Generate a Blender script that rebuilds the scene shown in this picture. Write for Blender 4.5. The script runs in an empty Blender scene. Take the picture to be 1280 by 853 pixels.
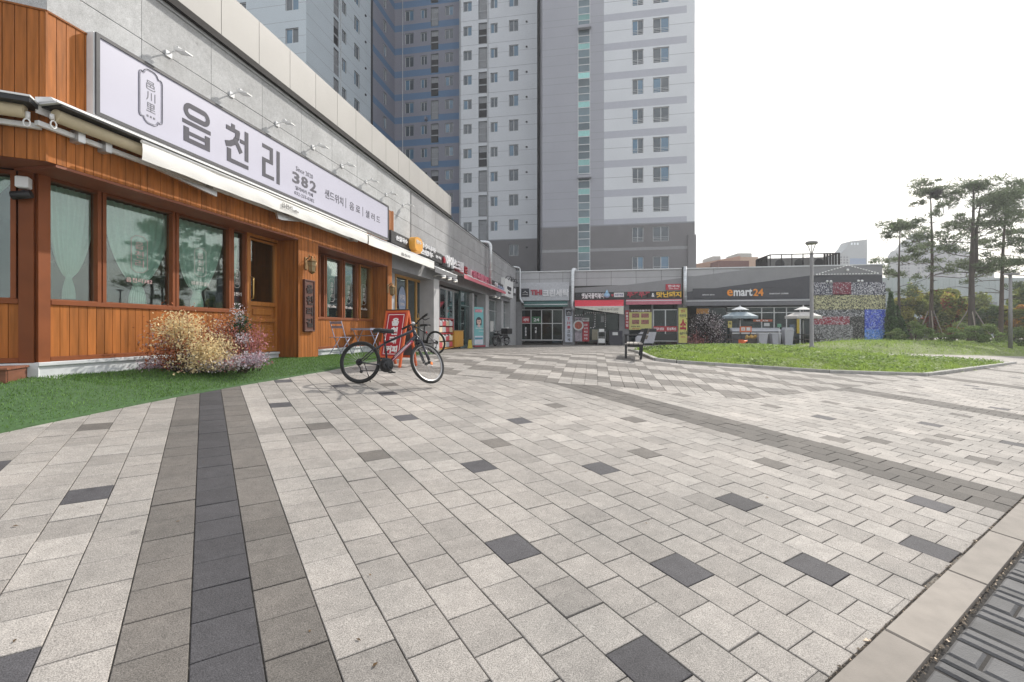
import bpy, math, random
import numpy as np
from mathutils import Vector, Matrix
random.seed(7); RNG = np.random.default_rng(7)
D = bpy.data
SC = bpy.context.scene
COL = SC.collection
R = math.radians
PI = math.pi

# ---------------------------------------------------------------- camera numbers
F, CX, HY = 583.0, 640.0, 411.0          # focal length, optical axis and eye level, in pixels of a 1280 px wide frame

# ---------------------------------------------------------------- terrain
def gz(X, Y):
    X = np.asarray(X, float); Y = np.asarray(Y, float)
    p = -1.44 - .0544 * X + .060 * Y          # the paving climbs from the road
    q = -.42 - .0235 * Y                      # and falls gently towards the shops
    h = np.clip(.5 + .5 * (q - p) / .12, 0, 1)
    r = q * (1 - h) + p * h - .12 * h * (1 - h)
    return np.clip(r, -1.75, -.3)
def gzf(X, Y):
    p = -1.44 - .0544 * X + .060 * Y; q = -.42 - .0235 * Y
    h = min(1, max(0, .5 + .5 * (q - p) / .12))
    return min(-.3, max(-1.75, q * (1 - h) + p * h - .12 * h * (1 - h)))
def ground_at(px, py):
    rx, rz = (px - CX) / F, (HY - py) / F
    prev = .5; Y = .5
    while Y < 140:
        if rz * Y < gzf(rx * Y, Y):
            lo, hi = prev, Y
            for _ in range(30):
                m = (lo + hi) / 2
                if rz * m < gzf(rx * m, m): hi = m
                else: lo = m
            return Vector((rx * hi, hi, gzf(rx * hi, hi)))
        prev = Y; Y += .05
    return Vector((rx * 140, 140, -1.5))
def at(px, py, Y): return Vector(((px - CX) / F * Y, Y, (HY - py) / F * Y))

# ---------------------------------------------------------------- building grid: n = away from the cafe front, t = along it
BA = R(10.03)
O0 = Vector((-6.4, 0, 0))
QV = Vector((math.cos(BA), -math.sin(BA), 0)); PV = Vector((math.sin(BA), math.cos(BA), 0))
def B(n, t, z=0.0): return O0 + QV * n + PV * t + Vector((0, 0, z))
def to_nt(X, Y):
    d = Vector((X, Y, 0)) - O0
    return d.dot(QV), d.dot(PV)
def tn(px, n):                             # t where the plane n is seen at column px
    a = px - CX
    return (F * (O0.x + QV.x * n) - QV.y * n * a) / (PV.y * a - F * PV.x)
def nt(px, t):                             # n where the plane t is seen at column px
    a = px - CX
    return (a * PV.y * t - F * (O0.x + PV.x * t)) / (F * QV.x - QV.y * a)
def zz(py, n, t): return (HY - py) / F * B(n, t).y
def zn(px, py, n): return zz(py, n, tn(px, n))
def ztt(px, py, t): return zz(py, nt(px, t), t)
def gb(n, t):
    p = B(n, t); return gzf(p.x, p.y)

# ---------------------------------------------------------------- mesh builder
class MB:
    def __init__(s):
        s.v = []; s.f = []; s.m = []; s.t = []; s.sm = []
    def add(s, vs, fs, mi=0, tint=None, smooth=False, M=None):
        o = len(s.v)
        if M is None: s.v.extend([tuple(v) for v in vs])
        else: s.v.extend([tuple(M @ Vector(v)) for v in vs])
        for f in fs:
            s.f.append(tuple(i + o for i in f)); s.m.append(mi); s.t.append(1.0 if tint is None else tint); s.sm.append(smooth)
    def box(s, x0, x1, y0, y1, z0, z1, mi=0, tint=None, M=None, b=0.0):
        if x0 > x1: x0, x1 = x1, x0
        if y0 > y1: y0, y1 = y1, y0
        if z0 > z1: z0, z1 = z1, z0
        if b > 0:
            b = min(b, (x1 - x0) * .45, (y1 - y0) * .45, (z1 - z0) * .45)
            V = []; 
            for z, i in ((z0, b), (z0 + b, 0), (z1 - b, 0), (z1, b)):
                V += [(x0 + i, y0 + i, z), (x1 - i, y0 + i, z), (x1 - i, y1 - i, z), (x0 + i, y1 - i, z)]
            Fc = [(3, 2, 1, 0), (12, 13, 14, 15)]
            for k in range(3):
                for j in range(4):
                    a = 4 * k + j; c = 4 * k + (j + 1) % 4
                    Fc.append((a, c, c + 4, a + 4))
            s.add(V, Fc, mi, tint, False, M); return
        V = [(x0, y0, z0), (x1, y0, z0), (x1, y1, z0), (x0, y1, z0), (x0, y0, z1), (x1, y0, z1), (x1, y1, z1), (x0, y1, z1)]
        s.add(V, [(3, 2, 1, 0), (4, 5, 6, 7), (0, 1, 5, 4), (1, 2, 6, 5), (2, 3, 7, 6), (3, 0, 4, 7)], mi, tint, False, M)
    def tube(s, pts, r, n=8, mi=0, tint=None, cap=True, M=None, smooth=True, closed=False):
        pts = [Vector(p) for p in pts]; k = len(pts)
        rr = r if hasattr(r, '__len__') else [r] * k
        V = []; 
        prevu = None
        for i, p in enumerate(pts):
            if closed: d = pts[(i + 1) % k] - pts[i - 1]
            else: d = pts[min(i + 1, k - 1)] - pts[max(i - 1, 0)]
            if d.length < 1e-9: d = Vector((0, 0, 1))
            d.normalize()
            if prevu is None:
                a = Vector((0, 0, 1)) if abs(d.z) < .9 else Vector((1, 0, 0))
                u = d.cross(a).normalized()
            else:
                u = prevu - d * prevu.dot(d)
                u = u.normalized() if u.length > 1e-6 else d.orthogonal().normalized()
            prevu = u; w = d.cross(u)
            for j in range(n):
                an = 2 * PI * j / n
                V.append(p + (u * math.cos(an) + w * math.sin(an)) * rr[i])
        Fc = []
        for i in range(k if closed else k - 1):
            for j in range(n):
                a = i * n + j; b2 = i * n + (j + 1) % n
                c = ((i + 1) % k) * n + (j + 1) % n; d2 = ((i + 1) % k) * n + j
                Fc.append((a, b2, c, d2))
        s.add(V, Fc, mi, tint, smooth, M)
        if cap and not closed:
            o = len(s.v) - len(V)
            s.f.append(tuple(o + j for j in range(n))[::-1]); s.m.append(mi); s.t.append(1.0 if tint is None else tint); s.sm.append(False)
            s.f.append(tuple(o + (k - 1) * n + j for j in range(n))); s.m.append(mi); s.t.append(1.0 if tint is None else tint); s.sm.append(False)
    def lathe(s, prof, n=20, mi=0, tint=None, M=None, smooth=True, axis='z'):
        V = []; k = len(prof)
        for r, z in prof:
            for j in range(n):
                a = 2 * PI * j / n
                if axis == 'z': V.append((r * math.cos(a), r * math.sin(a), z))
                else: V.append((r * math.cos(a), z, r * math.sin(a)))
        Fc = [(i * n + j, i * n + (j + 1) % n, (i + 1) * n + (j + 1) % n, (i + 1) * n + j) for i in range(k - 1) for j in range(n)]
        s.add(V, Fc, mi, tint, smooth, M)
    def prism(s, poly, d0, d1, M=None, mi=0, tint=None):
        # poly in local x,y ; extruded along local z
        k = len(poly)
        V = [(x, y, d0) for x, y in poly] + [(x, y, d1) for x, y in poly]
        Fc = [tuple(range(k))[::-1], tuple(range(k, 2 * k))] + [(i, (i + 1) % k, k + (i + 1) % k, k + i) for i in range(k)]
        s.add(V, Fc, mi, tint, False, M)
    def quad(s, a, b, c, d, mi=0, tint=None, M=None): s.add([a, b, c, d], [(0, 1, 2, 3)], mi, tint, False, M)
    def sphere(s, c, r, n=12, mi=0, tint=None, M=None, sc=(1, 1, 1)):
        V = []; k = n // 2 + 1
        for i in range(k):
            th = PI * i / (k - 1)
            for j in range(n):
                a = 2 * PI * j / n
                V.append((c[0] + r * sc[0] * math.sin(th) * math.cos(a), c[1] + r * sc[1] * math.sin(th) * math.sin(a), c[2] + r * sc[2] * math.cos(th)))
        Fc = [(i * n + j, (i + 1) * n + j, (i + 1) * n + (j + 1) % n, i * n + (j + 1) % n) for i in range(k - 1) for j in range(n)]
        s.add(V, Fc, mi, tint, True, M)
    def mesh(s, name, mats):
        me = D.meshes.new(name)
        me.from_pydata(s.v, [], s.f)
        for m in (mats if isinstance(mats, (list, tuple)) else [mats]): me.materials.append(m)
        if s.f:
            me.polygons.foreach_set('material_index', s.m)
            me.polygons.foreach_set('use_smooth', s.sm)
            at_ = me.attributes.new('tint', 'FLOAT', 'FACE')
            at_.data.foreach_set('value', s.t)
        me.update(); return me
    def build(s, name, mats, parent=None, M=None):
        o = D.objects.new(name, s.mesh(name, mats)); COL.objects.link(o)
        if parent is not None: o.parent = parent
        if M is not None: o.matrix_world = M
        return o

def np_mesh(name, V, faces, mats, tint=None, mi=None, smooth=False):
    """V (N,3); faces (K,c) constant corner count."""
    me = D.meshes.new(name); V = np.asarray(V, np.float32); faces = np.asarray(faces, np.int32)
    K, c = faces.shape
    me.vertices.add(len(V)); me.vertices.foreach_set('co', V.ravel())
    me.loops.add(K * c); me.loops.foreach_set('vertex_index', faces.ravel())
    me.polygons.add(K); me.polygons.foreach_set('loop_start', np.arange(0, K * c, c, dtype=np.int32))
    for m in (mats if isinstance(mats, (list, tuple)) else [mats]): me.materials.append(m)
    if mi is not None: me.polygons.foreach_set('material_index', np.asarray(mi, np.int32))
    if smooth: me.polygons.foreach_set('use_smooth', np.ones(K, bool))
    me.update(calc_edges=True)
    a = me.attributes.new('tint', 'FLOAT', 'FACE')
    a.data.foreach_set('value', np.ones(K, np.float32) if tint is None else np.asarray(tint, np.float32))
    return me

def tag(o, label=None, cat=None, group=None, kind=None):
    if label: o['label'] = label
    if cat: o['category'] = cat
    if group: o['group'] = group
    if kind: o['kind'] = kind
    return o
def thing(name, label, cat, loc=(0, 0, 0), rotz=0.0, group=None):
    o = D.objects.new(name, None); COL.objects.link(o); o.empty_display_size = .2
    o.location = loc; o.rotation_euler = (0, 0, rotz)
    return tag(o, label, cat, group)
def bthing(name, label, cat, n, t, z, group=None, turn=0.0):     # placed on the building grid, local x = n, y = t
    return thing(name, label, cat, B(n, t, z), -BA + turn, group)
def link_obj(name, me, parent=None, loc=None):
    o = D.objects.new(name, me); COL.objects.link(o)
    if parent is not None: o.parent = parent
    if loc is not None: o.location = loc
    return o
def copy_tree(o, parent=None):
    c = o.copy(); COL.objects.link(c)
    if parent is not None: c.parent = parent
    for ch in list(o.children): copy_tree(ch, c)
    return c

# ---------------------------------------------------------------- materials
MC = {}
def mat(name, col, rough=.6, metal=0.0, var=.12, scale=6.0, bump=0.0, bscale=None, emit=None, estr=0.0, spec=.5, tintamt=1.0, coat=0.0, detail=4.0, stretch=None, col2=None):
    if name in MC: return MC[name]
    m = D.materials.new(name); m.use_nodes = True
    nt_ = m.node_tree; N = nt_.nodes; L = nt_.links
    b = N['Principled BSDF']
    tc = N.new('ShaderNodeTexCoord'); mp = N.new('ShaderNodeMapping'); L.new(tc.outputs['Object'], mp.inputs[0])
    if stretch: mp.inputs['Scale'].default_value = stretch
    nz = N.new('ShaderNodeTexNoise'); nz.inputs['Scale'].default_value = scale; nz.inputs['Detail'].default_value = detail
    L.new(mp.outputs[0], nz.inputs['Vector'])
    mr = N.new('ShaderNodeMapRange'); mr.inputs[1].default_value = .25; mr.inputs[2].default_value = .75
    mr.inputs[3].default_value = 1 - var; mr.inputs[4].default_value = 1 + var
    L.new(nz.outputs['Fac'], mr.inputs[0])
    att = N.new('ShaderNodeAttribute'); att.attribute_name = 'tint'
    mu = N.new('ShaderNodeMath'); mu.operation = 'MULTIPLY'; L.new(mr.outputs[0], mu.inputs[0]); L.new(att.outputs['Fac'], mu.inputs[1])
    vm = N.new('ShaderNodeVectorMath'); vm.operation = 'SCALE'
    if col2:
        mx = N.new('ShaderNodeMix'); mx.data_type = 'RGBA'; mx.inputs[6].default_value = (*col, 1); mx.inputs[7].default_value = (*col2, 1)
        L.new(nz.outputs['Fac'], mx.inputs[0]); L.new(mx.outputs[2], vm.inputs[0])
    else: vm.inputs[0].default_value = col
    L.new(mu.outputs[0], vm.inputs['Scale']); L.new(vm.outputs[0], b.inputs['Base Color'])
    b.inputs['Roughness'].default_value = rough; b.inputs['Metallic'].default_value = metal
    b.inputs['Specular IOR Level'].default_value = spec
    if coat: b.inputs['Coat Weight'].default_value = coat; b.inputs['Coat Roughness'].default_value = .1
    if bump:
        n2 = N.new('ShaderNodeTexNoise'); n2.inputs['Scale'].default_value = bscale or scale * 4; n2.inputs['Detail'].default_value = 3
        L.new(mp.outputs[0], n2.inputs['Vector'])
        bp = N.new('ShaderNodeBump'); bp.inputs['Strength'].default_value = bump; bp.inputs['Distance'].default_value = .01
        L.new(n2.outputs['Fac'], bp.inputs['Height']); L.new(bp.outputs[0], b.inputs['Normal'])
    if emit:
        b.inputs['Emission Color'].default_value = (*emit, 1); b.inputs['Emission Strength'].default_value = estr
    MC[name] = m; return m

def glass(name, tint=(.55, .7, .66), refl=1.0, base=.05):
    if name in MC: return MC[name]
    m = D.materials.new(name); m.use_nodes = True
    N = m.node_tree.nodes; L = m.node_tree.links
    N.remove(N['Principled BSDF']); out = N['Material Output']
    tr = N.new('ShaderNodeBsdfTransparent'); tr.inputs[0].default_value = (*tint, 1)
    gl = N.new('ShaderNodeBsdfGlossy'); gl.inputs['Roughness'].default_value = .015; gl.inputs[0].default_value = (.86, .93, .92, 1)
    lw = N.new('ShaderNodeLayerWeight'); lw.inputs[0].default_value = .5
    fr = N.new('ShaderNodeMath'); fr.operation = 'POWER'; fr.inputs[1].default_value = 4.0; L.new(lw.outputs['Facing'], fr.inputs[0])
    # very slightly wavy panes
    tc = N.new('ShaderNodeTexCoord'); nz = N.new('ShaderNodeTexNoise'); nz.inputs['Scale'].default_value = 1.3
    L.new(tc.outputs['Object'], nz.inputs['Vector'])
    bp = N.new('ShaderNodeBump'); bp.inputs['Strength'].default_value = .05; bp.inputs['Distance'].default_value = .02
    L.new(nz.outputs['Fac'], bp.inputs['Height']); L.new(bp.outputs[0], gl.inputs['Normal'])
    ma = N.new('ShaderNodeMath'); ma.operation = 'MULTIPLY_ADD'; ma.use_clamp = True; ma.inputs[1].default_value = 2.2 * refl; ma.inputs[2].default_value = base
    L.new(fr.outputs[0], ma.inputs[0])
    mx = N.new('ShaderNodeMixShader'); L.new(ma.outputs[0], mx.inputs[0]); L.new(tr.outputs[0], mx.inputs[1]); L.new(gl.outputs[0], mx.inputs[2])
    L.new(mx.outputs[0], out.inputs[0]); MC[name] = m; return m

def leaf_mat(name, col, col2=None, trans=.25, rough=.55):
    if name in MC: return MC[name]
    m = D.materials.new(name); m.use_nodes = True
    N = m.node_tree.nodes; L = m.node_tree.links; b = N['Principled BSDF']; out = N['Material Output']
    att = N.new('ShaderNodeAttribute'); att.attribute_name = 'tint'
    vm = N.new('ShaderNodeVectorMath'); vm.operation = 'SCALE'; L.new(att.outputs['Fac'], vm.inputs['Scale'])
    tc = N.new('ShaderNodeTexCoord'); nz = N.new('ShaderNodeTexNoise'); nz.inputs['Scale'].default_value = 1.6; L.new(tc.outputs['Object'], nz.inputs['Vector'])
    mx = N.new('ShaderNodeMix'); mx.data_type = 'RGBA'; mx.inputs[6].default_value = (*col, 1); mx.inputs[7].default_value = (*(col2 or tuple(c * .8 for c in col)), 1)
    L.new(nz.outputs['Fac'], mx.inputs[0]); L.new(mx.outputs[2], vm.inputs[0])
    L.new(vm.outputs[0], b.inputs['Base Color']); b.inputs['Roughness'].default_value = rough; b.inputs['Specular IOR Level'].default_value = .12
    tl = N.new('ShaderNodeBsdfTranslucent'); L.new(vm.outputs[0], tl.inputs[0])
    ms = N.new('ShaderNodeMixShader'); ms.inputs[0].default_value = trans
    L.new(b.outputs[0], ms.inputs[1]); L.new(tl.outputs[0], ms.inputs[2]); L.new(ms.outputs[0], out.inputs[0])
    MC[name] = m; return m

# ---------------------------------------------------------------- lettering
TXT = {}
def text_geo(s, bold=0.0, extrude=.5, res=2, shear=0.0):
    k = (s, bold, shear)
    if k in TXT: return TXT[k]
    cu = D.curves.new('lettering', 'FONT'); cu.body = s; cu.size = 1.0; cu.extrude = extrude; cu.offset = bold; cu.resolution_u = res; cu.shear = shear
    o = D.objects.new('lettering', cu)
    me = D.meshes.new_from_object(o)
    V = np.array([v.co[:] for v in me.vertices]) if len(me.vertices) else np.zeros((0, 3))
    Fc = [tuple(p.vertices) for p in me.polygons]
    D.objects.remove(o); D.curves.remove(cu); D.meshes.remove(me)
    TXT[k] = (V, Fc); return TXT[k]
def put_text(mb, s, org, right, up, w, h, depth=.01, mi=0, bold=0.0, shear=0.0):
    """letters fill a w x h box whose lower left corner is org; they stand out along right x up by depth."""
    V, Fc = text_geo(s, bold, .5, 2, shear)
    if len(V) == 0: return
    lo = V.min(0); hi = V.max(0)
    right = Vector(right).normalized(); up = Vector(up).normalized(); nrm = right.cross(up); org = Vector(org)
    sx = w / max(hi[0] - lo[0], 1e-6); sy = h / max(hi[1] - lo[1], 1e-6)
    P = [org + right * ((v[0] - lo[0]) * sx) + up * ((v[1] - lo[1]) * sy) + nrm * ((v[2] - lo[2]) * depth) for v in V]
    mb.add(P, Fc, mi)

def grid_wall(mb, M, ac, bc, fn):
    """wall face split at cuts; fn(a, b) -> material index or None for an opening. M(a, b, depth) -> point."""
    ac = sorted(set(round(a, 4) for a in ac)); bc = sorted(set(round(b, 4) for b in bc))
    for j in range(len(bc) - 1):
        i = 0
        while i < len(ac) - 1:
            mi = fn((ac[i] + ac[i + 1]) / 2, (bc[j] + bc[j + 1]) / 2)
            k = i + 1
            while k < len(ac) - 1 and fn((ac[k] + ac[k + 1]) / 2, (bc[j] + bc[j + 1]) / 2) == mi: k += 1
            if mi is not None: mb.quad(M(ac[i], bc[j], 0), M(ac[k], bc[j], 0), M(ac[k], bc[j + 1], 0), M(ac[i], bc[j + 1], 0), mi)
            i = k
def reveal(mb, M, a0, a1, b0, b1, d, mi=0, back=None):
    mb.quad(M(a0, b0, 0), M(a0, b1, 0), M(a0, b1, d), M(a0, b0, d), mi)
    mb.quad(M(a1, b0, 0), M(a1, b0, d), M(a1, b1, d), M(a1, b1, 0), mi)
    mb.quad(M(a0, b0, 0), M(a0, b0, d), M(a1, b0, d), M(a1, b0, 0), mi)
    mb.quad(M(a0, b1, 0), M(a1, b1, 0), M(a1, b1, d), M(a0, b1, d), mi)
    if back is not None: mb.quad(M(a0, b0, d), M(a1, b0, d), M(a1, b1, d), M(a0, b1, d), back)
# ================================================================ GROUND AND PAVING
def paver_mat(name, col, warm=(1, 1, 1)):
    if name in MC: return MC[name]
    m = D.materials.new(name); m.use_nodes = True
    N = m.node_tree.nodes; L = m.node_tree.links; b = N['Principled BSDF']
    tc = N.new('ShaderNodeTexCoord')
    n1 = N.new('ShaderNodeTexNoise'); n1.inputs['Scale'].default_value = 210; n1.inputs['Detail'].default_value = 2
    n2 = N.new('ShaderNodeTexNoise'); n2.inputs['Scale'].default_value = 1.1; n2.inputs['Detail'].default_value = 6; n2.inputs['Roughness'].default_value = .65
    n3 = N.new('ShaderNodeTexNoise'); n3.inputs['Scale'].default_value = 14; n3.inputs['Detail'].default_value = 5
    for n_ in (n1, n2, n3): L.new(tc.outputs['Object'], n_.inputs['Vector'])
    def rng(nd, lo, hi, a=.3, c=.7):
        r = N.new('ShaderNodeMapRange'); r.inputs[1].default_value = a; r.inputs[2].default_value = c; r.inputs[3].default_value = lo; r.inputs[4].default_value = hi
        L.new(nd.outputs['Fac'], r.inputs[0]); return r
    def mul(a, c):
        k = N.new('ShaderNodeMath'); k.operation = 'MULTIPLY'; L.new(a.outputs[0], k.inputs[0]); L.new(c, k.inputs[1]); return k
    vo = N.new('ShaderNodeTexVoronoi'); vo.inputs['Scale'].default_value = 1.9; vo.inputs['Randomness'].default_value = 1.0; L.new(tc.outputs['Object'], vo.inputs['Vector'])
    n4 = N.new('ShaderNodeTexNoise'); n4.inputs['Scale'].default_value = .33; n4.inputs['Detail'].default_value = 8; n4.inputs['Roughness'].default_value = .7; L.new(tc.outputs['Object'], n4.inputs['Vector'])
    spot = N.new('ShaderNodeMapRange'); spot.inputs[1].default_value = .025; spot.inputs[2].default_value = .07; spot.inputs[3].default_value = .74; spot.inputs[4].default_value = 1.0; L.new(vo.outputs['Distance'], spot.inputs[0])
    att = N.new('ShaderNodeAttribute'); att.attribute_name = 'tint'
    k = mul(rng(n1, .54, 1.44), rng(n2, .84, 1.12).outputs[0]); k = mul(k, rng(n3, .9, 1.08).outputs[0]); k = mul(k, spot.outputs[0]); k = mul(k, rng(n4, .86, 1.07, .35, .65).outputs[0]); k = mul(k, att.outputs['Fac'])
    mx = N.new('ShaderNodeMix'); mx.data_type = 'RGBA'; mx.inputs[6].default_value = (*col, 1); mx.inputs[7].default_value = (*[c * w for c, w in zip(col, warm)], 1)
    L.new(n2.outputs['Fac'], mx.inputs[0])
    vm = N.new('ShaderNodeVectorMath'); vm.operation = 'SCALE'; L.new(mx.outputs[2], vm.inputs[0]); L.new(k.outputs[0], vm.inputs['Scale'])
    L.new(vm.outputs[0], b.inputs['Base Color']); b.inputs['Roughness'].default_value = .82; b.inputs['Specular IOR Level'].default_value = .35
    bp = N.new('ShaderNodeBump'); bp.inputs['Strength'].default_value = .35; bp.inputs['Distance'].default_value = .004
    L.new(n1.outputs['Fac'], bp.inputs['Height']); L.new(bp.outputs[0], b.inputs['Normal'])
    MC[name] = m; return m
M_PL = paver_mat('paver_light', (.328, .315, .297), (1.04, .98, .95))
M_PM = paver_mat('paver_mid', (.140, .133, .126), (1.05, .98, .92))
M_PD = paver_mat('paver_dark', (.064, .062, .067))
M_BED = mat('joint_sand', (.165, .152, .135), .95, var=.4, scale=30, bump=.5)
M_GRANITE_K = mat('kerb_granite', (.225, .200, .176), .75, var=.14, scale=9, bump=.15, bscale=160)
M_LAWNKERB = mat('lawn_kerb_concrete', (.36, .35, .33), .85, var=.25, scale=5, bump=.3, bscale=70)

# one sheet to the horizon
def ground_sheet():
    xs = np.unique(np.concatenate([np.arange(-16, 34, .5), np.array([-320, -160, -80, -40, -24, 44, 60, 90, 160, 320])]))
    ys = np.unique(np.concatenate([np.arange(-6, 44, .5), np.array([-60, -30, -12, 50, 60, 80, 120, 200, 330])]))
    X, Y = np.meshgrid(xs, ys); Z = gz(X, Y) - .014
    V = np.stack([X.ravel(), Y.ravel(), Z.ravel()], 1); nx = len(xs)
    i, j = np.meshgrid(np.arange(nx - 1), np.arange(len(ys) - 1)); a = (j * nx + i).ravel()
    me = np_mesh('ground', V, np.stack([a, a + 1, a + 1 + nx, a + nx], 1), M_BED, smooth=True)
    tag(link_obj('ground', me), kind='structure')
ground_sheet()

AU = R(33.42); UV = Vector((math.cos(AU), math.sin(AU))); VV = Vector((-math.sin(AU), math.cos(AU))); AO = Vector((-1.4198, 1.6312))
WP, LP = .2382, .2490
def lat(X, Y):
    d = Vector((X, Y)) - AO; return d.dot(UV) / WP, d.dot(VV) / LP
def unlat(i, j): return AO + UV * (i * WP) + VV * (j * LP)
KERB_S = .0163
def kerb_v(u): return -5.16 * LP + (u - 9.8 * WP) * KERB_S      # near edge of the paving, in metres along VV
BND = [(-3.4, 9.6), (-2.4, 9.05), (-1.5, 8.8), (0, 8.40), (1.75, 8.37), (2.7, 8.18), (3.9, 7.80), (5.6, 8.85), (8.3, 10.6), (14.0, 14.4), (30, 25)]
def bnd_y(x): return float(np.interp(x, [p[0] for p in BND], [p[1] for p in BND]))
TURF = [(-5.1, 1.9), (-4.59, 4.18), (-4.51, 4.61), (-4.21, 5.84), (-3.9, 6.75), (-3.69, 7.3), (-3.23, 8.57), (-2.75, 11.2), (-2.35, 14.0), (-2.75, 14.25)]
LAWN = [(4.28, 16.4), (4.0, 13.84), (3.98, 12.9), (4.45, 12.62), (8.3, 12.26), (11.35, 12.80), (19.8, 18.55), (15.3, 18.95), (11.6, 22.2), (7.4, 22.6)]
def inpoly(x, y, P):
    c = False; j = len(P) - 1
    for i in range(len(P)):
        if (P[i][1] > y) != (P[j][1] > y) and x < (P[j][0] - P[i][0]) * (y - P[i][1]) / (P[j][1] - P[i][1]) + P[i][0]: c = not c
        j = i
    return c
def clip(poly, p, nrm):                       # keep the side where (q-p).nrm >= 0
    out = []
    for i in range(len(poly)):
        a, b2 = poly[i], poly[(i + 1) % len(poly)]
        da = (a[0] - p[0]) * nrm[0] + (a[1] - p[1]) * nrm[1]; db = (b2[0] - p[0]) * nrm[0] + (b2[1] - p[1]) * nrm[1]
        if da >= 0: out.append(a)
        if da * db < 0:
            k = da / (da - db); out.append((a[0] + (b2[0] - a[0]) * k, a[1] + (b2[1] - a[1]) * k))
    return out
def lawn2_front(x): return 20.6 + .33 * (x - 16.5)     # front edge of the lawn beyond the path

PV_V, PV_F, PV_M, PV_T = [], [], [], []
def paver(poly, mi, tint, gap=.0028, fine=True):
    c = (sum(p[0] for p in poly) / len(poly), sum(p[1] for p in poly) / len(poly))
    dz = random.gauss(0, .0011); sx, sy = random.gauss(0, .004), random.gauss(0, .004)
    def ring(off, z):
        o = len(PV_V)
        for p in poly:
            dx, dy = p[0] - c[0], p[1] - c[1]; l = math.hypot(dx, dy) or 1
            k = max(0, 1 - off * 1.41 / l); x, y = c[0] + dx * k, c[1] + dy * k
            PV_V.append((x, y, gzf(x, y) + z + dz + sx * dx * k + sy * dy * k))
        return o
    n = len(poly)
    if fine:
        a = ring(gap, -.03); b2 = ring(gap, -.0022); c2 = ring(gap + .0026, 0)
        for o1, o2 in ((a, b2), (b2, c2)):
            for i in range(n):
                PV_F.append((o1 + i, o1 + (i + 1) % n, o2 + (i + 1) % n, o2 + i)); PV_M.append(mi); PV_T.append(tint)
        PV_F.append(tuple(c2 + i for i in range(n)))
    else:
        a = ring(gap, 0); PV_F.append(tuple(a + i for i in range(n)))
    PV_M.append(mi); PV_T.append(tint)

DARKS = [(644, 686, 2), (849, 708, 2), (803, 820, 2), (603, 583.5, 2), (755, 586, 2), (627, 555, 1), (472, 571, 1), (403, 534, 1), (355, 507.5, 2), (658, 527, 2), (702, 508, 1), (922, 626, 2), (810, 567, 1), (967, 579, 1), (1146, 621, 2), (1144, 673, 2), (1010, 702, 2), (119, 533, 1), (108, 618, 2), (20, 825, 2), (513, 523, 2), (0, 579, 2), (353, 476.7, 2), (423, 482, 2), (481, 480, 1), (484, 492, 2), (1045, 505, 1), (965, 506.5, 1), (1075, 510, 1), (1090, 549, 1), (1170, 551, 1), (1225, 577, 1), (795, 525, 1), (848, 494, 1), (1040, 551, 1), (1032, 524, 2), (1160, 531, 2), (1190, 548, 1), (1110, 552, 1)]
def cell_of(X, Y):
    i, j = lat(X, Y); r = math.floor(i); s = 0 if r % 2 else .5
    return r, math.floor(j - s)
DK = {}
for px, py, k in DARKS:
    p = ground_at(px, py); DK[cell_of(p.x, p.y)] = k
for r in range(30, 130):                       # the sprinkle of dark stones goes on to the right
    for c in range(-8, 60):
        if r % 23 > 3 and random.random() < .035 and all((r + a, c + b) not in DK for a in (-1, 0, 1) for b in (-2, -1, 0, 1, 2)): DK[(r, c)] = random.choice((1, 2))
def inview(x, y, m=2.2): return y > -.6 and abs(x - .05 * y) < 1.22 * max(y, 0) + m
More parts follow.
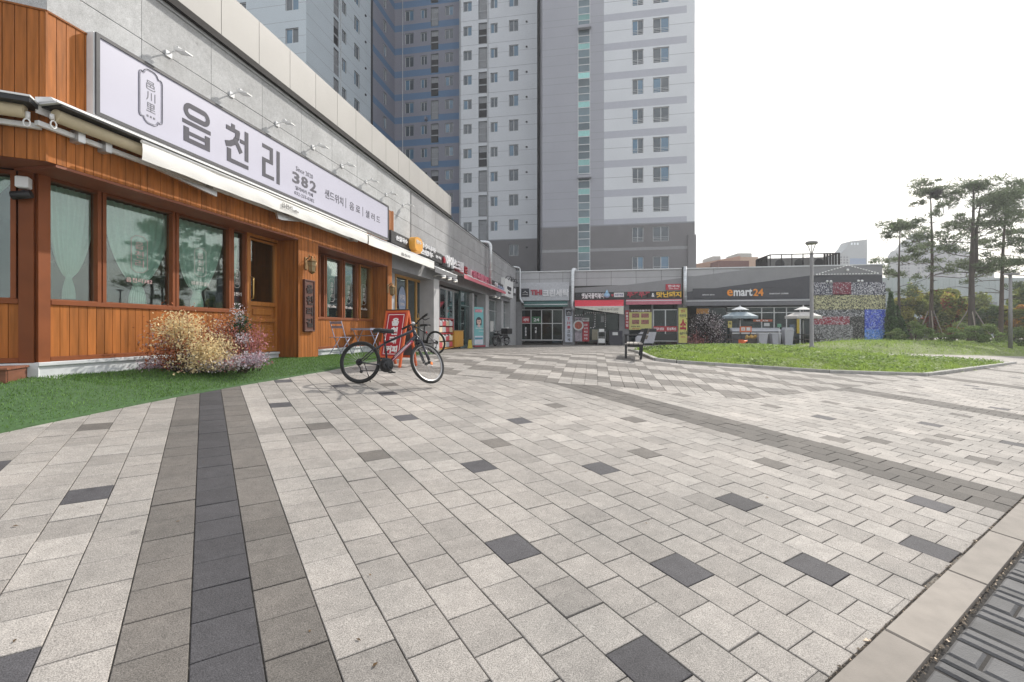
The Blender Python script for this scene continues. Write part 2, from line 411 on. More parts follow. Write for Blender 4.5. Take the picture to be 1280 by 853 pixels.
def build_paving():
    for r in range(-22, 122):
        s = 0 if r % 2 else .5
        for c in range(-7, 62):
            m = unlat(r + .5, c + s + .5)
            if not inview(m.x, m.y): continue
            by = bnd_y(m.x)
            if m.y > by + .2 or m.x > 27: continue
            if inpoly(m.x, m.y, LAWN): continue
            if m.x < -5.7 or (m.y > lawn2_front(m.x) and m.x > 13): continue
            poly = [tuple(unlat(r + a, c + s + b)) for a, b in ((0, 0), (1, 0), (1, 1), (0, 1))]
            u = (r + .5) * WP
            if (c + s) * LP < kerb_v(u) + .05:
                kp = AO + UV * u + VV * kerb_v(u); poly = clip(poly, kp, (VV.x - UV.x * KERB_S, VV.y - UV.y * KERB_S))
                if len(poly) < 3: continue
                ar = abs(sum(poly[i][0] * poly[i - 1][1] - poly[i - 1][0] * poly[i][1] for i in range(len(poly)))) / 2
                if ar < .006: continue
            if abs(m.y - by) < .35:
                e = .05; sl = (bnd_y(m.x + e) - bnd_y(m.x - e)) / (2 * e)
                poly = clip(poly, (m.x, by), (sl, -1))
                if len(poly) < 3: continue
            q = r % 23; k = DK.get((r, c))
            t = random.gauss(1, .062) * random.choice((1, 1, 1, 1, .90, 1.07))
            mi = 0
            if 0 <= r < 3: mi = 2 if r == 1 else 1; t *= 1.05 if r != 1 else 1.0
            elif q < 3 and r > 3: mi = 1; t *= .80
            elif k: mi = k; t *= 1.1 if k == 1 else 1.28
            elif r == 22 or random.random() < .05: t *= .86
            paver(poly, mi, t, fine=m.y < 11)
    n0, t0 = to_nt(.82, 8.41)
    for a in range(-16, 90):
        for b in range(-10, 122):
            n, t = n0 + (a + .5) * .2382, t0 + (b + .5) * .249
            w = B(n, t); by = bnd_y(w.x)
            if w.y < by - .2 or not inview(w.x, w.y, 1.0) or n < -.3 or t > 38.4: continue
            if inpoly(w.x, w.y, LAWN) or (w.x > 13 and w.y > lawn2_front(w.x)): continue
            if w.x > 12 and w.y < 16: continue
            poly = [tuple(B(n0 + (a + i) * .2382, t0 + (b + j) * .249)[:2]) for i, j in ((0, 0), (1, 0), (1, 1), (0, 1))]
            if abs(w.y - by) < .35:
                e = .05; sl = (bnd_y(w.x + e) - bnd_y(w.x - e)) / (2 * e)
                poly = clip(poly, (w.x, by), (-sl, 1))
                if len(poly) < 3: continue
            A_, B_ = math.floor(a / 4), math.floor((b + (1 if a % 4 == 3 else 0)) / 3)
            dk = (A_ + B_) % 2 == 1
            mi = 1 if dk else 0
            t_ = random.gauss(1, .05) * (1.0 if not dk else 1.12)
            paver(poly, mi, t_, fine=w.y < 11)
    me = D.meshes.new('paving'); me.from_pydata(PV_V, [], PV_F)
    for m in (M_PL, M_PM, M_PD): me.materials.append(m)
    me.polygons.foreach_set('material_index', PV_M)
    at_ = me.attributes.new('tint', 'FLOAT', 'FACE'); at_.data.foreach_set('value', PV_T); me.update()
    tag(link_obj('plaza_paving', me), kind='structure')
build_paving()

# kerb between the plaza and the brick footway, cut into stones
def kerb_frame(u, dv):                         # point at u metres along, dv metres from the kerb's plaza edge towards the footway
    p = AO + UV * u + VV * (kerb_v(u) - dv); return p.x, p.y
def build_kerb():
    mb = MB(); u = -1.0
    while u < 9.5:
        L_ = .98; g = .004
        c = [kerb_frame(u + g, .016), kerb_frame(u + L_ - g, .016), kerb_frame(u + L_ - g, .180), kerb_frame(u + g, .180)]
        for k in (0,):
            zt = [gzf(*p) + .012 for p in c]
            inn = []
            cx, cy = sum(p[0] for p in c) / 4, sum(p[1] for p in c) / 4
            for p, z in zip(c, zt):
                dx, dy = cx - p[0], cy - p[1]; l = math.hypot(dx, dy); inn.append((p[0] + dx / l * .007, p[1] + dy / l * .007, z))
            V = [(p[0], p[1], z - .2) for p, z in zip(c, zt)] + [(p[0], p[1], z - .006) for p, z in zip(c, zt)] + inn
            Fc = [(11, 10, 9, 8)]
            for lv in (0, 4):
                for i in range(4): Fc.append((lv + (i + 1) % 4, lv + i, lv + 4 + i, lv + 4 + (i + 1) % 4))
            mb.add(V, Fc, 0, random.gauss(1, .05))
        u += L_
    tag(mb.build('kerb', M_GRANITE_K), kind='structure')
build_kerb()
M_BRICK = mat('footway_brick', (.088, .088, .092), .75, var=.3, scale=7, bump=.3, bscale=120)
def build_footway():
    mb = MB()
    def brick(u0, u1, d0, d1):
        g = .006; c = [(u0 + g, d0 + g), (u1 - g, d0 + g), (u1 - g, d1 - g), (u0 + g, d1 - g)]
        t = random.gauss(1, .13); dz = random.gauss(0, .002)
        lo = []; hi = []
        cu, cd = (u0 + u1) / 2, (d0 + d1) / 2
        for a, b2 in c:
            x, y = kerb_frame(a, b2); lo.append((x, y, gzf(x, y) - .05)); hi.append((x, y, gzf(x, y) - .012 + dz))
        top = []
        for a, b2 in c:
            a2 = a + math.copysign(.012, cu - a); b3 = b2 + math.copysign(.012, cd - b2); x, y = kerb_frame(a2, b3); top.append((x, y, gzf(x, y) - .003 + dz))
        Fc = [(11, 10, 9, 8)]
        for lv in (0, 4):
            for i in range(4): Fc.append((lv + (i + 1) % 4, lv + i, lv + 4 + i, lv + 4 + (i + 1) % 4))
        mb.add(lo + hi + top, Fc, 0, t)
    S = .33; G0 = .200
    for a in range(-3, 28):
        for b in range(0, 10):
            u, d = a * S + .04, G0 + b * .215 - (.1 if a % 2 else 0)
            d0 = max(d, G0); brick(u, u + S * .52, d0, d + .215)
            if b % 2 == 0: d2 = max(G0 + b * .215 - (.2 if a % 2 else .05), G0); e2 = G0 + (b + 2) * .215 - (.2 if a % 2 else .05); brick(u + S * .52, u + S * .76, d2, e2); brick(u + S * .76, u + S, d2, e2)
    q = [kerb_frame(u, d) for u, d in ((-1, .19), (9.4, .19), (9.4, 2.6), (-1, 2.6))]
    for i in range(26):
        c = [kerb_frame(-1 + .4 * (i + a), d) for a, d in ((0, .178), (1, .178), (1, 2.6), (0, 2.6))]; mb.add([(x, y, gzf(x, y) - .0125) for x, y in c], [(3, 2, 1, 0)], 1)
    tag(mb.build('brick_footway', [M_BRICK, mat('footway_grout', (.035, .032, .03), .95, var=.3, scale=40)]), kind='structure')
    # grit and bits of leaf caught in the two joints beside the kerb
    V, Fc, T, MI = [], [], [], []
    for k in range(2600):
        u = random.uniform(-.6, 8); d = random.choice((random.gauss(.004, .006), random.gauss(.190, .007), random.gauss(.190, .007)))
        x, y = kerb_frame(u, d); s = random.uniform(.002, .0065) * (2.2 if random.random() < .04 else 1); z = gzf(x, y) - .004 + s * .4
        o = len(V); a = random.uniform(0, PI)
        for q in range(3): V.append((x + s * math.cos(a + q * 2.1), y + s * math.sin(a + q * 2.1), z + random.uniform(-.3, .6) * s))
        V.append((x, y, z + s)); Fc += [(o, o + 1, o + 3), (o + 1, o + 2, o + 3), (o + 2, o, o + 3)]
        t = random.uniform(.4, 1.3) if random.random() < .93 else 4.5
        T += [t] * 3
    me = np_mesh('joint_grit', V, Fc, mat('grit', (.16, .13, .10), .9, var=.3, scale=40), T)
    tag(link_obj('joint_grit', me), kind='stuff')
build_footway()

# ---------------------------------------------------------------- artificial turf before the cafe
TE_T = []; TE_N = []
for x, y in TURF[:-1]:
    n, t = to_nt(x, y); TE_N.append(n); TE_T.append(t)
def turf_edge(t): return float(np.interp(t, TE_T, TE_N))
def zwall(t): return float(np.interp(t, [4, 5.9, 10, 14.2, 14.8], [-.60, -.625, -.665, -.73, gb(-.53, 14.8)]))
def turf_z(n, t):
    e = turf_edge(t); s = min(1, max(0, (e - n) / (e + .53))); s = s * s * (3 - 2 * s)
    g = gb(n, t); w = .018 + .012 * math.sin(3.1 * n + 1.7 * t) * math.sin(2.3 * t)
    return g + s * max(0, zwall(t) - g) + w
M_TURF = leaf_mat('turf_blade', (.155, .270, .070), (.112, .215, .055), .25)
M_TURFB = mat('turf_backing', (.05, .105, .035), .9, var=.3, scale=25)
def blades(pts, h, w, lean=.5, seed=1, tint=(.6, 1.35)):
    """one bent blade (two triangles) at each point."""
    rg = np.random.default_rng(seed); P = np.asarray(pts, float); n = len(P)
    a = rg.uniform(0, 2 * PI, n); b2 = rg.uniform(0, 2 * PI, n); hh = h * rg.uniform(.55, 1.3, n); ww = w * rg.uniform(.7, 1.3, n)
    dx = np.stack([np.cos(a), np.sin(a), np.zeros(n)], 1) * (ww / 2)[:, None]
    ln = np.stack([np.cos(b2), np.sin(b2), np.zeros(n)], 1) * (hh * lean * rg.uniform(.2, 1.3, n))[:, None]
    up = np.zeros((n, 3)); up[:, 2] = hh
    V = np.stack([P - dx, P + dx, P + ln * .4 + up * .62 + dx * .8, P + ln * .4 + up * .62 - dx * .8, P + ln + up], 1).reshape(-1, 3)
    o = np.arange(n) * 5
    Fq = np.concatenate([np.stack([o, o + 1, o + 2], 1), np.stack([o, o + 2, o + 3], 1), np.stack([o + 3, o + 2, o + 4], 1)])
    T = rg.uniform(tint[0], tint[1], n); return V, Fq, np.concatenate([T, T, T])
def build_turf():
    mb = MB(); ts = np.arange(2.2, 15.05, .3)
    nn = 14
    rows = []
    for t in ts:
        e = turf_edge(t); nin = -.56 if t > 5.9 else -3.2
        rows.append([(e + (nin - e) * k / nn) for k in range(nn + 1)])
    V = [tuple(B(n, t, turf_z(n, t))) for t, r_ in zip(ts, rows) for n in r_]
    Fc = [(i * (nn + 1) + j, (i + 1) * (nn + 1) + j, (i + 1) * (nn + 1) + j + 1, i * (nn + 1) + j + 1) for i in range(len(ts) - 1) for j in range(nn)]
    V2 = []; 
    for i, (t, r_) in enumerate(zip(ts, rows)): V2.append(tuple(B(r_[0] + .004, t, gb(r_[0], t) - .01)))
    o = len(V); V += V2
    Fc += [(i * (nn + 1), o + i, o + i + 1, (i + 1) * (nn + 1)) for i in range(len(ts) - 1)]
    base = np.array(V); 
    pts = []
    for k in range(62000):
        t = random.uniform(3.2, 15.0); e = turf_edge(t); nin = -.5 if t > 5.9 else -2.0
        n = random.uniform(nin, e - .003); pts.append(B(n, t, turf_z(n, t) - .004))
    BV, BF, BT = blades(pts, .026, .006, .7, 3)
    o = len(base); tri = []
    for f in Fc: tri += [(f[0], f[1], f[2]), (f[0], f[2], f[3])]
    tri = np.array(tri)
    me = np_mesh('artificial_turf', np.concatenate([base, BV]), np.concatenate([tri, BF + o]), [M_TURFB, M_TURF], np.concatenate([np.ones(len(tri)), BT]), np.concatenate([np.zeros(len(tri), int), np.ones(len(BF), int)]))
    tag(link_obj('artificial_turf', me), kind='stuff')
build_turf()

# ---------------------------------------------------------------- lawns
M_GRASS = leaf_mat('lawn_blade', (.32, .41, .10), (.235, .335, .082), .42)
M_CLOVER = leaf_mat('clover_leaf', (.25, .335, .09), (.18, .27, .075), .4)
M_SOIL = mat('lawn_soil', (.15, .185, .06), .95, var=.4, scale=8)
def poly_dist(x, y, P):
    d = 9
    for i in range(len(P)):
        a, b2 = P[i], P[(i + 1) % len(P)]; dx, dy = b2[0] - a[0], b2[1] - a[1]; l = dx * dx + dy * dy
        k = max(0, min(1, ((x - a[0]) * dx + (y - a[1]) * dy) / l)); d = min(d, math.hypot(x - a[0] - k * dx, y - a[1] - k * dy))
    return d
def lawn_z(x, y, P, rise=.22):
    d = poly_dist(x, y, P); s = min(1, d / 2.6); return gzf(x, y) + .03 + rise * s * (2 - s) + .02 * math.sin(1.9 * x) * math.cos(1.3 * y + x)
def build_lawn(name, P, nblade, nclump, step=.4, rise=.10, h=.10, seed=5, hl=1.0):
    xs = [p[0] for p in P]; ys = [p[1] for p in P]; rnd = random.Random(seed)
    nx, ny = int((max(xs) - min(xs)) / step) + 1, int((max(ys) - min(ys)) / step) + 1
    V, tri = [], []
    for j in range(ny):
        for i in range(nx):
            x0, y0 = min(xs) + i * step, min(ys) + j * step
            q = [(x0, y0), (x0 + step, y0), (x0 + step, y0 + step), (x0, y0 + step)]
            ins = [inpoly(a, b2, P) for a, b2 in q]
            if not any(ins): continue
            o = len(V)
            for (a, b2), k in zip(q, ins): V.append((a, b2, lawn_z(a, b2, P, rise) if k else gzf(a, b2) - .05))
            tri += [(o, o + 1, o + 2), (o, o + 2, o + 3)]
    pts = []
    cdens = [(rnd.uniform(min(xs), max(xs)), rnd.uniform(min(ys), max(ys)), rnd.uniform(.4, 1.3)) for _ in range(60)]
    while len(pts) < nblade:
        x, y = rnd.uniform(min(xs), max(xs)), rnd.uniform(min(ys), max(ys))
        # more blades where they are seen large
        if rnd.random() > min(1, 15.5 / y) ** 2 or not inpoly(x, y, P): continue
        pts.append((x, y, lawn_z(x, y, P, rise) - .01))
    BV, BF, BT = blades(pts, h, .014, .8, seed, (.8, 1.3))
    k5 = BV.reshape(-1, 5, 3); b0 = k5[:, :1, :].copy(); w_ = .55 + .45 * np.sin(b0[:, :, 0:1] * 2.3 + 1.7 * np.sin(b0[:, :, 1:2] * 1.9)) * np.sin(b0[:, :, 1:2] * 2.9 + b0[:, :, 0:1]) + .5 * (np.sin(b0[:, :, 0:1] * 7.1) * np.sin(b0[:, :, 1:2] * 6.3))
    k5[:, :, 2] = b0[:, :, 2] + (k5[:, :, 2] - b0[:, :, 2]) * np.clip(w_[:, :, 0], .3, 1.9); BV = k5.reshape(-1, 3)
    tm = np.clip(.85 + .25 * w_[:, 0, 0], .7, 1.3); BT = BT * np.concatenate([tm, tm, tm])
    # clover and weeds: little leaf discs in clumps
    CV, CF, CT = [], [], []
    for k in range(nclump):
        x, y, r_ = rnd.choice(cdens); x += rnd.gauss(0, r_); y += rnd.gauss(0, r_)
        if not inpoly(x, y, P): continue
        z = lawn_z(x, y, P, rise) + rnd.uniform(.01, .12) * hl; s = rnd.uniform(.018, .042); tx, ty = rnd.gauss(0, .5), rnd.gauss(0, .5); a = rnd.uniform(0, 6)
        o = len(CV)
        for q in range(4):
            c_, s_ = math.cos(a + q * PI / 2) * s, math.sin(a + q * PI / 2) * s * .8; CV.append((x + c_, y + s_, z + c_ * tx + s_ * ty))
        CF += [(o, o + 1, o + 2), (o, o + 2, o + 3)]; t = rnd.uniform(.6, 1.4); CT += [t, t]
    o = len(V); o2 = o + len(BV)
    parts = [np.array(V), BV] + ([np.array(CV)] if CV else []); fs = [np.array(tri), BF + o] + ([np.array(CF) + o2] if CF else [])
    ti = np.concatenate([np.ones(len(tri)), BT] + ([np.array(CT)] if CT else [])); mi = np.concatenate([np.zeros(len(tri), int), np.ones(len(BF), int)] + ([np.full(len(CF), 2)] if CF else []))
    me = np_mesh(name, np.concatenate(parts), np.concatenate(fs), [M_SOIL, M_GRASS, M_CLOVER], ti, mi)
    tag(link_obj(name, me), kind='stuff')
build_lawn('lawn', LAWN, 75000, 26000)
LAWN2 = [(13.2, 22.6), (13.4, 20.3), (16.5, 20.75), (20.5, 22.1), (26, 24.0), (40, 28.6), (60, 36), (60, 47), (30, 36), (20, 30.5)]
build_lawn('far_lawn', LAWN2, 42000, 16000, .8, .30, .11, 8, 1.6)

def build_lawn_kerb():
    mb = MB(); path = [(4.30, 17.0), (4.28, 16.4), (4.0, 13.84), (3.98, 12.9), (4.45, 12.62), (8.3, 12.26), (11.35, 12.80), (19.8, 18.55), (20.4, 18.95)]
    for i in range(len(path) - 1):
        a, b2 = Vector(path[i]), Vector(path[i + 1]); L_ = (b2 - a).length; k = max(1, round(L_ / .98)); d = (b2 - a) / L_; nr = Vector((d.y, -d.x))
        if i < 3: pass
        for j in range(k):
            p, q = a + d * (L_ * j / k + .004), a + d * (L_ * (j + 1) / k - .004)
            z0, z1 = gzf(*p), gzf(*q); w = .07; b_ = .012
            t = random.gauss(1, .07)
            V = []
            for (pt, z) in ((p, z0), (q, z1)):
                for off, h in ((w, -.1), (w, .062), (w - b_, .075), (-w + b_, .075), (-w, .062), (-w, -.1)): V.append((pt.x + nr.x * off, pt.y + nr.y * off, z + h))
            Fc = [(m, m + 1, m + 7, m + 6) for m in range(5)] + [(5, 4, 3, 2, 1, 0), (6, 7, 8, 9, 10, 11)]
            mb.add(V, Fc, 0, t)
    tag(mb.build('lawn_kerb', M_LAWNKERB), kind='structure')
build_lawn_kerb()
# pale path slabs at the back between the two lawns
def build_path():
    mb = MB(); 
    for k in range(60):
        x0 = 13.2 + k * .6; 
        for r_ in range(5):
            y = lawn2_front(x0) - .55 - r_ * .6 if x0 > 13.6 else 19.2
            if inpoly(x0 + .3, y, LAWN) or y < 18: continue
            c = [(x0 + .01, y), (x0 + .59, y + .198), (x0 + .59, y + .78), (x0 + .01, y + .582)]
            mb.add([(a, b2, gzf(a, b2) + .006) for a, b2 in c], [(0, 1, 2, 3)], 0, random.gauss(1, .05))
    tag(mb.build('path', M_PL), kind='structure')
build_path()

# dry leaves and scraps lying about
def litter():
    V, Fc, T = [], [], []
    for k in range(26):
        p = ground_at(random.uniform(0, 1280), 425 + 430 * random.random() ** 1.6)
        if p.y > 25: continue
        a, r = random.uniform(0, 6.28), random.uniform(.008, .02); o = len(V); z = gzf(p.x, p.y) + .004
        for q, (rr, h) in enumerate(((1, .0), (.45, .25), (1, .1), (.45, .3))): V.append((p.x + r * rr * math.cos(a + q * PI / 2), p.y + r * rr * math.sin(a + q * PI / 2), z + h * r))
        Fc.append((o, o + 1, o + 2, o + 3)); T.append(random.uniform(.5, 1.5))
    tag(link_obj('leaf_litter', np_mesh('leaf_litter', V, Fc, leaf_mat('dry_leaf', (.16, .10, .05), (.10, .065, .035), .1), T)), kind='stuff')
litter()
# ================================================================ THE LONG SHOP BUILDING AND THE CAFE FRONT
MBG = Matrix.Translation(O0) @ Matrix.Rotation(-BA, 4, 'Z')       # (n, t, z) -> world
TC = 38.65
REC = -.53
def root_at(name, label, cat, n, t, z, group=None):
    return bthing(name, label, cat, n, t, z, group)
def under(o, root):                       # parent while the mesh keeps world coordinates
    M = Matrix.Translation(root.location) @ Matrix.Rotation(root.rotation_euler.z, 4, 'Z')
    if root.parent is None:
        o.parent = root; o.matrix_parent_inverse = M.inverted()
    return o
PINV = {}
def wp(name, mb, mats, root, label=None):
    o = mb.build(name, mats); under(o, root)
    if label: o['label'] = label
    return o
def sub(name, mb, mats, part):            # a sub-part of a part made with wp(): same coordinates
    o = mb.build(name, mats); o.parent = part; return o

M_WOOD = mat('cafe_board', (.385, .139, .033), .6, spec=.2, var=.38, scale=3.2, bump=.25, bscale=40, stretch=(6, 6, .5), detail=8, col2=(.31, .102, .024))
M_WOODF = mat('cafe_frame_paint', (.225, .068, .023), .55, spec=.25, var=.12, scale=4, bump=.06)
M_WOODD = mat('cafe_door_wood', (.40, .155, .038), .5, spec=.25, var=.2, scale=3, stretch=(6, 6, .5), bump=.08)
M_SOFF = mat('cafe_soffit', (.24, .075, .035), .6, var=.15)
M_PLINTH = mat('plinth_concrete', (.62, .64, .66), .8, var=.12, scale=5, bump=.15)
M_STONE = paver_mat('granite_cladding', (.47, .47, .47), (.96, .98, 1.0))
M_STONE_G = paver_mat('grey_panel', (.35, .345, .35), (.98, 1, 1.02))
M_JOINT = mat('dark_joint', (.05, .048, .046), .8)
M_BEIGE = mat('beige_metal_panel', (.375, .362, .345), .55, var=.05, scale=1.5, spec=.25)
M_DKSTEEL = mat('dark_steel', (.022, .020, .020), .7, var=.2, spec=.15)
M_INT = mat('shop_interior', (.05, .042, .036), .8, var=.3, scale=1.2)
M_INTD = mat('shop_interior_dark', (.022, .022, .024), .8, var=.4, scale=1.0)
M_CURT = mat('mint_sheer_curtain', (.60, .74, .68), .85, var=.08, scale=20)
M_GL = glass('window_glass', (.78, .85, .82), 1.0, .11)
M_GLD = glass('shop_glass', (.5, .60, .60), .7, .03)
M_DECAL = mat('window_lettering', (.72, .66, .64), .6)
M_DECALP = mat('window_lettering_pink', (.55, .36, .36), .6)
M_WHITE = mat('white_paint', (.80, .80, .79), .45, var=.04)
M_WHITE2 = mat('white_powder_coat', (.74, .75, .76), .4, var=.05)
M_BLACK = mat('black_plastic', (.02, .02, .022), .45, var=.15)
M_GREYW = mat('grey_render', (.235, .235, .245), .85, var=.1, scale=3, bump=.1)
M_GREYL = mat('pale_grey_render', (.42, .42, .43), .8, var=.1, scale=3, bump=.1)
M_GREYD = mat('charcoal_render', (.10, .10, .105), .8, var=.12, scale=3)
M_BRASS = mat('brass', (.55, .38, .14), .3, 1.0)
M_ALU = mat('aluminium_frame', (.55, .56, .57), .4, .6)
M_LAV = mat('sign_face', (.465, .46, .555), .45, var=.025, scale=1.2)
M_SGREY = mat('sign_letter_grey', (.085, .083, .10), .6, var=.05, spec=.2)
M_SFRAME = mat('sign_frame', (.085, .085, .09), .5, spec=.25)
M_SILVER = mat('galvanised_duct', (.62, .64, .66), .35, .7, var=.18, scale=9, bump=.12)

def boards(mb, t0, t1, z0, z1, n0, th=.022, w=.104, M=MBG, mi=0, gap=.0035):
    t = t0
    while t < t1 - .01:
        e = min(t + w, t1)
        mb.box(n0 - th, n0 + random.uniform(-.0012, .0012), t + gap, e - gap, z0, z1, mi, random.choice((1, 1, .93, 1.07, .86, 1.12)) * random.gauss(1, .05), M, b=.003)
        t = e
    mb.box(n0 - th - .02, n0 - th + .001, t0, t1, z0, z1, mi, .22, M)

EL = Vector((.898, .44, 0)).normalized(); NL = Vector((EL.y, -EL.x, 0))
def side_matrix(p): return Matrix(((NL.x, EL.x, 0, p.x), (NL.y, EL.y, 0, p.y), (0, 0, 1, 0), (0, 0, 0, 1)))   # x = outward, y = towards the corner
# ---- stone building
bld = root_at('shop_building', 'long low shop building of pale granite with beige metal parapet on the left', 'shop building', 0, 22, gb(0, 22))
T0 = tn(58, 0)
def build_stone():
    mb = MB()
    # granite slabs above the cafe, in courses with 1.2 m joints
    k = tn(177, 0)
    while k > T0 + .2: k -= 1.215
    cuts = [T0]; k += 1.215
    while k < T0 + .15: k += 1.215
    while k < tn(513, 0): cuts.append(k); k += 1.215
    cuts.append(tn(513, 0))
    for a, b in zip(cuts[:-1], cuts[1:]):
        for z0, z1 in ((3.0, 3.66), (3.66, 4.09), (4.09, 4.80)):
            if b < tn(493, 0):
                if z1 < 3.7: continue
                z0 = max(z0, 3.722)
            mb.box(-.06, -.0 + random.uniform(-.001, .001), a + .004, b - .004, z0 + .004, z1 - .004, 0, random.gauss(1, .03), MBG, b=.003)
    mb.box(-.12, -.03, T0, cuts[-1], 3.0, 4.8, 1, 1, MBG)
    for k in range(4):
        for z0, z1 in ((3.702, 4.09), (4.09, 4.80)): mb.box(-.06, 0, -1.2 * (k + 1) + .004, -1.2 * k - .004, z0 + .004, z1 - .004, 0, random.gauss(1, .03), side_matrix(B(0, T0)), b=.003)
    wp('granite_cladding', mb, [M_STONE, M_JOINT], bld)
    mb = MB(); a = tn(514, 0); k = a
    while k < TC - .1:
        e = min(k + 1.25, TC)
        for z0, z1 in ((2.62, 3.65), (3.65, 4.07), (4.07, 4.84)):
            mb.box(-.06, random.uniform(-.001, .001), k + .005, e - .005, z0 + .005, z1 - .005, 0, random.gauss(1, .03), MBG, b=.003)
        k = e
    mb.box(-.12, -.03, a, TC, 2.6, 4.85, 1, 1, MBG)
    wp('grey_panel_cladding', mb, [M_STONE_G, M_JOINT], bld)
    # parapet of beige metal sheets on a dark steel strip
    mb = MB(); k = tn(324, .08); 
    while k > T0 + .3: k -= .905
    e1 = tn(564, .08)
    while k < e1 - .05:
        e = min(k + .905, e1); mb.box(-.25, .08, k + .006, e - .006, 4.968, 5.80, 0, random.gauss(1, .02), MBG, b=.006); k = e
    mb.box(-.24, .05, T0 + .05, e1 - .02, 4.9, 5.78, 1, 1, MBG)
    for j in range(5): mb.box(-.25, .08, -.905 * (j + 1) + .006, -.905 * j - .006, 4.968, 5.8, 0, random.gauss(1, .02), side_matrix(B(0, T0)), b=.006)
    wp('parapet', mb, [M_BEIGE, M_JOINT], bld)
    mb = MB(); mb.box(-.2, .10, T0, e1, 4.845, 4.965, 0, 1, MBG); mb.box(-.2, .10, -4.5, 0, 4.845, 4.965, 0, 1, side_matrix(B(0, T0))); mb.box(-.2, .03, T0, TC, 4.80, 4.844, 1, 1, MBG); mb.box(-.2, .035, e1, TC, 4.845, 4.89, 0, 1, MBG)
    wp('coping', mb, [M_DKSTEEL, M_ALU], bld)
    mb = MB(); mb.box(-11, -.2, T0 + .6, TC + 9, 4.6, 4.86, 0, 1, MBG); mb.box(-11.2, -11, T0 - 1.2, TC + 9, -2, 4.86, 0, 1, MBG)
    wp('roof', mb, [M_GREYW], bld)
build_stone()

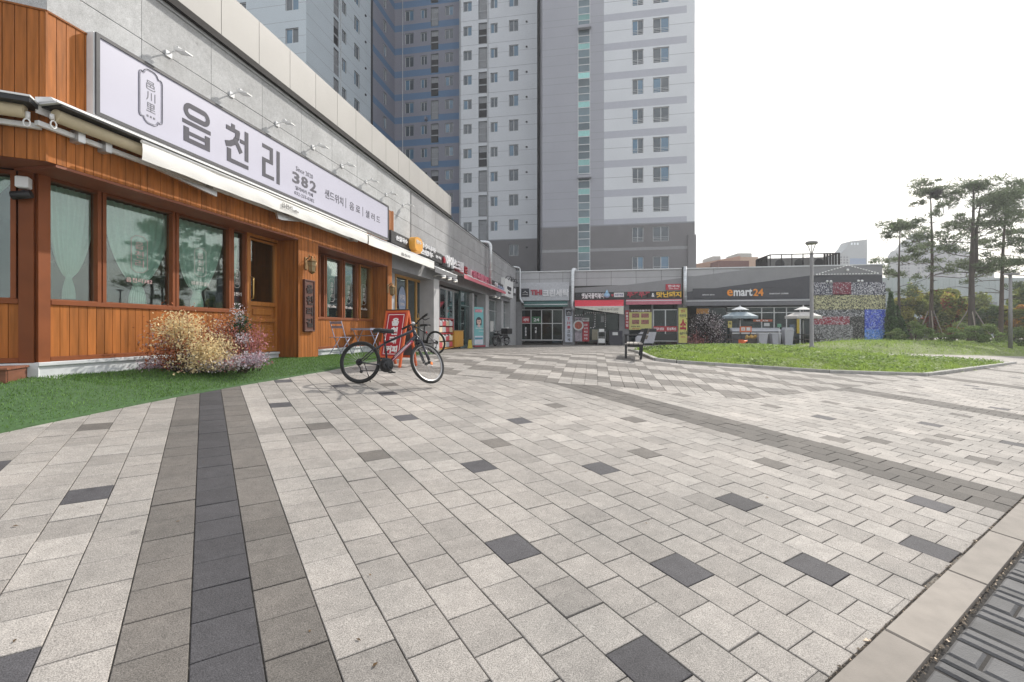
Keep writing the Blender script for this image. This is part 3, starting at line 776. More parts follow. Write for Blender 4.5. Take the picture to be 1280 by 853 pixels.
# ---- shopfronts further along (recessed behind pillars)
RS = -.60
def gpost(mb, pxa, pxb, z0, z1, n=0.0, dep=.3, mi=0): mb.box(n - dep, n, tn(pxa, n), tn(pxb, n), z0, z1, mi, 1, MBG)
def build_shopfronts():
    t_end = tn(490, 0)
    mb = MB()
    mb.box(RS, -.03, t_end, tn(542, 0), 1.93, 2.66, 0, 1, MBG)
    mb.box(RS, -.03, tn(542, 0), TC, 2.0, 2.66, 0, 1, MBG)
    wp('lintel_wall', mb, [M_GREYW], bld)
    for a_, b_, zl, zh, n_, d_ in ((542.3, 549, -1.2, 2.0, 0, .6), (607, 611, -1.6, 2.0, 0, .6), (627, 629.2, -1.6, 2.0, -.1, .4), (638, 645, -1.7, 2.66, 0.0, .6), (590.5, 592.6, -1.6, 1.95, -.3, .3)):
        mb = MB(); gpost(mb, a_, b_, zl, zh, n_, d_); wp('pillar', mb, [M_GREYL], bld)
    mb = MB(); mb.box(RS - .05, RS, t_end, tn(494.3, RS), -1.2, 2.0, 0, 1, MBG); wp('recess_wall', mb, [M_GREYL], bld)
    mb = MB(); mb.box(RS - .05, RS, tn(532.5, RS), tn(543, 0), -1.2, 2.0, 0, 1, MBG); wp('recess_wall', mb, [M_GREYD], bld)
    # golden framed glass door
    z0, z1 = -.80, 1.93; xs = [494.3, 508.6, 520.0, 532.4]
    mb = MB(); 
    for x in xs: t = tn(x, RS); mb.box(RS - .05, RS + .03, t - .045, t + .045, z0, z1, 0, 1, MBG, b=.006)
    mb.box(RS - .05, RS + .028, tn(xs[0], RS), tn(xs[3], RS), z1 - .09, z1, 0, 1, MBG); mb.box(RS - .05, RS + .028, tn(xs[0], RS), tn(xs[3], RS), z0, z0 + .13, 0, 1, MBG)
    mb.box(RS - .05, RS + .027, tn(xs[2], RS), tn(xs[3], RS), .35, .42, 0, 1, MBG)
    dr = wp('glazed_door', mb, [mat('golden_wood', (.50, .27, .075), .4, var=.12)], bld, 'golden framed glass door')
    mb = MB(); mb.box(RS - .02, RS - .012, tn(xs[0], RS), tn(xs[3], RS), z0, z1, 0, 1, MBG); sub('pane', mb, [M_GLD], dr)
    mb = MB(); c = (tn(497, RS) + tn(508, RS)) / 2; Mx = MBG @ Matrix.Translation((RS + .004, c, 1.02)) 
    mb.add([(0, .33 * math.cos(a * PI / 12), .52 * math.sin(a * PI / 12)) for a in range(24)], [tuple(range(24))], 0, 1, False, Mx)
    put_text(mb, '커피', MBG @ Vector((RS + .008, c - .22, 1.02)), PV, (0, 0, 1), .44, .22, .004, 1)
    put_text(mb, 'OPEN', MBG @ Vector((RS + .008, c - .18, .84)), PV, (0, 0, 1), .36, .1, .004, 1)
    sub('oval_sticker', mb, [mat('oval_sticker_blue', (.22, .27, .38), .5), M_DECAL], dr)
    mb = MB(); c = (tn(521, RS) + tn(532, RS)) / 2
    for k, s in enumerate('영업중'): put_text(mb, s, MBG @ Vector((RS + .006, c - .10, 1.05 - k * .26)), PV, (0, 0, 1), .2, .2, .004, 0)
    sub('door_lettering', mb, [mat('door_letter_gold', (.6, .5, .2), .5)], dr)
    mb = MB(); mb.tube([MBG @ Vector((RS + .03, tn(520, RS) + .09, .1)), MBG @ Vector((RS + .08, tn(520, RS) + .09, .12)), MBG @ Vector((RS + .08, tn(520, RS) + .09, .58)), MBG @ Vector((RS + .03, tn(520, RS) + .09, .6))], .012, 8); sub('handle', mb, [M_BRASS], dr)
    # glazed shopfronts
    def front(name, px, z0, z1, n, fm, transoms=(), label=None, w=.035):
        mb = MB()
        for x in px: t = tn(x, n); mb.box(n - .06, n + .02, t - w, t + w, z0, z1, 0, 1, MBG)
        mb.box(n - .06, n + .018, tn(px[0], n), tn(px[-1], n), z1 - .07, z1, 0, 1, MBG); mb.box(n - .06, n + .018, tn(px[0], n), tn(px[-1], n), z0, z0 + .1, 0, 1, MBG)
        for z in transoms: mb.box(n - .06, n + .016, tn(px[0], n), tn(px[-1], n), z - .03, z + .03, 0, 1, MBG)
        f = wp(name, mb, [fm], bld, label)
        mb = MB(); mb.box(n - .03, n - .022, tn(px[0], n), tn(px[-1], n), z0, z1, 0, 1, MBG); sub('pane', mb, [M_GLD], f); return f
    front('shop_window', [549.3, 558.5, 567, 574.5], -.9, 1.90, RS, M_ALU, (), 'white framed shop window with posters')
    front('shop_window', [575.5, 582, 590.4], -1.0, 1.95, RS + .15, mat('teal_frame', (.08, .13, .13), .4), (1.2,), 'teal glass shop door')
    front('shop_window', [592.8, 600, 606.8], -1.1, 1.95, RS + .1, M_GREYD, (1.2,))
    front('shop_window', [611.2, 619, 626.9], -1.2, 1.95, RS + .1, M_ALU, (1.2,))
    front('shop_window', [629.4, 637.8], -1.2, 1.9, RS + .2, M_ALU, (1.2,))
    # room behind the glass
    mb = MB(); a, b = tn(490, RS) + .05, TC
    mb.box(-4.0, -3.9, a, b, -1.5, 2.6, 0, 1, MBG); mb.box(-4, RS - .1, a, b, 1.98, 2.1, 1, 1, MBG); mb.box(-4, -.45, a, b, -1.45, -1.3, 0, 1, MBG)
    for x in (546, 609, 628): t = tn(x, RS); mb.box(-4, RS - .1, t, t + .1, -1.4, 2.0, 0, 1, MBG)
    for k in range(26):
        t = random.uniform(a, b - 1); n = random.uniform(-3.5, -1.4); h = random.uniform(.4, 1.7)
        zf = -1.3; mb.box(n, n + random.uniform(.3, .7), t, t + random.uniform(.3, 1.0), zf, zf + h, random.choice((2, 3, 4)), random.uniform(.4, 1.2), MBG)
    wp('shop_interior', mb, [M_INTD, M_INT, mat('stock_cream', (.4, .36, .28)), mat('stock_blue', (.1, .16, .24)), mat('stock_pink', (.4, .18, .2))], bld)
    # posters stuck inside the windows
    pm = [mat('poster_pink', (.5, .2, .24)), mat('poster_green', (.12, .28, .22)), mat('poster_white', (.6, .6, .58)), mat('poster_teal', (.1, .3, .32))]
    for x0, x1, z0, z1, m in ((551, 554, -.3, 1.2, 0), (559.5, 562, .6, 1.5, 1), (562, 566, .1, .8, 2), (563, 566, 1.0, 1.5, 3), (584, 588, .2, 1.0, 3), (595, 599, -.1, .9, 1), (613, 617, -.2, .5, 2)):
        n = RS - .04 if x0 < 575 else RS + .08; mb = MB(); mb.box(n - .006, n, tn(x0, n), tn(x1, n), z0, z1, 0, 1, MBG); wp('poster', mb, [pm[m]], bld)
build_shopfronts()

# ---- the cafe's wooden front
cafe = root_at('cafe_front', 'orange timber clad cafe front with tall curtained windows and a corner on the left', 'cafe', 0, 10, zwall(10))
C0 = B(0, T0)
C1 = B(REC, tn(44, REC)); ML = side_matrix(C0); ML2 = side_matrix(C1)
def ta(px, C): a = px - CX; return (a * C.y - F * C.x) / (F * EL.x - a * EL.y)
def build_cafe():
    tE = tn(490, 0); tP0, tP1 = tn(373, 0), tn(398, 0); tR1 = tn(484.5, 0); t1 = tn(44, REC)
    mb = MB(); boards(mb, T0, tE, 1.955, 3.70, 0.0)
    boards(mb, -3.6, 0, 1.955, 3.70, 0.0, M=ML)
    mb.box(-.03, .012, T0, tn(118, 0), 3.70, 3.72, 0, .8, MBG); mb.box(-.03, .012, -3.6, 0, 3.70, 3.72, 0, .8, ML)
    mb.box(-.03, .008, T0 - .012, T0 + .012, 1.955, 3.7, 0, 1.1, MBG)
    wp('wood_fascia', mb, [M_WOOD], cafe)
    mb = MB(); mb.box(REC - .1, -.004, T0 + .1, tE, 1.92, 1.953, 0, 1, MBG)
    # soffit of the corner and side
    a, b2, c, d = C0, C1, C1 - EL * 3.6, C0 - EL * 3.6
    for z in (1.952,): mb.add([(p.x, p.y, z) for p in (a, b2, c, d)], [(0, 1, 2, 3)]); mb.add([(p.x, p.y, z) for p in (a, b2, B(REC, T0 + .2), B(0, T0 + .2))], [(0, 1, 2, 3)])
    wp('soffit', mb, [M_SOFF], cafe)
    # pillars with boards
    mb = MB(); boards(mb, tP0, tP1, -.66, 1.955, 0.0); 
    Mr = MBG @ Matrix.Translation((0, tP0, 0)) @ Matrix.Rotation(-PI / 2, 4, 'Z')     # board face looking back at the camera
    boards(mb, REC, -.024, -.62, 1.955, 0.0, M=MBG @ Matrix(((0, 1, 0, 0), (-1, 0, 0, tP0), (0, 0, 1, 0), (0, 0, 0, 1))))
    mb.box(REC, -.03, tP0 + .03, tP1, -.66, 1.955, 0, .6, MBG)
    wp('wood_pillar', mb, [M_WOOD], cafe)
    mb = MB(); boards(mb, tR1, tE, -.80, 1.955, 0.0)
    boards(mb, REC, -.024, -.75, 1.955, 0.0, M=MBG @ Matrix(((0, 1, 0, 0), (-1, 0, 0, tR1), (0, 0, 1, 0), (0, 0, 0, 1))))
    mb.box(REC, -.03, tR1 + .03, tE, -.80, 1.955, 0, .6, MBG)
    mb.box(-.06, .012, tE - .01, tE + .10, 2.62, 3.72, 0, .9, MBG)
    wp('wood_pillar', mb, [M_WOOD], cafe)
    mb = MB(); mb.box(REC - .12, REC + .05, t1, tn(59.3, REC), -.42, 1.93, 0, 1, MBG); mb.box(-.12, .05, ta(25.5, C1), -.0, -.42, 1.93, 0, .82, ML2)
    wp('corner_post', mb, [M_WOODF], cafe)
    # dado
    def dado(ta_, tb_, zs, zb=-.36, M=MBG, n=REC, name='dado'):
        mb = MB(); boards(mb, ta_, tb_, zb, zs - .06, n + .012, M=M, w=.112)
        mb2 = mb; mb2.box(n - .1, n + .035, ta_, tb_, zs - .062, zs, 1, 1, M, b=.004); mb2.box(n - .1, n + .03, ta_, tb_, zb - .058, zb, 1, 1, M, b=.004)
        wp(name, mb, [M_WOOD, M_WOODF], cafe)
    tD0 = tn(306.5, REC)
    dado(tn(59.3, REC) + .02, tD0, .365); dado(tP1, tR1, .29, -.46); dado(-3.6, ta(25.5, C1) - .01, .365, M=ML2, n=0.0)
    mb = MB()
    for a, b3, zt in ((t1 - .02, tD0 + .0, -.42), (tD0, tP0, -.50), (tP1, tR1, -.52)):
        mb.box(REC - .1, REC + .055, a, b3, -1.1, zt - .05, 0, 1, MBG); mb.box(REC - .1, REC + .085, a, b3, zt - .048, zt, 0, .93, MBG, b=.006)
    mb.box(-.1, .06, -3.6, .05, -1.1, -.425, 0, 1, ML2); mb.box(REC, .03, tP0 - .04, tP1 + .03, -1.1, -.664, 0, 1, MBG); mb.box(REC, .02, tR1 - .03, tE + .02, -1.2, -.80, 0, 1, MBG)
    wp('plinth', mb, [M_PLINTH], cafe)
    # windows: frame > pane, lettering
    def window(pa, pb, z0, z1, left=.05, right=.05, fm=M_WOODF, M=MBG, n=REC, t_=None, head=.05):
        t0, t1_ = (tn(pa, n), tn(pb, n)) if t_ is None else t_
        mb = MB()
        mb.box(n - .09, n + .03, t0 - left, t0, z0, z1, 0, 1, M, b=.004); mb.box(n - .09, n + .03, t1_, t1_ + right, z0, z1, 0, 1, M, b=.004)
        mb.box(n - .09, n + .026, t0, t1_, z1 - head, z1, 0, .7, M); mb.box(n - .09, n + .026, t0, t1_, z0 - .004, z0 + .012, 0, 1, M)  # darker head strip: shade under the soffit put into its tint
        wdw = wp('window', mb, [fm], cafe)
        mb = MB(); mb.box(n - .052, n - .044, t0, t1_, z0, z1 - head, 0, 1, M); sub('pane', mb, [M_GL], wdw)
        return wdw, t0, t1_
    def curtain(t0, t1_, pinch, zp, z0, z1, n=REC - .17, M=MBG, wtop=1.0, seed=0):
        mb = MB(); V = []; nu, nv = 72, 26; c = (t0 + t1_) / 2; hw = (t1_ - t0) / 2 * wtop
        for j in range(nv + 1):
            z = z1 + (z0 - z1) * j / nv
            if z > zp: q = (z - zp) / (z1 - zp); k = .10 + .90 * math.sin(min(1, q) * PI / 2) ** .55; cc = pinch + (c - pinch) * min(1, q * 1.3)
            else: q = (zp - z) / (zp - z0 + 1e-6); k = .10 + .17 * math.sin(min(1, q * 1.2) * PI / 2); cc = pinch
            for i in range(nu + 1):
                s = -1 + 2 * i / nu; am = .020 * (.4 + .6 * k)
                V.append((n + am * math.sin(s * 26 + seed + .6 * math.sin(3 * z)) + .02 * (1 - k) * math.cos(s * 1.6), cc + s * hw * k, z))
        Fc = [(j * (nu + 1) + i, j * (nu + 1) + i + 1, (j + 1) * (nu + 1) + i + 1, (j + 1) * (nu + 1) + i) for j in range(nv) for i in range(nu)]
        mb.add(V, Fc, 0, 1, True, M)
        o = wp('curtain', mb, [M_CURT], cafe)
        mb = MB(); mb.lathe([(hw * .115, zp - .03), (hw * .125, zp), (hw * .115, zp + .03)], 12, 0, 1, M @ Matrix.Translation((n, pinch, 0)) @ Matrix.Diagonal((.55, 1, 1, 1))); sub('tie_band', mb, [M_CURT], o)
    def lettering(wdw, tc_, zlo, zhi, w, m=M_DECAL, small=None, n=REC - .040):
        mb = MB(); h = (zhi - zlo); ch = h / 4.1
        for k, s in enumerate('읍천리'): put_text(mb, s, MBG @ Vector((n, tc_ - w * .26, zhi - h * .12 - (k + 1) * ch)), PV, (0, 0, 1), w * .52, ch * .80, .003, 0, -.004)
        pts = [(-.5, .1), (-.5, .9), (-.22, 1.0), (.22, 1.0), (.5, .9), (.5, .1), (.22, 0), (-.22, 0)]
        mb.tube([MBG @ Vector((n + .001, tc_ + x * w, zlo + y * h)) for x, y in pts], .0035, 5, 0, 1, closed=True)
        if small: put_text(mb, small, MBG @ Vector((n, tc_ - w * .8, zlo - .16)), PV, (0, 0, 1), w * 1.6, .07, .003, 0)
        sub('window_lettering', mb, [m], wdw)
    w1, a, b = window(60, 120, .365, 1.93); curtain(a + .10, b + .12, a + (b - a) * .62, .70, .40, 1.88, seed=.5)
    w2, a, b = window(131, 214, .365, 1.93); curtain(a + .10, b + .14, (a + b) / 2 + .10, .70, .38, 1.88, seed=2); lettering(w2, (a + b) / 2 + .02, .86, 1.42, .26, M_DECALP, '읍천리382')
    w3, a, b = window(222, 285, .365, 1.93); curtain(a + .1, b + .1, a + (b - a) * .52, .66, .38, 1.88, wtop=.98, seed=4); lettering(w3, a + (b - a) * .46, .92, 1.42, .24, M_DECAL, '커피 샌드위치 샐러드')
    w4, a, b = window(291, 305.5, .365, 1.93, .06, .05); curtain(a, b, (a + b) / 2, .70, .38, 1.88, seed=1); lettering(w4, (a + b) / 2, .80, 1.15, .15, M_DECAL, '읍천리')
    for pa, pb, fm in ((399.5, 403.6, M_WOODF), (407.6, 426.4, M_WOODF), (430.3, 445.4, M_WOODF), (449.8, 463.6, M_WOODD)):
        wd, a, b = window(pa, pb, .29, 1.90, .06, .06, fm)
        if pb > 405:
            curtain(a, b, a + (b - a) * .34, .62, .33, 1.84, wtop=.92, seed=pa, n=REC - .13); lettering(wd, (a + b) / 2 - .03, .72, 1.33, .26, M_DECAL, '382 coffee')
    a = ta(25.5, C1) - .02; wd, a0, b0 = window(0, 0, .365, 1.93, M=ML2, n=0.0, t_=(a - 1.35, a - .06))
    mb = MB(); 
    nu, nv = 40, 20; V = []
    for j in range(nv + 1):
        q = j / nv; z = 1.88 - 1.2 * q
        for i in range(nu + 1):
            s = i / nu; hw = 1.25 * (1 - q ** 1.2 * .92); V.append((-.17 + .02 * math.sin(s * 40 + z), a0 + s * hw, z))
    mb.add(V, [(j * (nu + 1) + i, j * (nu + 1) + i + 1, (j + 1) * (nu + 1) + i + 1, (j + 1) * (nu + 1) + i) for j in range(nv) for i in range(nu)], 0, 1, True, ML2)
    wp('curtain', mb, [M_CURT], cafe)
    # door
    t0, t1_ = tn(308, REC), tn(348.5, REC) - .02; z0, z1 = -.50, 1.92; n = REC
    mb = MB(); mb.box(n - .1, n + .04, t0 - .02, t0 + .045, z0, z1, 0, 1, MBG, b=.005); mb.box(n - .1, n + .04, t1_ - .05, t1_, z0, z1, 0, 1, MBG, b=.005); mb.box(n - .1, n + .04, t0 + .045, t1_ - .05, z1 - .06, z1, 0, 1, MBG, b=.005)
    d0, d1 = t0 + .05, t1_ - .055
    for y0, y1 in ((d0, d0 + .055), (d1 - .055, d1)): mb.box(n - .07, n + .015, y0, y1, z0 + .01, z1 - .085, 0, 1.05, MBG, b=.004)
    for za, zb in ((z0 + .01, z0 + .13), (.14, .22), (.47, .555), (z1 - .12, z1 - .086)): mb.box(n - .07, n + .012, d0 + .055, d1 - .055, za, zb, 0, 1.02, MBG, b=.004)
    for za, zb in ((z0 + .13, .14), (.22, .47)):
        mb.box(n - .06, n - .03, d0 + .055, d1 - .055, za, zb, 0, .9, MBG); mb.box(n - .05, n - .008, d0 + .15, d1 - .15, za + .06, zb - .06, 0, .97, MBG, b=.012)
    dr = wp('door', mb, [M_WOODD], cafe, 'orange wooden door with a tall pane')
    mb = MB(); mb.box(n - .045, n - .037, d0 + .055, d1 - .055, .555, z1 - .12, 0, 1, MBG); sub('pane', mb, [M_GL], dr)
    mb = MB(); y = d0 + .055; mb.tube([MBG @ Vector(p) for p in ((n + .015, y, .60), (n + .07, y, .61), (n + .075, y, .70), (n + .075, y, .95), (n + .07, y, 1.03), (n + .015, y, 1.04))], .013, 8); sub('handle', mb, [M_BRASS], dr)
    # the room
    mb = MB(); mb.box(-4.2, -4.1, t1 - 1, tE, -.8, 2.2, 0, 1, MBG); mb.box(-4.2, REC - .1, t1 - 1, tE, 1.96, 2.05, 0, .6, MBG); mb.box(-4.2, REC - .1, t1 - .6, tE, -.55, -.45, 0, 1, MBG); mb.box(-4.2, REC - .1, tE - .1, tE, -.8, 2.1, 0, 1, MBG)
    for k in range(7):
        t = t1 + .8 + k * 1.15; mb.box(-2.6, -1.8, t, t + .7, .20, .24, 1, 1, MBG); mb.box(-2.24, -2.16, t + .31, t + .39, -.45, .2, 1, .5, MBG)
        mb.box(-1.5, -1.1, t + .1, t + .5, -.02, .03, 1, .8, MBG); mb.box(-1.5, -1.46, t + .1, t + .5, .03, .42, 1, .8, MBG)
    for k in range(5): mb.lathe([(.02, 1.9), (.02, 1.3), (.16, 1.05), (.17, 1.03)], 14, 2, 1, MBG @ Matrix.Translation((-1.9, t1 + 1 + k * 1.9, 0)))
    wp('cafe_interior', mb, [M_INT, mat('cafe_table_wood', (.16, .08, .04)), mat('pendant_shade', (.3, .16, .07))], cafe)
build_cafe()

# wooden deck by the corner
def build_deck():
    d = thing('wooden_deck', 'low reddish brown wooden deck step beside the cafe corner', 'deck', C1 - EL * 1.0 + NL * .35 + Vector((0, 0, -.8)))
    M = side_matrix(C1); mb = MB()
    boards(mb, -3.0, -.05, -.95, -.47, .55, th=.025, w=.16, M=M, gap=.002); wp('skirt', mb, [mat('deck_board', (.20, .075, .04), .6, var=.25, scale=4, stretch=(1, 1, 5))], d)
    mb = MB()
    for k in range(5): mb.box(.06 + k * .105, .16 + k * .105, -3.0, -.03, -.47, -.445, 0, random.gauss(1, .08), M, b=.003)
    mb.box(.06, .53, -.07, -.05, -.95, -.47, 0, .8, M)
    wp('deck_top', mb, [MC['deck_board']], d)
build_deck()
# ================================================================ SIGNS, AWNINGS, LAMPS ON THE LEFT BUILDING
UP = Vector((0, 0, 1))
def on(n, t, z): return MBG @ Vector((n, t, z))
# ---- the big cafe sign
def build_cafe_sign():
    a, b = tn(118, .12), tn(486, .12); z0, z1 = 2.70, 3.74
    sg = root_at('shop_sign', 'long lavender white cafe sign board with big grey Korean letters above the cafe windows', 'sign', .06, (a + b) / 2, z0)
    mb = MB(); mb.box(.0, .10, a, b, z0, z1, 0, 1, MBG, b=.004); wp('sign_case', mb, [M_WHITE2], sg)
    mb = MB(); f = .045
    mb.box(.101, .125, a + .02, b, z0, z0 + f, 0, 1, MBG); mb.box(.101, .125, a + .02, b, z1 - f, z1, 0, 1, MBG); mb.box(.101, .125, a + .02, a + .02 + f, z0 + f, z1 - f, 0, 1, MBG); mb.box(.101, .125, b - f, b, z0 + f, z1 - f, 0, 1, MBG)
    wp('sign_frame', mb, [M_SFRAME], sg)
    mb = MB(); mb.box(.1005, .110, a + .02 + f, b - f, z0 + f, z1 - f, 0, 1, MBG); wp('sign_face', mb, [M_LAV], sg)
    n = .1105; cnt = [0]
    def stroke(mb, pts):                       # convex polygon in (t, z)
        cnt[0] += 1; d = n + .004 + .0003 * (cnt[0] % 9)
        V = [on(n - .001, t, z) for t, z in pts] + [on(d, t, z) for t, z in pts]; k = len(pts)
        mb.add(V, [tuple(range(k, 2 * k))] + [(i, (i + 1) % k, k + (i + 1) % k, k + i) for i in range(k)])
    def glyph(ta_, tb_, zl, zh):
        W, H = tb_ - ta_, zh - zl
        def P(u, v): return (ta_ + u * W, zl + v * H)
        def bar(mb, u0, u1, v0, v1): stroke(mb, [P(u0, v0), P(u1, v0), P(u1, v1), P(u0, v1)])
        def ring(mb, u0, u1, v0, v1, th):
            r_o = (v1 - v0) / 2 * H; r_i = r_o - th * H; c = (v0 + v1) / 2; m = 14
            def loop(r, inset):
                out = []; L0, R0 = ta_ + u0 * W + r_o, ta_ + u1 * W - r_o; zc = zl + c * H
                for k in range(m + 1): an = -PI / 2 + PI * k / m; out.append((R0 + r * math.cos(an), zc + r * math.sin(an)))
                for k in range(m + 1): an = PI / 2 + PI * k / m; out.append((L0 + r * math.cos(an), zc + r * math.sin(an)))
                return out
            o_, i_ = loop(r_o, 0), loop(r_i, 0); k = len(o_); d = n + .004
            V = [on(d, t, z) for t, z in o_] + [on(d, t, z) for t, z in i_] + [on(n - .001, t, z) for t, z in o_]
            mb.add(V, [(j, (j + 1) % k, k + (j + 1) % k, k + j) for j in range(k)] + [(j, 2 * k + j, 2 * k + (j + 1) % k, (j + 1) % k) for j in range(k)])
        def poly(mb, pts, w):                      # thick polyline
            for (x0, y0), (x1, y1) in zip(pts[:-1], pts[1:]):
                a0, b0 = P(x0, y0), P(x1, y1); dx, dy = b0[0] - a0[0], b0[1] - a0[1]; l = math.hypot(dx, dy); nx, ny = -dy / l * w / 2, dx / l * w / 2; ex, ey = dx / l * w * .18, dy / l * w * .18
                stroke(mb, [(a0[0] + nx - ex, a0[1] + ny - ey), (b0[0] + nx + ex, b0[1] + ny + ey), (b0[0] - nx + ex, b0[1] - ny + ey), (a0[0] - nx - ex, a0[1] - ny - ey)][::-1])
        return P, bar, ring, poly
    mb = MB(); P, bar, ring, poly = glyph(tn(228, n), tn(263.2, n), 2.885, 3.50)
    ring(mb, .04, .97, .60, 1.0, .125); bar(mb, 0, 1, .445, .545)
    bar(mb, .04, .22, 0, .37); bar(mb, .79, .97, 0, .37); bar(mb, .20, .80, 0, .115); bar(mb, .20, .80, .195, .285); wp('sign_letter', mb, [M_SGREY], sg)
    mb = MB(); P, bar, ring, poly = glyph(tn(281.6, n), tn(310.3, n), 2.88, 3.555)
    w_ = .115 * (tn(310.3, n) - tn(281.6, n)) / .55
    bar(mb, .255, .40, .90, 1.0); bar(mb, .04, .60, .80, .905); poly(mb, [(.53, .86), (.50, .70), (.38, .56), (.20, .47), (.04, .43)], .095); poly(mb, [(.40, .62), (.52, .52), (.66, .37)], .085)
    bar(mb, .84, 1.0, .20, .98); bar(mb, .63, .85, .62, .715); bar(mb, .07, .235, .0, .34); bar(mb, .22, 1.0, 0, .10); wp('sign_letter', mb, [M_SGREY], sg)
    mb = MB(); P, bar, ring, poly = glyph(tn(327.8, n), tn(349.5, n), 2.87, 3.515)
    bar(mb, .0, .60, .89, 1.0); bar(mb, .42, .60, .58, .90); bar(mb, 0, .60, .50, .60); bar(mb, 0, .18, .12, .52); bar(mb, .0, .66, .04, .145); bar(mb, .82, 1.0, 0.0, 1.0); wp('sign_letter', mb, [M_SGREY], sg)
    # the small crest on the left
    ca, cb = tn(173.5, n), tn(203, n); cc = (ca + cb) / 2; hw = (cb - ca) / 2; zc, hh = 3.27, .385
    mb = MB()
    def crest(k):
        out = []
        for sx, sy in ((1, 1), (1, -1), (-1, -1), (-1, 1)):
            q = []
            for i in range(7): an = PI / 2 * i / 6; q.append((.62 * math.sin(an) * 1.0, 1.0 - .26 * (1 - math.cos(an))))          # shoulder
            q = [(.0, 1.0), (.30, .99), (.52, .93), (.62, .84), (.66, .80), (.82, .83), (.95, .79), (1.0, .70), (1.0, .35), (1.0, 0)]
            if (sx, sy) in ((1, -1), (-1, 1)): q = q[::-1]
            out += [(x * sx, y * sy) for x, y in q[1:]]
        return [on(n + .004, cc + x * hw * k, zc + y * (hh - hw * (1 - k))) for x, y in out]
    for k, r_ in ((1.0, .004), (.90, .0022)): mb.tube(crest(k), r_, 5, 0, 1, closed=True)
    for j, s in enumerate('邑川里'): put_text(mb, s, on(n, cc - hw * .38, zc + .105 - j * .155), PV, UP, hw * .76, .125, .003, 0, -.004)
    for j in (-1, 0, 1): mb.box(n, n + .004, cc + j * hw * .28 - .012, cc + j * hw * .28 + .012, zc - .285, zc - .26, 0, 1, MBG)
    wp('sign_crest', mb, [mat('sign_crest_grey', (.16, .16, .19), .5)], sg)
    dk = mat('sign_letter_dark', (.055, .052, .075), .5, var=.05)
    def T(s, pa, pb, za, zb, bold=.0):
        mb = MB(); put_text(mb, s, on(n, tn(pa, n), za), PV, UP, tn(pb, n) - tn(pa, n), zb - za, .004, 0, bold); wp('sign_text', mb, [dk], sg)
    T('Since 2020', 370, 391, 3.335, 3.43, -.008); T('3', 365.5, 374.5, 3.055, 3.29, .03); T('8', 376.5, 385, 3.055, 3.29, .03); T('2', 387.3, 395.3, 3.055, 3.29, .03); T('딜리버리 카페', 369.5, 391, 2.93, 3.01, -.004); T('032-233-0382', 368, 392.5, 2.82, 2.89, -.008)
    T('샌드위치', 406, 429, 3.06, 3.27, .004); T('음 료', 437, 450, 3.07, 3.27, .004); T('샐 러 드', 457, 475, 3.07, 3.27, .004)
    for px in (432.3, 453.5): mb = MB(); mb.box(n, n + .004, tn(px, n) - .008, tn(px, n) + .008, 3.05, 3.30, 0, 1, MBG); wp('divider', mb, [dk], sg)
build_cafe_sign()

# ---- floodlights above the sign
def build_floodlights():
    proto = None; names = ['first floodlight from the cafe corner on the granite above the crest', 'second floodlight from the corner above the first big sign letter', 'third floodlight from the corner above the middle big sign letter', 'fourth floodlight from the corner above the third big sign letter', 'fifth floodlight from the corner above the small 382 lettering', 'sixth floodlight from the corner above the small menu words', 'floodlight above the right end of the lavender sign', 'last floodlight of the row, just past the lavender sign']
    for k, px in enumerate((210, 289, 346, 391, 427, 457.5, 482.5, 504)):
        t = tn(px, .0)
        if proto is None:
            r_ = bthing('floodlight', names[0], 'floodlight', .005, t, 4.10, 'floodlights above the cafe sign')
            mb = MB(); mb.box(0, .018, -.05, .05, -.03, .06, 0, 1, b=.004); mb.build('wall_plate', [M_WHITE2], r_)
            mb = MB(); mb.tube([(0, 0, .02), (.10, 0, .05), (.20, 0, .055)], .011, 8); mb.build('arm', [M_WHITE2], r_)
            mb = MB(); mb.add([(.16, -.075, .03), (.36, -.065, -.02), (.36, .065, -.02), (.16, .075, .03), (.18, -.085, .07), (.36, -.07, -.002), (.36, .07, -.002), (.18, .085, .07)], [(0, 4, 5, 1), (1, 5, 6, 2), (2, 6, 7, 3), (3, 7, 4, 0), (4, 7, 6, 5)]); mb.build('lamp_head', [M_WHITE], r_)
            mb = MB(); mb.add([(.165, -.072, .032), (.355, -.062, -.018), (.355, .062, -.018), (.165, .072, .032)], [(3, 2, 1, 0)]); mb.box(.17, .2, -.03, .03, .07, .1); mb.build('lamp_glass', [mat('lamp_lens', (.55, .56, .57), .3)], r_)
            proto = r_
        else:
            c = copy_tree(proto); c.location = B(.005, t, 4.10); c['label'] = names[k]
build_floodlights()

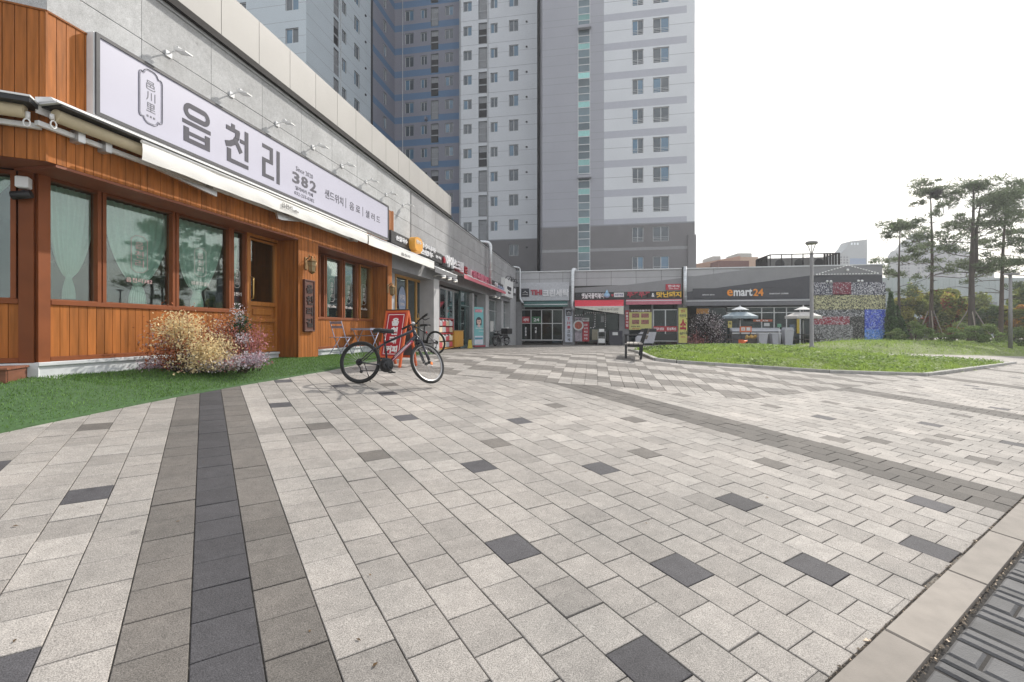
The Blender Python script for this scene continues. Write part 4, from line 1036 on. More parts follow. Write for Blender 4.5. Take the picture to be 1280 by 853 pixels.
# ---- awnings
M_CANV = mat('white_canvas', (.80, .79, .76), .8, var=.05, scale=2, bump=.1, bscale=3)
M_TAN = mat('cream_canvas_roll', (.62, .53, .36), .8, var=.10, scale=5)
def cafe_awning():
    a, bv, c = tn(59, .2), tn(177, .35), tn(459.5, .35)
    aw = root_at('awning', 'retracted cafe awning with long white valance under the lavender sign', 'awning', .2, (a + c) / 2, 2.3)
    mb = MB(); mb.box(.03, .34, a, c, 2.555, 2.575, 0, 1, MBG); mb.box(.03, .045, a, c, 2.46, 2.555, 1, 1, MBG); mb.add([on(.03, a, 2.55), on(.33, a, 2.55), on(.25, a, 2.62), on(.03, a, 2.64), on(.03, c, 2.55), on(.33, c, 2.55), on(.25, c, 2.62), on(.03, c, 2.64)], [(0, 1, 2, 3), (7, 6, 5, 4), (1, 5, 6, 2), (2, 6, 7, 3)], 2); wp('cassette', mb, [M_WHITE, M_WHITE, M_WHITE2], aw)
    mb = MB(); mb.box(.05, .33, a + .05, c, 2.535, 2.553, 0, 1, MBG); wp('cassette_underside', mb, [M_BLACK], aw)
    mb = MB(); mb.tube([on(.17, a + .10, 2.46), on(.17, c - .05, 2.46)], .075, 16); wp('canvas_roll', mb, [M_TAN], aw)
    mb = MB(); mb.box(.02, .075, a, c, 2.315, 2.375, 0, 1, MBG, b=.006); wp('square_bar', mb, [M_WHITE2], aw)
    for k, px in enumerate((100, 134, 262, 358, 440)):
        t = tn(px, .1); mb = MB(); mb.box(.0, .13, t - .04, t + .04, 2.27, 2.42, 0, 1, MBG, b=.008); mb.box(.05, .20, t - .015, t + .015, 2.39, 2.44, 0, 1, MBG); wp('bracket', mb, [M_ALU], aw)
    mb = MB(); t = a + .07; mb.tube([on(.17, t, 2.46), on(.17, t, 2.40)], .022, 8); mb.tube([on(.19, t + .03 * math.sin(q * PI / 5), 2.34 + .045 * math.cos(q * PI / 5)) for q in range(10)], .008, 6, closed=True); wp('crank_eye', mb, [M_WHITE], aw)
    mb = MB(); V = []; nu, nv = 60, 8
    for i in range(nu + 1):
        t = bv + (c - bv) * i / nu
        for j in range(nv + 1):
            q = j / nv; V.append((.355 + .012 * math.sin(q * PI) * (1 + .5 * math.sin(i * .9)) + .006 * math.sin(i * .37), t, 2.50 - .245 * q - .004 * math.sin(i * .8)))
    mb.add(V, [(i * (nv + 1) + j, i * (nv + 1) + j + 1, (i + 1) * (nv + 1) + j + 1, (i + 1) * (nv + 1) + j) for i in range(nu) for j in range(nv)], 0, 1, True, MBG)
    mb.tube([on(.35, bv, 2.50), on(.35, c, 2.50)], .022, 10); wp('valance', mb, [M_CANV], aw)
    mb = MB(); put_text(mb, '읍천리', on(.378, tn(352, .37), 2.34), PV, UP, tn(365, .37) - tn(352, .37), .10, .003); put_text(mb, 'coffee', on(.378, tn(366, .37), 2.345), PV, UP, tn(373, .37) - tn(366, .37), .05, .003); wp('valance_lettering', mb, [mat('valance_ink', (.09, .09, .10))], aw)
    # short arms folded below
    mb = MB(); mb.prism([(tn(196, .2), 2.25), (tn(270, .2), 2.25), (tn(270, .2), 2.16), (tn(262, .2), 2.17)], .18, .22, M=MBG @ Matrix(((0, 0, 1, 0), (1, 0, 0, 0), (0, 1, 0, 0), (0, 0, 0, 1)))); wp('folding_arm', mb, [M_ALU], aw)
    mb = MB(); mb.prism([(tn(345, .2), 2.27), (tn(380, .2), 2.27), (tn(352, .2), 2.15), (tn(347, .2), 2.15)], .18, .22, M=MBG @ Matrix(((0, 0, 1, 0), (1, 0, 0, 0), (0, 1, 0, 0), (0, 0, 0, 1)))); wp('folding_arm', mb, [M_ALU], aw)
    a2 = root_at('awning', 'tan awning roll under a black hood on the cafe side left of the corner', 'awning', .2, T0 - .2, 2.3)
    M = side_matrix(B(0, T0)); mb = MB(); mb.box(.03, .34, -3.3, -.02, 2.555, 2.575, 0, 1, M); wp('cassette', mb, [M_WHITE], a2)
    mb = MB(); mb.box(.05, .33, -3.3, -.03, 2.50, 2.553, 0, 1, M); wp('cassette_underside', mb, [M_BLACK], a2)
    mb = MB(); mb.tube([M @ Vector((.17, -3.3, 2.44)), M @ Vector((.17, -.12, 2.44))], .075, 16); wp('canvas_roll', mb, [M_TAN], a2)
    mb = MB(); mb.box(.02, .075, -3.3, -.03, 2.30, 2.36, 0, 1, M, b=.006); wp('square_bar', mb, [M_WHITE2], a2)
    mb = MB(); mb.box(.0, .13, -.55, -.47, 2.25, 2.40, 0, 1, M, b=.008); wp('bracket', mb, [M_ALU], a2)
    mb = MB(); mb.tube([M @ Vector((.17, -.10, 2.44)), M @ Vector((.17, -.10, 2.36))], .022, 8); mb.tube([M @ Vector((.19, -.10 + .03 * math.sin(q * PI / 5), 2.31 + .045 * math.cos(q * PI / 5))) for q in range(10)], .008, 6, closed=True); wp('crank_eye', mb, [M_WHITE], a2)
cafe_awning()
def simple_awning(label, pa, pb, n0, n1, zt0, zt1, zv, canvas, text=None, name='awning', stripes=None):
    """sloping canvas from the wall (zt0) to a front rail (zt1) with a valance down to zv."""
    a, b = tn(pa, n1), tn(pb, n1); aw = root_at(name, label, 'awning', (n0 + n1) / 2, (a + b) / 2, zv)
    mb = MB(); mb.box(n0, n0 + .14, a, b, zt0 - .08, zt0 + .06, 0, 1, MBG, b=.02); wp('cassette', mb, [M_WHITE2], aw)
    mb = MB(); V = [on(n0 + .08, a, zt0 + .05), on(n0 + .08, b, zt0 + .05), on(n1, b, zt1), on(n1, a, zt1)]; W = [v - Vector((0, 0, .012)) for v in V]
    mb.add(V + W, [(0, 3, 2, 1), (4, 5, 6, 7), (0, 4, 7, 3), (1, 2, 6, 5), (3, 7, 6, 2)]); wp('canvas', mb, [canvas], aw)
    mb = MB(); k = 24; V = []
    for i in range(k + 1):
        t = a + (b - a) * i / k
        for j in range(4): V.append((n1 + .006 + .006 * math.sin(i * 1.3 + j), t, zt1 + .02 - (zt1 + .02 - zv) * j / 3))
    mb.add(V, [(i * 4 + j, i * 4 + j + 1, i * 4 + j + 5, i * 4 + j + 4) for i in range(k) for j in range(3)], 0, 1, True, MBG); mb.tube([on(n1 - .01, a, zt1), on(n1 - .01, b, zt1)], .025, 8, 1)
    wp('valance', mb, [stripes or canvas, M_WHITE2], aw)
    if text:
        mb = MB(); put_text(mb, text[0], on(n1 + .016, tn(text[1], n1), zv + .05), PV, UP, tn(text[2], n1) - tn(text[1], n1), .09, .003); wp('valance_lettering', mb, [MC['valance_ink']], aw)
    for t in (a + .15, b - .15):
        mb = MB(); mb.tube([on(n0 + .1, t, zt0 - .1), on((n0 + n1) / 2, t + .2, (zt0 + zt1) / 2 - .1), on(n1, t, zt1 - .03)], .02, 6); wp('folding_arm', mb, [M_WHITE2], aw)
simple_awning('white awning valance over the golden framed glass door', 460.5, 542.4, .0, .37, 2.56, 2.50, 2.24, M_CANV, ('읍천리', 501, 512))
simple_awning('grey striped short awning next to the white one', 543.5, 571.5, .0, .34, 2.40, 2.34, 2.15, mat('grey_canvas', (.16, .16, .17), .8))
M_REDC = mat('red_canvas', (.50, .035, .06), .7, var=.08)
M_PINKC = mat('faded_pink_canvas', (.58, .15, .19), .75, var=.1)
simple_awning('faded red awning above the teal banner', 580, 632, .0, .60, 2.62, 2.42, 2.24, M_REDC, stripes=M_PINKC)

# ---- signs over the shops
M_LETW = mat('sign_letter_white', (.78, .78, .80), .4, var=.03)
M_LETR = mat('sign_letter_red', (.45, .03, .05), .4)
M_SBLK = mat('sign_black', (.022, .022, .024), .5)
def shop_sign(label, pa, pb, z0, z1, n0, n1, mats_case, texts, extra=None):
    a, b = tn(pa, n1), tn(pb, n1); sg = root_at('shop_sign', label, 'sign', (n0 + n1) / 2, (a + b) / 2, z0)
    mb = MB(); mb.box(n0, n1, a, b, z0, z1, 0, 1, MBG, b=.008); wp('sign_case', mb, [mats_case], sg)
    for s, xa, xb, za, zb, d, m, bold in texts:
        mb = MB(); put_text(mb, s, on(n1, tn(xa, n1), za), PV, UP, tn(xb, n1) - tn(xa, n1), zb - za, d, 0, bold); wp('sign_letters', mb, [m], sg)
    if extra: extra(sg)
    return sg
def badge(sg):
    n = .15; a, b = tn(511, n), tn(521.5, n); c = (a + b) / 2; w_ = (b - a) / 2; mb = MB(); P = []
    for k in range(28): an = 2 * PI * k / 28; P.append((c + w_ * math.copysign(abs(math.cos(an)) ** .7, math.cos(an)), 2.89 + .24 * math.copysign(abs(math.sin(an)) ** .8, math.sin(an))))
    mb.prism(P, n, .36, M=MBG @ Matrix(((0, 0, 1, 0), (1, 0, 0, 0), (0, 1, 0, 0), (0, 0, 0, 1)))); mb.box(n, .35, c - w_ * .5, c + w_ * .6, 2.60, 2.68, 0, 1, MBG, b=.02); put_text(mb, '만두', on(.36, c - w_ * .6, 2.9), PV, UP, w_ * 1.2, .13, .012, 1, .02)
    wp('badge', mb, [mat('badge_orange', (.75, .36, .05), .4, var=.08), M_LETW], sg)
shop_sign('black shop sign with a round orange badge and white letters', 489.2, 552.5, 2.66, 3.04, .0, .15, M_SBLK, [('손칼국수', 494.5, 508.5, 2.79, 2.95, .03, M_LETW, .03), ('국수나라', 523.8, 543, 2.93, 3.12, .06, M_LETW, .03), ('손만두', 524, 540, 2.70, 2.89, .06, M_LETW, .03), ('분식', 544, 550.5, 2.78, 2.9, .03, M_LETW, .02)], badge)
shop_sign('sign of big white ice cream shop letters on a black strip', 553, 583.5, 2.60, 3.02, .0, .15, M_SBLK, [('아이스크림', 555.5, 577.5, 2.62, 3.10, .09, M_LETW, .035), ('온', 578.5, 583, 2.66, 2.98, .09, M_LETR, .03), ('the', 553.5, 555.3, 2.72, 2.98, .06, M_LETR, .03)])
shop_sign('row of pink channel letters on a pale case over the red awning', 588.5, 612, 2.58, 3.02, .0, .12, mat('sign_pale_pink', (.62, .45, .48)), [('왕족발보쌈', 589.5, 611, 2.60, 3.00, .10, mat('sign_letter_pink', (.60, .16, .24), .4), .03)])
shop_sign('small dark sign right of the tall silver duct', 616.5, 630, 2.45, 3.0, .0, .12, M_SBLK, [('수선', 618, 621.5, 2.70, 2.95, .06, M_LETW, .03), ('옷수선', 622, 629.5, 2.5, 2.85, .06, mat('sign_letter_blue', (.35, .40, .55), .4), .03)])
def goose(sg):
    for px in (632.5, 636, 639.5):
        t = tn(px, .3); mb = MB(); mb.tube([on(.25, t, 3.45), on(.40, t, 3.62), on(.62, t, 3.60), on(.70, t, 3.45)], .025, 6); mb.lathe([(.03, 0), (.10, -.12), (.11, -.14)], 10, 0, 1, MBG @ Matrix.Translation((.70, t, 3.46))); wp('gooseneck_lamp', mb, [M_BLACK], sg)
shop_sign('white box sign with three black gooseneck lamps beside the corner', 631, 641.5, 2.25, 3.5, .0, .25, M_WHITE, [('머리방', 634, 638.5, 2.75, 3.0, .05, M_SBLK, .03), ('hair', 635, 638, 2.5, 2.65, .04, M_SBLK, .02)], goose)
shop_sign('black and white striped barber sign at the building corner', 641.8, 644.6, 2.6, 3.25, .0, .2, M_SBLK, [('///', 642, 644.4, 2.75, 3.1, .03, M_LETW, .06)])
# three lit arm lamps over the shop window
def arm_lamps():
    proto = None
    for k, (px, lab) in enumerate(((551.5, 'left of three white arm lamps glowing over the white shop window'), (559, 'middle of three white arm lamps glowing over the white shop window'), (566.5, 'right of three white arm lamps glowing over the white shop window'))):
        t = tn(px, .3)
        if proto is None:
            r_ = bthing('arm_lamp', lab, 'lamp', -.02, t, 2.05, 'white arm lamps over the shop window')
            mb = MB(); mb.tube([(0, 0, .03), (.2, 0, .08), (.42, 0, .06)], .016, 6); mb.build('arm', [M_WHITE], r_)
            mb = MB(); mb.lathe([(.0, .075), (.07, .06), (.09, .0), (.085, -.03)], 12, M=Matrix.Translation((.43, 0, 0))); mb.build('lamp_shade', [M_WHITE], r_)
            mb = MB(); mb.lathe([(0, -.012), (.07, -.012)], 12, M=Matrix.Translation((.43, 0, 0))); mb.build('bulb', [mat('warm_bulb', (.9, .85, .75), .4, emit=(1, .93, .8), estr=5.0)], r_)
            proto = r_
        else: c = copy_tree(proto); c.location = B(-.02, t, 2.05); c['label'] = lab
    for px, lab in ((618.5, 'left one of two small lamps under the end of the red awning'), (622.8, 'right one of two small lamps under the end of the red awning')):
        c = copy_tree(proto); c.location = B(-.1, tn(px, .3), 1.95); c['label'] = lab; c['group'] = 'small lamps under the red awning'
arm_lamps()

# ---- ventilation ducts
def duct(label, pts, r, n=14, ribs=0):
    p0 = pts[-1]; d = thing('exhaust_duct', label, 'duct', p0)
    mb = MB(); P = [Vector(p) for p in pts]; fine = []
    for i, p in enumerate(P):                      # rounded elbows
        if 0 < i < len(P) - 1:
            a, b = (P[i - 1] - p), (P[i + 1] - p); q = min(.28, a.length * .45, b.length * .45); a.normalize(); b.normalize()
            for k in range(6): u = k / 5; fine.append((p + a * q) * (1 - u) ** 2 + p * 2 * u * (1 - u) + (p + b * q) * u ** 2)
        else: fine.append(p)
    mb.tube(fine, r, n); wp('pipe', mb, [M_SILVER], d)
    L_ = (P[-2] - P[-1]); k = int(L_.length / .45)
    for i in range(k):
        c = P[-1] + L_ * (i + .5) / k; u = L_.normalized(); mb = MB(); mb.tube([c - u * .02, c + u * .02], r * 1.06, n); wp('collar', mb, [M_SILVER], d)
duct('tall bent silver duct over the parapet beside the red awning', [on(-1.0, tn(612, .3) - .2, 5.05), on(.30, tn(613, .3), 5.05), on(.30, tn(613, .3), 2.30)], .105)
duct('slim white pipe in the corner where the two shop rows meet', [on(-.5, tn(647, .3), 4.95), on(.35, tn(650, .35), 4.95), on(.35, tn(650, .35), 2.35), on(.85, tn(650, .35) - .05, 1.85)], .07)

# ---- lanterns, plaque, cameras on the cafe
M_COPPER = mat('aged_copper', (.30, .19, .085), .45, .6, var=.3, scale=20)
def lantern(label, t, z):
    r_ = bthing('wall_lantern', label, 'lantern', .0, t, z, 'old copper lanterns on the cafe pillars')
    mb = MB(); mb.box(0, .015, -.05, .05, -.05, .22, b=.004); mb.tube([(.01, 0, .17), (.10, 0, .24), (.17, 0, .20)], .010, 6); mb.build('bracket', [M_COPPER], r_)
    mb = MB(); mb.lathe([(.02, .20), (.05, .17), (.11, .13), (.115, .12), (.0, .12)], 6, smooth=False, M=Matrix.Translation((.15, 0, 0))); mb.lathe([(.0, .25), (.018, .235), (.02, .20)], 8, M=Matrix.Translation((.15, 0, 0))); mb.build('cap', [M_COPPER], r_)
    mb = MB()
    for k in range(6): a = k * PI / 3; mb.tube([(.15 + .075 * math.cos(a), .075 * math.sin(a), -.10), (.15 + .095 * math.cos(a), .095 * math.sin(a), .12)], .007, 5)
    for z_, q in ((-.10, .08), (.02, .09)): mb.tube([(.15 + q * math.cos(k * PI / 3), q * math.sin(k * PI / 3), z_) for k in range(6)], .007, 5, closed=True)
    mb.lathe([(.08, -.10), (.05, -.13), (.0, -.16)], 6, smooth=False, M=Matrix.Translation((.15, 0, 0))); mb.build('cage', [M_COPPER], r_)
    mb = MB(); mb.lathe([(.06, -.09), (.08, .11)], 6, smooth=False, M=Matrix.Translation((.15, 0, 0))); mb.build('lantern_glass', [mat('lantern_pane', (.34, .27, .15), .3)], r_)
    for sy in (-1, 1):
        mb = MB(); mb.tube([(.15, sy * .05, .13), (.15, sy * .13, .17), (.15, sy * .12, .26), (.15, sy * .09, .23)], .008, 5); mb.build('scroll', [M_COPPER], r_)
    return r_
t = (tn(386, .15) + tn(394, .15)) / 2; lantern('old copper wall lantern above the wooden name plaque', t, zn(390, 333, .15) - .02)
lantern('old copper wall lantern on the last wooden post beside the golden door', tn(490.5, .15), zn(490, 364, .15))
def plaque():
    a, b = tn(381.3, .06), tn(393.8, .06); z0, z1 = zn(388, 414.5, .06), zn(388, 350.5, .06)
    p = root_at('name_plaque', 'tall dark wooden plaque with carved Korean letters on the cafe pillar', 'plaque', .03, (a + b) / 2, z0)
    mb = MB(); mb.box(.004, .045, a, b, z0, z1, 0, 1, MBG, b=.006); wp('board', mb, [mat('plaque_wood', (.105, .04, .028), .5, var=.2, scale=5, stretch=(4, 4, .6))], p)
    mb = MB(); f = .03
    for q in ((a - .004, b + .004, z0 - .004, z0 + f), (a - .004, b + .004, z1 - f, z1 + .004), (a - .004, a + f, z0 + f, z1 - f), (b - f, b + .004, z0 + f, z1 - f)): mb.box(.002, .06, *q, 0, 1, MBG, b=.005)
    wp('frame', mb, [mat('plaque_frame', (.085, .03, .022), .45)], p)
    mb = MB(); h = (z1 - z0 - .14) / 4
    for k, s in enumerate('읍천리길'): put_text(mb, s, on(.045, a + .07, z1 - .07 - (k + 1) * h + .03), PV, UP, b - a - .14, h - .06, .012, 0, .035)
    wp('carved_letters', mb, [mat('plaque_letter', (.022, .012, .012), .5)], p)
plaque()
def cctv(label, M, flip=1):
    c = thing('security_camera', label, 'security camera', M.translation, group='white security cameras under the cafe soffit'); 
    mb = MB(); mb.box(.0, .10, -.06, .06, -.10, .04, 0, 1, M, b=.012); wp('housing', mb, [M_WHITE2], c)
    mb = MB(); mb.tube([M @ Vector((.06, 0, -.13)), M @ Vector((.07, .01, -.17))], .025, 8); mb.tube([M @ Vector((.06, -.10, -.20)), M @ Vector((.07, .08, -.165))], [.052, .048], 12); wp('camera_body', mb, [M_BLACK], c)
    mb = MB(); mb.tube([M @ Vector((.06, -.105, -.201)), M @ Vector((.06, -.099, -.199))], .03, 10); wp('lens', mb, [mat('lens_glass', (.05, .05, .06), .1)], c)
q = C1 + EL * (ta(35, C1)); cctv('white security camera box on the cafe corner post at far left', Matrix(((NL.x, EL.x, 0, q.x + NL.x * .06), (NL.y, EL.y, 0, q.y + NL.y * .06), (0, 0, 1, 1.80), (0, 0, 0, 1))))
cctv('small white security camera on the last wooden post by the red board', MBG @ Matrix.Translation((-.16, tn(480, -.2), 1.80)) )
# ================================================================ THE BACK ROW OF SHOPS (faces the camera)
def speckle(name, base, dots, frac, scale=11.0):
    if name in MC: return MC[name]
    m = D.materials.new(name); m.use_nodes = True; N = m.node_tree.nodes; L = m.node_tree.links; b = N['Principled BSDF']
    tc = N.new('ShaderNodeTexCoord'); vo = N.new('ShaderNodeTexVoronoi'); vo.inputs['Scale'].default_value = scale; L.new(tc.outputs['Object'], vo.inputs['Vector'])
    sp = N.new('ShaderNodeSeparateColor'); L.new(vo.outputs['Color'], sp.inputs[0])
    gt = N.new('ShaderNodeMath'); gt.operation = 'GREATER_THAN'; gt.inputs[1].default_value = 1 - frac; L.new(sp.outputs[0], gt.inputs[0])
    mr = N.new('ShaderNodeMapRange'); mr.inputs[3].default_value = .35; mr.inputs[4].default_value = 1.9; L.new(sp.outputs[1], mr.inputs[0])
    vm = N.new('ShaderNodeVectorMath'); vm.operation = 'SCALE'; vm.inputs[0].default_value = base; L.new(mr.outputs[0], vm.inputs['Scale'])
    mx = N.new('ShaderNodeMix'); mx.data_type = 'RGBA'; L.new(gt.outputs[0], mx.inputs[0]); L.new(vm.outputs[0], mx.inputs[6]); mx.inputs[7].default_value = (*dots, 1)
    L.new(mx.outputs[2], b.inputs['Base Color']); b.inputs['Roughness'].default_value = .6
    MC[name] = m; return m
row = root_at('shop_building', 'back row of grey panelled shops facing the plaza', 'shop building', 14, TC + 3, gb(14, TC))
NL_ = lambda px: nt(px, TC)
ZR = lambda px, py: ztt(px, py, TC)
def fbox(mb, pa, pb, ya, yb, d0, d1, mi=0, tint=1, b=0.0, px=None):
    """box on the row's front: columns pa..pb, pixel rows ya (top)..yb; from d0 to d1 metres in front of the wall."""
    m = px or (pa + pb) / 2
    mb.box(nt(pa, TC - d1), nt(pb, TC - d1), TC - d1, TC - d0, ztt(m, yb, TC - d1), ztt(m, ya, TC - d1), mi, tint, MBG, b)
def ftext(mb, s, pa, pb, ya, yb, d, dep, mi=0, bold=.03):
    m = (pa + pb) / 2; n0 = nt(pa, TC - d)
    put_text(mb, s, MBG @ Vector((n0, TC - d, ztt(m, yb, TC - d))), QV, UP, nt(pb, TC - d) - n0, ztt(m, ya, TC - d) - ztt(m, yb, TC - d), dep, mi, bold)
ZTOP = 4.84
def build_row():
    nE = NL_(1103)
    zb = -1.8
    # upper wall: light panels, a medium slanted band, and openings below
    zl = 2.15
    mb = MB()
    n = 0.0
    while n < nE - .05:
        e = min(n + 1.9, nE)
        for z0, z1 in ((3.40, 4.0), (4.0, 4.56)): mb.box(n + .012, e - .012, TC + .02, TC + .25, z0 + .01, z1 - .01, 0, random.gauss(1, .03), MBG)
        n = e
    mb.box(0, nE, TC + .05, TC + .3, zl, 4.54, 1, 1, MBG); wp('panel_cladding', mb, [mat('row_panel', (.41, .41, .425), .75, var=.06, scale=2), M_JOINT], row)
    mb = MB()
    def slab(pts, d, mi): 
        P = [(nt(x, TC - d), ztt(x, y, TC - d)) for x, y in pts]; k = len(P)
        V = [on(a, TC - d, z) for a, z in P] + [on(a, TC + .04, z) for a, z in P]
        mb.add(V, [tuple(range(k))[::-1], *[(i, (i + 1) % k, k + (i + 1) % k, k + i) for i in range(k)]], mi)
    slab([(714, 378), (714, 360.5), (783.5, 356.3), (857, 347), (962, 333.4), (1103, 332.5), (1103, 360), (857, 378)], .03, 0); wp('slanted_panel', mb, [mat('row_panel_mid', (.25, .25, .26), .75, var=.06, scale=2)], row)
    mb = MB(); slab([(857.5, 374), (857.5, 365.4), (1013, 344.5), (1103, 344), (1103, 354), (1013, 373.5)], .10, 0); wp('dark_fascia', mb, [mat('row_dark_fascia', (.062, .063, .075), .6, var=.1)], row)
    mb = MB(); mb.box(0, nE + .1, TC - .06, TC + .4, 4.56, 4.64, 0, 1, MBG); wp('coping', mb, [M_ALU], row)
    mb = MB(); mb.box(-.1, nE, TC + .26, TC + 12, 4.35, 4.54, 0, 1, MBG); mb.box(nE - .3, nE, TC + .05, TC + 12, zb, 4.55, 0, 1, MBG); mb.box(-.1, nE, TC + 11.8, TC + 12, zb, 4.5, 0, 1, MBG); wp('roof', mb, [M_GREYW], row)
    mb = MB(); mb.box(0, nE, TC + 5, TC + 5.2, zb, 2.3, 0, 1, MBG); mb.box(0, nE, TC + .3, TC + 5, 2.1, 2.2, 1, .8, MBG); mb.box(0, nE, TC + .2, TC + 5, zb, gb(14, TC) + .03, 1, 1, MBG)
    for x in (713, 781, 857): n = NL_(x); mb.box(n, n + .15, TC + .3, TC + 5, zb, 2.2, 1, 1, MBG)
    for k in range(40):
        n = random.uniform(1, nE - 1.5); t = TC + random.uniform(1.2, 4.2); mb.box(n, n + random.uniform(.3, 1.1), t, t + .4, -1.35, -1.35 + random.uniform(.5, 1.8), random.choice((2, 3, 4)), random.uniform(.3, 1.1), MBG)
    wp('shop_interior', mb, [M_INTD, M_INT, MC['stock_cream'], MC['stock_blue'], MC['stock_pink']], row)
    for pa, pb in ((645, 652), (703.5, 718), (774, 786.5), (814.6, 816.6), (847, 857.5)):
        mb = MB(); mb.box(NL_(pa), NL_(pb), TC + .02, TC + .3, zb, 2.2, 0, 1, MBG); wp('pillar', mb, [M_GREYW], row)
    mb = MB(); mb.box(NL_(852.2), NL_(854.2), TC - .12, TC, 1.9, 4.7, 0, 1, MBG); wp('dark_strip', mb, [M_DKSTEEL], row)
    def front(pxs, ya, yb, fm, name='shop_window', tr=None, label=None, d=-.12, gl=M_GLD):
        mb = MB(); m = (pxs[0] + pxs[-1]) / 2; z1, z0 = ztt(m, ya, TC - d), ztt(m, yb, TC - d); n_ = lambda x: nt(x, TC - d)
        for x in pxs: mb.box(n_(x) - .035, n_(x) + .035, TC - d - .03, TC - d + .05, z0, z1, 0, 1, MBG)
        mb.box(n_(pxs[0]), n_(pxs[-1]), TC - d - .027, TC - d + .05, z1 - .06, z1, 0, 1, MBG); mb.box(n_(pxs[0]), n_(pxs[-1]), TC - d - .027, TC - d + .05, z0, z0 + .09, 0, 1, MBG)
        for y in tr or (): z = ztt(m, y, TC - d); mb.box(n_(pxs[0]), n_(pxs[-1]), TC - d - .025, TC - d + .05, z - .03, z + .03, 0, 1, MBG)
        f = wp(name, mb, [fm], row, label); mb = MB(); mb.box(n_(pxs[0]), n_(pxs[-1]), TC - d + .01, TC - d + .018, z0, z1, 0, 1, MBG); sub('pane', mb, [gl], f); return f
    f1 = front([652, 663.8, 677, 690.5, 703.2], 387, 426, M_ALU, 'glazed_door', (404.5,), 'four paned cleaners shopfront')
    f2 = front([718, 729, 742, 757], 381, 427, M_GREYD, 'shop_window')
    f3 = front([757, 773.5], 391, 428, M_DKSTEEL, 'door', None, 'dark open doorway')
    f4 = front([816.8, 831.8, 847], 387, 427, M_ALU, 'glazed_door')
    f5 = front([872, 890, 908], 384, 432, M_GREYD); f6 = front([908, 925, 952, 967.5, 983, 1000, 1013], 384, 432, M_ALU, 'shop_window', (391,))
    # lettering and notices on the glass
    def dec(f, pa, pb, ya, yb, m, texts=(), d=-.08):
        mb = MB(); fbox(mb, pa, pb, ya, yb, d, d + .006)
        for s, a, b, c, e, mi in texts: ftext(mb, s, a, b, c, e, d + .007, .004, mi)
        sub('notice', mb, [m, M_LETW, M_SBLK], f)
    rd = mat('notice_red', (.42, .03, .045)); gr = mat('notice_green', (.03, .14, .06)); yl = mat('notice_yellow', (.62, .52, .16)); wh = mat('notice_white', (.62, .63, .63))
    dec(f1, 652.8, 662, 396, 404, rd, (('세탁', 654, 661, 398, 402, 1),)); dec(f1, 664.8, 676, 396, 404, gr, (('24', 667, 674, 398, 402, 1),))
    dec(f1, 656, 658.5, 409, 424, M_SBLK, [(s, 656.2, 658.3, 409 + 4 * k, 412.4 + 4 * k, 1) for k, s in enumerate('운동화')]); dec(f1, 668.5, 671, 409, 424, M_SBLK, [(s, 668.7, 670.8, 409 + 4 * k, 412.4 + 4 * k, 1) for k, s in enumerate('이불')])
    dec(f2, 718.6, 727.6, 396.5, 427, mat('poster_grey_food', (.34, .30, .34), var=.5, scale=5), (('분식', 720, 726, 399, 402, 2),)); 
    mb = MB(); 
    for y, r_ in ((407, 1.0), ): 
        c = Vector((nt(723, TC - .05), TC - .05, ztt(723, y, TC))); mb.add([(c.x + .42 * math.cos(k * PI / 9), c.y - .03, c.z + .42 * math.sin(k * PI / 9)) for k in range(18)], [tuple(range(18))], 0, 1, False, MBG); mb.add([(c.x + .3 * math.cos(k * PI / 9), c.y - .034, c.z + .3 * math.sin(k * PI / 9)) for k in range(18)], [tuple(range(18))], 1, 1, False, MBG)
    sub('dish_picture', mb, [wh, mat('dish_red', (.4, .09, .05), var=.5, scale=8)], f2)
    dec(f2, 728, 736.5, 397.5, 402, wh, (('떡볶이', 729, 735.5, 398.5, 401, 2),)); dec(f2, 728, 736.5, 402.4, 427, rd, [(s, 730, 734.5, 405 + 4.3 * k, 407.6 + 4.3 * k, 1) for k, s in enumerate(('김밥', '순대', '튀김', '라면', '우동'))])
    dec(f2, 740, 748, 412, 425, mat('notice_khaki', (.30, .28, .2))); dec(f2, 751, 755, 395, 403, mat('notice_grey', (.32, .33, .34)))
    dec(f4, 816.8, 847, 408, 414.6, rd, (('돼지갈비 삼겹살', 817.5, 830, 409.5, 413, 1), ('점심특선', 833.5, 845, 409.5, 413, 1))); dec(f4, 817.5, 846, 417.5, 426, M_SBLK)
    dec(f6, 941.5, 965.5, 399.5, 402.3, mat('notice_orange', (.50, .14, .07)), (('택배', 945, 950, 400, 402, 1), ('ATM', 953, 960, 400, 402, 1))); dec(f6, 955, 962, 404, 408, wh); dec(f6, 910, 915, 401.5, 410, yl, (('복권', 911, 914, 403, 406, 2),)); dec(f5, 870.5, 886, 386, 392.5, mat('orange_board', (.55, .26, .05)), ()); dec(f6, 996, 999.5, 398, 417, mat('mustard_post', (.5, .36, .03)))
    dec(f6, 987, 993, 406, 417, mat('shelf_blue', (.12, .16, .22), var=.6, scale=9))
    # menu boards and posters between the doors
    def board(name, pa, pb, ya, yb, m, texts, pics=(), label=None):
        mb = MB(); fbox(mb, pa, pb, ya, yb, .02, .06); bo = wp(name, mb, [m], row, label)
        mb = MB()
        for s, a, b, c, e, mi in texts: ftext(mb, s, a, b, c, e, .061, .006, mi, .03)
        if texts: sub('lettering', mb, [M_LETW, M_SBLK, rd, MC['notice_orange']], bo)
        for a, b, c, e in pics: mb = MB(); fbox(mb, a, b, c, e, .061, .066); sub('dish_picture', mb, [mat('meat_picture', (.30, .12, .10), var=.8, scale=14)], bo)
